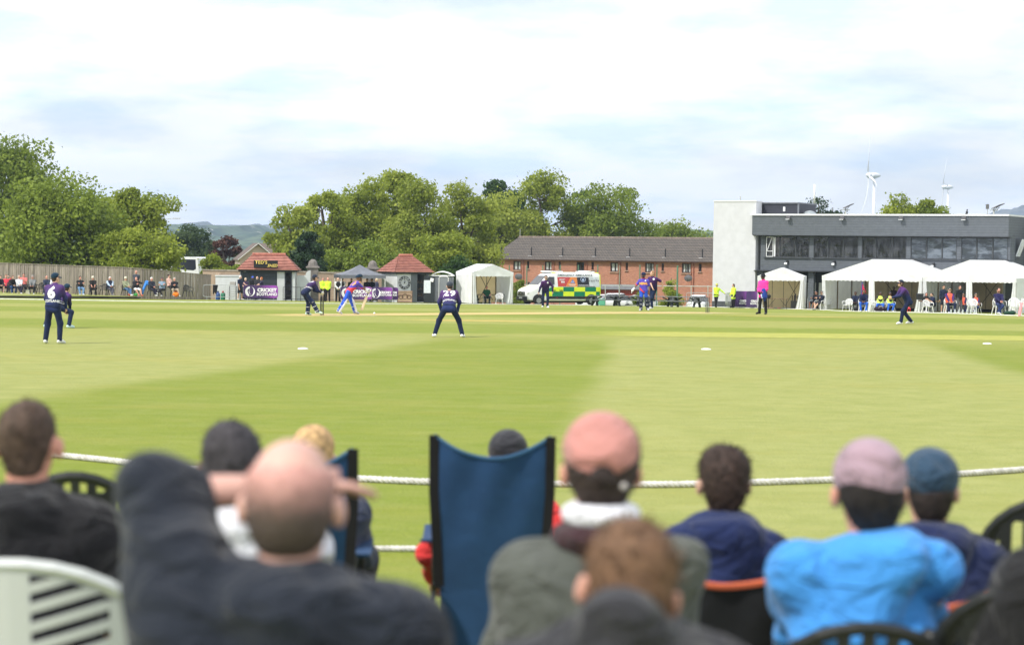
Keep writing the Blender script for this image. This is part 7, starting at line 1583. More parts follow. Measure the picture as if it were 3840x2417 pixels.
q = Blob(.04); jc = thing('blue_jacket', 'bright blue jacket draped over a chair back beside the white-haired man in dark', 'jacket', tz(549, G0 + .1), rad(20)); q.cone((.15, .1, .85), (.0, .15, .98), .14, .12); q.cone((.0, .15, .95), (-.22, .1, .5), .12, .09); q.cone((-.22, .1, .5), (-.30, .08, .15), .09, .05); q.build('cloth', MC((.06, .25, .72)), jc, .025, rough=.008)
seat('man in a navy cap and pale blue shirt, arms folded, legs crossed', 605, G0, 5, pose=dict(POSES['sitfold'], fl=(-.3, -.45, .25), fr=(.05, -.5, .08)), top=(.22, .30, .38), legs=(.02, .02, .024), hat='cap', hatcol=(.02, .03, .05), skin='red', fat=1.1, h=.022)
seat('dark-haired woman in a pale pink blouse behind the row, turned to the right', 634, G0 + 1.6, 70, pose=dict(POSES['sit'], pel=(0, 0, .72), fl=(.13, -.5, .1)), top=(.72, .45, .38), hair=(.04, .02, .015), hairstyle='bun', legs=(.03, .03, .03), h=.022, chairc=False)
seat('grey-haired man in a black top and beige trousers holding something', 652, G0, 15, pose=dict(POSES['sit'], hl=(.0, -.28, .78), hr=(-.08, -.28, .8), fl=(.28, -.52, .08), fr=(-.05, -.45, .08)), top=(.018, .018, .022), legs=(.42, .34, .25), hair=(.5, .48, .44), hairstyle='thick', skin='red', h=.022)
chair(chB, 'empty black plastic chair at the right end of the row', tz(702, G0), rad(40), 'black chairs along the fence'); chair(chB, 'empty black plastic chair beside the man in the blazer', tz(153, G0 + .4), rad(-5), 'black chairs along the fence')
def bag(label, px, d, r, col, loc=None, kind='bag', lz=True):
    p = loc or (tz(px, d) if lz else GD(px, d)); T = thing(kind, label, kind.replace('_', ' '), p); q = Blob(.03); q.ell((0, 0, r[2] * .9), r); q.ell((r[0] * .4, 0, r[2] * 1.3), (r[0] * .5, r[1] * .6, r[2] * .6)); q.build('bag_body', MC(col), T, .024, rough=.01)
    MB().tube([(-r[0] * .5, 0, r[2] * 1.6), (-r[0] * .2, 0, r[2] * 2.4), (r[0] * .3, 0, r[2] * 2.3), (r[0] * .5, 0, r[2] * 1.5)], .012, 5).build('handle', MC(c3(col, .6)), T)
bag('bright orange bag on the terrace by the man in beige trousers', 656, G0 - .5, (.22, .16, .16), (.80, .20, .02)); bag('green bag on the terrace between two seated spectators', 506, G0 - .5, (.16, .12, .10), (.05, .28, .06)); bag('rust coloured bag under the woman in the olive jacket', 483, G0 - .5, (.14, .1, .08), (.32, .07, .03))
tb_ = thing('cool_box', 'pale beige box on the terrace between the woman in white and the man in grey', 'box', tz(102, G0 - .5), 0); MB().box((0, 0, .14), (.27, .2, .27), bev=.02).build('box_body', MC((.42, .42, .30), 'plastic'), tb_); MB().box((0, 0, .29), (.29, .22, .04), bev=.01).build('lid', MC((.3, .33, .28), 'plastic'), tb_)

# ------------------------------------------------------------------ people at the marquees, right
GR_ = 'team members at the marquees'
def rseat(label, px, fy, rz, white=True, lab2=None, **k):
    p = G(px, fy); yaw = rad(rz); off = Vector((-math.sin(yaw) * .45, math.cos(yaw) * .45, 0)); p = p + off; p.z = gz(p.x, p.y)
    pose = k.pop('pose', 'sit'); k.setdefault('h', .022); k.setdefault('group', GR_); person(label, 'person', p, yaw, pose, **k)
    if white: chair(chW, 'white plastic chair under the ' + ' '.join((lab2 or label).split(',')[0].split()[:10]), p, yaw, 'white plastic chairs at the marquees')
def echair(label, px, fy, rz): p = G(px, fy); chair(chW, label, p, rad(rz), 'white plastic chairs at the marquees')
rseat('umpire in a pink top sitting behind the table in the small marquee', 2922, 1147.5, 0, pose=dict(POSES['sitlean'], lean=(0, -.15, 1), hl=(.12, -.3, .85), hr=(-.12, -.3, .85)), top=(.72, .05, .14), legs=BLACK, hat='cap', hatcol=BLACK, skin='tan', shoe=BLACK)
table('folding table in the small marquee in front of the seated umpire', 2914, 139.6, -8, 1.5, .6, .74, (.16, .09, .06)); echair('empty white plastic chair at the right side of the small marquee', 2976, 1152, -6)
bag('black kit bag on the table in the small marquee', 0, 0, (.17, .12, .14), (.015, .015, .018), GD(2880, 139.3) + Vector((0, 0, .76))); 
bt_ = thing('bottle', 'dark bottles standing behind the empty chair in the small marquee', 'bottle', GD(2980, 142) + Vector((0, 0, 0)));
for k, x_ in enumerate((-.2, -.05, .02, .2)): MB().lathe([(.04, .6), (.04, .95 + .12 * (k == 2)), (.02, 1.0 + .12 * (k == 2))], (x_, 0, 0), 8).build('bottle_body', MC((.05, .04, .035), 'plastic'), bt_)
MB().box((0, 0, .3), (.6, .3, .6)).build('crate', MC((.03, .03, .03), 'plastic'), bt_)
rseat('woman in a navy cap and shorts leaning back beside the small marquee', 3042, 1160, -45, pose='sitfold', top=(.03, .03, .045), legs=(.03, .03, .04), shorts=True, hat='cap', hatcol=(.03, .04, .06), hairstyle='long', hair=(.3, .18, .1), skin='red', lab2='woman in a navy cap')
rseat('man in a navy top and dark shorts with legs crossed beside the middle marquee', 3060, 1162, -48, pose=dict(POSES['sitcross'], hl=(-.1, -.2, .82), hr=(.1, -.2, .84), lean=(0, .3, 1)), top=(.014, .018, .035), legs=(.015, .015, .02), shorts=True, hat='cap', hatcol=(.015, .015, .02), skin='pale', shoe=(.35, .38, .38), lab2='man in navy with crossed legs')
echair('empty white plastic chair at the left end of the middle marquee', 3106, 1162, -10)
rseat('dark-capped person seated with the back turned inside the middle marquee', 3171, 1158, 150, pose='sit', top=(.012, .015, .03), legs=(.02, .05, .18), hat='cap', hatcol=BLACK, skin='dark', white=False)
echair('empty white plastic chair beside the navy-clad player in the middle marquee', 3179, 1166, -35)
rseat('player in a navy tracksuit and cap with hands together in the middle marquee', 3206, 1165, -12, top=(.012, .018, .045), legs=(.015, .015, .02), hat='cap', hatcol=(.03, .03, .04), skin='brown', shoe=BLACK)
rseat('player in a navy top and bright blue trousers below the pennant flag', 3238, 1169, -8, pose='sitlean', top=(.012, .018, .06), legs=(.03, .13, .62), hair=(.015, .012, .01), skin='brown', shoe=(.75, .75, .7))
echair('empty white plastic chair left of the first player in a yellow bib', 3262, 1166, 20); echair('white plastic chair turned sideways next to the first yellow bib', 3275, 1167, 75)
rseat('player in a yellow bib and dark cap, sitting behind the large kit bag', 3303, 1168, -5, pose=dict(POSES['sitfold'], fl=(.1, -.5, .08), fr=(-.35, -.45, .08)), top=(.02, .022, .03), vest=(.66, .85, .15), legs=(.03, .13, .60), hat='cap', hatcol=(.03, .035, .05), skin='brown', h=.02)
rseat('second player in a yellow bib and blue trousers beside the side-on fielder', 3345, 1168, 5, pose=dict(POSES['sitfold'], fl=(.05, -.4, .08), fr=(-.3, -.5, .08)), top=(.02, .022, .03), vest=(.66, .85, .15), legs=(.03, .13, .60), hat='cap', hatcol=(.02, .03, .05), skin='brown', h=.02)
person('dark-haired person standing inside the middle marquee behind the yellow bibs', 'person', GD(3349, 139), rad(-15), 'clasp', top=(.03, .015, .02), legs=BLACK, skin='dark', hair=(.01, .01, .01), h=.024, s=.97, group=GR_)
kb = thing('kit_bag', 'large black and maroon kit bag on the grass before the first yellow bib', 'bag', G(3301, 1168)); q = Blob(.06); q.cone((-.24, 0, .17), (.24, 0, .17), .17, .17); q.build('bag_body', MC((.028, .014, .028)), kb, .024, rough=.006); MB().tube([(-.15, -.15, .2), (-.1, -.17, .34), (.12, -.17, .34), (.15, -.15, .2)], .014, 5).build('strap', MC((.5, .5, .5)), kb)
k2 = thing('kit_bag', 'small black bags on the grass in front of the navy-clad player', 'bag', G(3212, 1167)); q = Blob(.04); q.ell((0, 0, .14), (.2, .15, .15)); q.ell((.28, 0, .13), (.14, .12, .14)); q.build('bag_body', MC((.012, .012, .014)), k2, .022, rough=.01)
ob = MB().box((0, 0, .13), (.5, .3, .26), bev=.03).build('box', MC((.68, .10, .03), 'plastic'), None, G(3140, 1158)); tag(ob, 'orange box on the ground at the left of the middle marquee', 'box')
fg = thing('pennant_flag', 'crimson and blue pennant flag hanging at the centre curtain of the middle marquee', 'flag', GD(3229, 134.6), MR); fz = 1.25; CR = M('crimson cloth', (.55, .02, .06), .7, .05); BL2 = M('blue flag edge', (.02, .04, .35), .7, .05)
for z0, z1, w_ in ((fz, fz + .62, .30), (fz - .45, fz + .25, .36)):
    MB().add([(0, 0, z0), (w_, .04, z0 + .02), (.04, 0, z1), (0, .01, z0), (w_, .05, z0 + .02), (.04, .01, z1)], [(0, 1, 2), (5, 4, 3), (0, 3, 4, 1), (1, 4, 5, 2), (2, 5, 3, 0)]).build('pennant', CR, fg)
MB().bar((-.01, 0, fz - .5), (.03, 0, fz + .72), .035).build('edge', BL2, fg); MB().lathe([(.05, 0), (.05, .01)], n=12).build('sun_emblem', LWp, fg, loc=(.12, -.012, fz + .05)).rotation_euler.x = math.pi / 2
ln_ = thing('lantern', 'small red lantern-shaped stand at the foot of the marquee curtain', 'lantern', G(3408, 1171)); MB().lathe([(.13, 0), (.13, .03), (.0, .03)], n=10).build('base', MC((.65, .03, .04), 'plastic'), ln_); MB().lathe([(.13, .24), (.06, .31), (.02, .36)], n=8).build('lid', MC((.65, .03, .04), 'plastic'), ln_)
for a in range(4): MB().bar((.11 * math.cos(a * 1.57 + .7), .11 * math.sin(a * 1.57 + .7), .03), (.11 * math.cos(a * 1.57 + .7), .11 * math.sin(a * 1.57 + .7), .25), .025).build('bar', MC((.65, .03, .04), 'plastic'), ln_)
# inside the right-hand marquee
table('long brown table inside the right-hand marquee', 3500, 133.5, -12, 2.0, .7, .74, (.26, .15, .08))
mn = thing('monitor', 'black computer monitor on the table in the right-hand marquee', 'monitor', GD(3448, 133.6) + Vector((0, 0, .76)), rad(-30)); MB().box((0, 0, .28), (.5, .05, .42), bev=.01).build('screen', MC((.012, .012, .014), 'plastic'), mn); MB().box((0, 0, .03), (.2, .16, .05)).build('stand', MC((.012, .012, .014), 'plastic'), mn)
def inn(label, px, d, rz, **k):
    pose = k.pop('pose', 'sit'); k.setdefault('h', .024); person(label, 'person', GD(px, d), rad(rz), pose, group=GR_, **k)
inn('person in a dark hooded jacket working at the table in the right-hand marquee', 3471, 134.6, -5, pose=dict(POSES['sitlean'], lean=(0, -.2, 1), hl=(.1, -.35, .85), hr=(-.1, -.35, .85)), top=(.03, .028, .03), legs=BLACK, hair=(.10, .05, .04), hairstyle='long', skin='red', hood=True)
inn('man in a navy shirt writing at the table, hand on cheek', 3500, 132.6, -70, pose=dict(POSES['sitlean'], lean=(0, -.25, 1), hl=(.05, -.42, .82), hr=(-.02, -.22, 1.15)), top=(.012, .018, .055), sleeve=.45, legs=(.02, .02, .025), hair=(.02, .015, .012), skin='pale', shoe=(.6, .6, .6))
echair('white plastic chair at the table in the right-hand marquee', 3478, 1172, 20)
inn('tall man in a long navy training jacket standing under the valance', 3536, 131.6, 10, pose=dict(POSES['stand'], hem=.24), top=(.014, .02, .045), legs=(.02, .02, .03), shorts=True, hair=(.02, .015, .012), skin='tan', shoe=(.4, .4, .4), s=1.02)
inn('standing man in a black training top half behind the centre curtain', 3597, 130.8, 15, pose='behind', top=(.012, .013, .018), legs=(.10, .10, .11), skin='red', hair=(.05, .03, .02), s=1.02)
OB = (.85, .13, .07)
rseat('player in an orange bib nearest the centre curtain, hands on lap', 3568, 1175, 0, top=(.05, .02, .12), vest=OB, legs=(.012, .018, .055), hat='cap', hatcol=(.03, .05, .05), skin='pale', shoe=(.7, .7, .7), h=.02)
rseat('middle player in an orange bib, leaning back behind an empty chair', 3612, 1173, -10, top=(.02, .016, .06), vest=OB, legs=(.012, .018, .055), hat='cap', hatcol=(.03, .035, .04), skin='red', shoe=(.15, .15, .16), h=.02)
rseat('player in an orange bib with legs crossed, right of the empty chair', 3668, 1175, 5, pose=dict(POSES['sitcross'], fl=(-.30, -.45, .1), fr=(-.15, -.5, .08)), top=(.03, .018, .08), vest=OB, legs=(.012, .022, .075), hat='cap', hatcol=(.03, .04, .04), skin='pale', shoe=(.6, .6, .5), h=.02)
echair('empty white plastic chair between two players in orange bibs', 3645, 1175, -15)
rseat('bearded man in a navy and purple top seated before the marquee side wall', 3757, 1180, 5, pose=dict(POSES['sitcross'], fl=(-.22, -.5, .12), fr=(-.1, -.52, .08)), top=(.018, .016, .07), legs=(.02, .035, .11), beard=(.04, .025, .02), hair=(.03, .02, .015), skin='red', shoe=(.6, .6, .6), h=.02, lab2='bearded man by the side wall')
echair('empty white plastic chair right of the bearded man', 3804, 1182, -5)
wb = thing('water_bottle', 'row of clear drinks bottles on the grass in front of the orange bibs', 'bottle', G(3600, 1176))
for k in range(7): MB().lathe([(.035, 0), (.037, .16), (.018, .2), (.02, .24)], (-.45 + k * .2, .03 * (k % 2), 0), 8).build('bottle_body', MC((.55, .6, .62), 'plastic'), wb)
bx2 = thing('practice_bat', 'pink plastic bat standing against a chair near the right edge', 'bat', G(3822, 1186)); MB().bar((0, 0, .02), (.12, .1, .62), .12, .05).build('blade', MC((.85, .30, .33), 'plastic'), bx2); MB().bar((.12, .1, .62), (.16, .13, .84), .035).build('handle', MC((.8, .8, .8), 'plastic'), bx2)
echair('white plastic chair cut off by the right edge of the picture', 3846, 1186, -30)
bag('dark green bag on the ground by the bearded man', 0, 0, (.3, .2, .12), (.015, .05, .03), G(3786, 1182)); 
# faces behind the clubhouse windows
for px_, yl, zoff, lab, col, sk in ((2940, 1.5, 0, 'person in a blue top sitting behind the first clubhouse window', (.03, .05, .16), 'red'), (2999, 1.6, -.15, 'person in dark clothes sitting behind the first clubhouse window, right pane', (.02, .02, .02), 'red'), (3309, 1.4, -.05, 'person in a dark jacket with a lanyard behind the third clubhouse window', (.05, .05, .03), 'red'), (3017, 2.2, .3, 'dark standing figure behind the first clubhouse window', (.015, .015, .015), 'tan')):
    q_ = frame_pt(ch, tof(px_, yl), yl, ZW0 - .62 + zoff - .1); person(lab, 'person', q_, rad(-10), 'sit', top=col, skin=sk, h=.03, hair=(.2, .12, .08), group='people behind the clubhouse windows')
# ------------------------------------------------------------------ boundary rope in front of the spectators
def rope(label, pix, r, pitch=.16):
    pts = [G(*p) for p in pix]; cum = [0]
    for a, c in zip(pts, pts[1:]): cum.append(cum[-1] + (c - a).length)
    L_ = cum[-1]; n = int(L_ / (pitch / 9)); ts = np.linspace(0, L_, n); X = np.interp(ts, cum, [p.x for p in pts]); Y = np.interp(ts, cum, [p.y for p in pts])
    k = np.ones(41) / 41; Y = np.convolve(np.pad(Y, 20, mode='edge'), k, 'valid'); b = MB()
    for s_ in range(3):
        ph = 2 * math.pi * (ts / pitch + s_ / 3); P_ = [(X[i], Y[i] + r * .55 * math.cos(ph[i]), float(gz(X[i], Y[i])) + r * 1.05 + r * .55 * math.sin(ph[i])) for i in range(n)]
        b.tube(P_, r * .56, 6)
    o = b.build('rope', M('white rope', (.60, .58, .54), .85, .18, 12, .5, 60), None, smooth=True); return tag(o, label, 'rope', 'boundary ropes')
rope('thick white twisted boundary rope curving across the grass behind the seated spectators', [(-100, 1702), (220, 1716), (520, 1748), (900, 1782), (1340, 1806), (1630, 1820), (2100, 1826), (2400, 1829), (2630, 1826), (3125, 1810), (3570, 1789), (3850, 1770), (4000, 1756)], .031)
rope('thinner white rope lying nearer, seen between the two blue camping chairs', [(1180, 2066), (1400, 2067), (1650, 2068), (2000, 2072)], .021, .11)

# ------------------------------------------------------------------ the nearest spectators, seen from behind
def fg(label, px, topy, d, rz=180, s=1.0, pose=None, off=0, **k):
    t_ = P(px, topy, d); g_ = Vector((t_.x, t_.y, float(gz(t_.x, t_.y)))); ph = (t_.z - g_.z) / s - .835
    base = dict(POSES['sit'], pel=(off, 0, ph), lean=(-off * 1.6, .10, 1), hl=(.14, -.36, ph + .13), hr=(-.14, -.36, ph + .13), el=(1, .35, -.8), er=(-1, .35, -.8), fl=(.16, -.42, .08), fr=(-.16, -.42, .08))
    if pose: base.update({a: (v(ph) if callable(v) else v) for a, v in pose.items()})
    k.setdefault('h', .012); k.setdefault('rough', .009)
    return person(label, 'person', g_, rad(rz), base, s=s, **k)
_MC = MC
def MC(col, kind='cloth'):
    "near cloth gets soft creases"
    if kind != 'cloth': return _MC(col, kind)
    nm = 'creased cloth %s' % (tuple(round(x, 3) for x in col),)
    if nm in MATS: return MATS[nm]
    m, t, b, o = nodes(nm); q = NT(t); v = q.obj(); w_ = q.noise(v, 3.2, 3); mpn = q.n('ShaderNodeMapping'); mpn.inputs['Scale'].default_value = (1, 1, 1.7); q.l(v, mpn.inputs[0]); n = t.nodes.new('ShaderNodeTexNoise'); n.inputs['Scale'].default_value = 6.5; n.inputs['Detail'].default_value = 3; n.inputs['Distortion'].default_value = 1.2; q.l(mpn.outputs[0], n.inputs[0])
    q.l(q.mix(q.ss(w_, .3, .7), c3(col, .9), c3(col, 1.12)), b.inputs['Base Color']); b.inputs['Roughness'].default_value = .9; b.inputs['Specular IOR Level'].default_value = .15; b.inputs['Sheen Weight'].default_value = .15; q.bump(n.outputs[0], b, .8, .07); MATS[nm] = m; return m
T, I = fg('man with short brown hair and a black hooded top at the left edge', 118, 1480, 5.6, 178, skin='red', top=(.014, .014, .016), legs=(.02, .02, .022), hair=(.085, .055, .04), hairstyle='short', hood=True, fat=1.2, seed=11)
# bald man shading his eyes
_t = P(1100, 1606, 3.62); _zc = _t.z - float(gz(_t.x, _t.y)) - .835 + .705
BALD, _tt, _b, _o = nodes('thinning hair'); q = NT(_tt); _v = q.obj(); _f = q.ss(q.m('ADD', q.xyz(_v)[2], q.m('MULTIPLY', q.m('SUBTRACT', q.noise(_v, 30, 4), .5), .05)), _zc - .03, _zc + .07); q.l(q.mix(_f, (.07, .05, .042), (.56, .29, .25)), _b.inputs['Base Color']); _b.inputs['Roughness'].default_value = .7; q.bump(q.noise(_v, 90, 3), _b, .5, .01)
T, I = fg('balding man in a dark navy hooded top, left arm raised to shade his eyes', 1100, 1606, 3.62, 180, skin=(.60, .35, .29), top=(.016, .020, .030), legs=(.02, .02, .03), hairstyle='balding', hair=(.085, .062, .05), mats=dict(hair=BALD), hood=True, fat=1.12, seed=12, sleeve=.61,
    pose=dict(hl=lambda p: (.02, -.175, p + .705), el=(1, .10, .12), shrug=(.03, 0), wl=(-.2, .0, .0), nl=(0, .2, -1), curl=.12), look=(-.12, -1, .0), rough=.010,
    extra_top=lambda c, q: [c.cone(q['sh'][1], q['el'][1], .088, .052, k=.06), c.cone(q['sh'][1].lerp(q['el'][1], .22), q['pel'] + q['ln'] * .22 + q['side'] * .10, .09, .14, k=.10), c.cone(q['sh'][-1], q['pel'] - q['side'] * .22 + q['ln'] * .2, .075, .12, k=.08), c.cone(q['nk'] - q['ln'] * .05, q['sh'][-1], .07, .07, k=.06)])
T, I = fg('man with cropped dark grey hair in a white top, beyond the balding man', 905, 1549, 5.55, 180, skin='brown', top=(.66, .66, .70), legs=(.05, .05, .07), hair=(.05, .045, .05), hairstyle='short', fat=1.12, seed=13, tilt=(.18, 0), off=-.02, hood=True, rough=.012)
T, I = fg('person with light ginger hair sitting in the left blue camping chair', 1178, 1592, 8.75, 180, skin='pale', top=(.05, .06, .10), hair=(.50, .32, .15), hairstyle='thick', seed=14, h=.016)
T, I = fg('person in a dark cap and red top sitting in the right blue camping chair', 1906, 1612, 9.45, 180, skin='pale', top=(.70, .05, .05), hair=(.03, .025, .022), hat='beanie', hatcol=(.03, .03, .035), seed=15, h=.016, pose=dict(hl=lambda p: (.36, -.12, p + .10), hr=lambda p: (-.36, -.12, p + .10)))
T, I = fg('man in a faded pink cap, white neck band and grey olive jacket', 2254, 1552, 4.85, 180, skin='red', top=(.085, .092, .080), legs=(.03, .03, .03), hat='cap', hatcol=(.52, .24, .21), hair=(.05, .035, .03), hairstyle='short', fat=1.22, seed=16, rough=.011,
    extra_top=lambda c, q: (c.cone(q['nk'] - q['ln'] * .045, q['nk'] - q['ln'] * .03, .075, .072, k=.03)))
w = Blob(.02)
for i in range(13):
    a = 2 * math.pi * i / 12; q_ = I['neck'] + I['ln'] * .062 + Vector((.068 * math.cos(a), .07 * math.sin(a) + .012, .042))
    if i: w.cone(pq_, q_, .026, .026, k=.015)
    pq_ = q_
w.build('neck_band', MC((.68, .68, .72)), T, .011)
w = Blob(.02)
for i in range(13):
    a = 2 * math.pi * i / 12; q_ = I['neck'] + I['ln'] * .05 + Vector((.085 * math.cos(a), .085 * math.sin(a) + .012, -.002))
    if i: w.cone(pq_, q_, .032, .032, k=.02)
    pq_ = q_
w.build('collar', MC((.045, .022, .026)), T, .011)
hp_ = I['hc'] - I['hu'] * .018 + I['hb'] * .131; b = MB()
b.grid(10, 4, lambda u, v: tuple(hp_ + I['hx'] * (.034 * (1 - 2 * u) * (1 - .0 * v)) + I['hu'] * (.040 * v * math.sqrt(max(0, 1 - (2 * u - 1) ** 2))) - I['hb'] * (.010 * (2 * u - 1) ** 2 + .012 * v * v - .004))); b.build('strap_opening', MC((.03, .022, .02)), T)
MB().ball(hp_ - I['hx'] * .0 + I['hx'] * (.05) * -1 * -1 - I['hu'] * .008 - I['hb'] * .006, (.009, .006, .009), 8, 5).build('buckle', MC((.45, .42, .40), 'plastic'), T)
# boy in front
T, I = fg('boy with tousled brown hair and a charcoal hooded top, nearest the camera', 2313, 1940, 3.4, 184, skin=(.66, .34, .26), s=.90, top=(.032, .032, .037), legs=(.03, .03, .04), hair=(.17, .095, .055), hairstyle='thick', hood=True, fat=1.25, seed=17, tilt=(-.18, -.10), rough=.014, pose=dict(shrug=(.05, .05)),
    extra_top=lambda c, q: [c.cone(q['nk'] + q['back'] * .085 + q['ln'] * .085 + q['side'] * (.026 * s_), q['nk'] + q['back'] * .10 - q['ln'] * .06 + q['side'] * (.08 * s_), .052, .085, k=.07) for s_ in (-1, 0, 1)] + [c.cone(q['nk'] + q['side'] * (.08 * s_) + q['ln'] * .02, q['sh'][s_], .075, .085, k=.06) for s_ in (-1, 1)])
T, I = fg('young man with thick dark hair in a navy hooded top, in a black camping chair', 2711, 1672, 7.1, 182, skin='pale', top=(.016, .026, .085), legs=(.02, .02, .03), hair=(.045, .028, .022), hairstyle='thick', hood=True, seed=18, s=.98, rough=.012)
T, I = fg('man in a mauve beanie and a bright blue hooded top', 3254, 1648, 5.2, 180, skin='red', top=(.06, .28, .68), legs=(.02, .02, .03), hat='beanie', hatcol=(.34, .24, .28), hair=(.022, .018, .017), hairstyle='short', hood=True, fat=.93, seed=19, rough=.012, pose=dict(shrug=(.045, .045)))
T, I = fg('person in a navy cap and navy hooded top, right of the man in blue', 3480, 1682, 6.4, 180, skin='pale', top=(.016, .024, .075), legs=(.02, .02, .03), hat='cap', hatcol=(.03, .06, .10), hair=(.03, .022, .02), hairstyle='short', hood=True, seed=20, s=.98, rough=.012)

# ---- camping chairs
def camp_chair(label, px, top, d, rz, col, trim, hi=True, w=.52, group=None, sag=None):
    MC = _MC
    t_ = P(px, top, d); T = thing('camping_chair', label, 'camping chair', (t_.x, t_.y, float(gz(t_.x, t_.y))), rad(rz), group); H_ = t_.z - T.location.z; w2 = w / 2; zs = .40; MT = MC(col); TM = MC(trim)
    # the back faces +y here; the sitter faces -y
    def topz(x): e = abs(x) / w2; return H_ - (sag or .10) * (1 - e ** 2.0)
    def y_(z): return .20 + (z - zs) * .22
    def fn(u, v):
        x = -w2 + w * u; zt = topz(x); z = zs + (zt - zs) * v; nar = 1 - .10 * max(0, 1 - v * 1.6); return (x * nar, y_(z) + .05 * math.sin(math.pi * u) * (1 - .3 * v) + .008 * math.sin(x * 30 + z * 9) * v, z)
    MB().slab(24, 16, fn, (0, .008, 0)).build('back_panel', MT, T, smooth=False)
    for sg in (0, 1):
        MB().slab(1, 16, lambda u, v, sg=sg: tuple(Vector(fn(sg, v)) + Vector((-.022 + .044 * u, .006, 0))), (0, .012, 0)).build('side_trim', MC((.012, .012, .014)), T)
    MB().tube([tuple(Vector(fn(u, 1)) + Vector((0, .008, 0))) for u in np.linspace(0, 1, 21)], .012 if not hi else .008, 6).build('top_trim', TM, T)
    def st(u, v): x = -w2 * .9 + w * .9 * u; return (x, -.24 + .46 * v, zs + .04 - .10 * math.sin(math.pi * u) * (1) - .02 * v)
    MB().slab(14, 8, st, (0, 0, -.008)).build('seat', MT, T, smooth=False)
    if hi:   # slack cloth hanging below the seat at the back
        MB().slab(14, 8, lambda u, v: ((-w2 + w * u) * (.90 - .16 * (1 - v)), .20 - .05 * (1 - v) + .05 * math.sin(math.pi * u), .05 + (zs - .05) * v), (0, .008, 0)).build('skirt', MT, T)
    ST_ = MC((.03, .03, .035), 'paint')
    for sg in (-1, 1):
        MB().tube([(sg * w2, y_(H_) - .02, H_ - .01), (sg * w2, .18, zs), (sg * (w2 + .02), .15, .02)], .011, 6).build('pole', ST_, T)
        MB().tube([(sg * w2, .2, .02), (sg * (w2 + .02), -.26, .42)], .009, 6).build('leg', ST_, T); MB().tube([(sg * (w2 + .02), -.26, .02), (sg * w2, .2, .42)], .009, 6).build('leg', ST_, T)
        MB().tube([(sg * (w2 + .02), -.28, .02), (sg * (w2 + .02), -.28, .62)], .009, 6).build('leg', ST_, T)
        MB().slab(6, 1, lambda u, v: (sg * (w2 + .03) + (v - .5) * .07, -.30 + .50 * u, .62 - .03 * math.sin(math.pi * u)), (0, 0, -.012)).build('armrest', MT, T)
    MB().tube([(-w2, .18, .03), (w2, -.26, .40)], .008, 6).tube([(w2, .18, .03), (-w2, -.26, .40)], .008, 6).build('crossbar', ST_, T)
    return T
BL = (.017, .055, .135)
camp_chair('tall-backed blue camping chair, the right one, with a dark-capped sitter', 1850, 1606, 9.2, 180, BL, (.03, .09, .18))
camp_chair('tall-backed blue camping chair, the left one, half hidden by the balding man', 1110, 1648, 8.5, 182, BL, (.03, .09, .18))
camp_chair('black camping chair with an orange edge under the young man in navy', 2690, 2050, 6.9, 181, (.012, .013, .016), (.45, .10, .045), hi=False, w=.56, sag=.085)
camp_chair('black camping chair with an orange edge under the person in a navy cap', 3480, 1985, 6.2, 178, (.012, .013, .016), (.45, .10, .045), hi=False, w=.50, sag=.19)
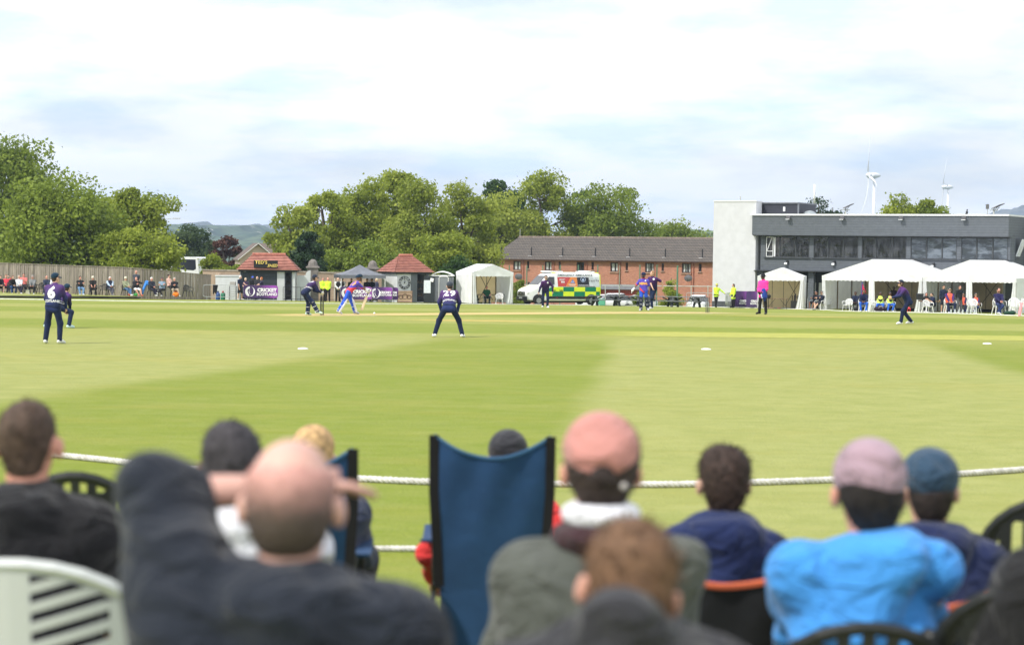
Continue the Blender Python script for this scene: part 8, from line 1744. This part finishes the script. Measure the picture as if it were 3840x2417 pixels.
# ---- plastic chairs
def place(proto_fn, label, px, top, d, rz, s=1.0):
    t_ = P(px, top, d); d2 = d + .27 * s; x2 = t_.x; g_ = Vector((x2, d2, float(gz(x2, d2)))); sc = (t_.z - g_.z) / .84; T = proto_fn; T.location = g_; T.rotation_euler.z = rad(rz); T.scale = (sc * s, sc * s, sc); T['label'] = label; T['category'] = 'chair'; return T
WOFF = M('off white chair plastic', (.66, .68, .68), .4, .04, 2)
place(mono_chair(WOFF, True), 'off-white plastic chair with a slotted back, lower left, nearest the camera', 40, 2070, 5.04, 182, 1.2)
place(mono_chair(PLB), 'black plastic chair just behind the man in the black hooded top', 305, 1757, 7.6, 178, .82)
place(mono_chair(PLB), 'black plastic chair whose curved top shows below the man in bright blue', 3256, 2322, 4.9, 180, .98)
place(mono_chair(PLB), 'black plastic chair with a curved frame at the right edge', 4080, 1836, 7.2, 170, 1.05)
place(mono_chair(PLB), 'black plastic chair under the black jacket at the lower right corner', 4060, 2130, 4.9, 175, 1.1)
# black jacket hanging at the right edge
t_ = P(4100, 2100, 4.9); jk = thing('black_jacket', 'black jacket hanging over a chair at the lower right corner', 'jacket', (t_.x, t_.y, float(gz(t_.x, t_.y)))); hj = t_.z - jk.location.z; q = Blob(.06)
q.cone((-.14, 0, hj - .08), (.2, .02, hj - .05), .09, .09); q.cone((-.15, .02, hj - .1), (-.20, 0, hj - .55), .10, .13); q.cone((.1, -.02, hj - .1), (.05, -.05, hj - .75), .16, .17); q.cone((-.05, -.02, hj - .2), (-.06, -.02, hj - .7), .15, .15)
q.build('cloth', MC((.014, .014, .015)), jk, .014, rough=.012)
# things on the ground
def fgbag(label, px, py, d, r, col, kind='bag'):
    t_ = P(px, py, d); g_ = Vector((t_.x, t_.y, float(gz(t_.x, t_.y)))); T = thing(kind, label, kind, g_); h_ = max(.12, t_.z - g_.z); q = Blob(.06); q.ell((0, 0, h_ * .5), (r, r * .7, h_ * .5)); q.ell((r * .3, 0, h_ * .4), (r * .8, r * .6, h_ * .38)); q.build('bag_body', MC(col), T, .016, rough=.01); MB().tube([(-r * .4, 0, h_ * .9), (0, 0, h_ * 1.02), (r * .4, 0, h_ * .88)], .012, 5).build('handle', MC(c3(col, .7)), T)
fgbag('black bag whose top shows at the bottom edge, right of the balding man', 1590, 2362, 4.6, .18, (.012, .012, .013)); fgbag('pink bag at the bottom edge between the white chair and the balding man', 540, 2372, 5.3, .07, (.42, .06, .18)); fgbag('crumpled white paper bag above the pink bag at the bottom left', 515, 2290, 6.0, .07, (.7, .7, .72))
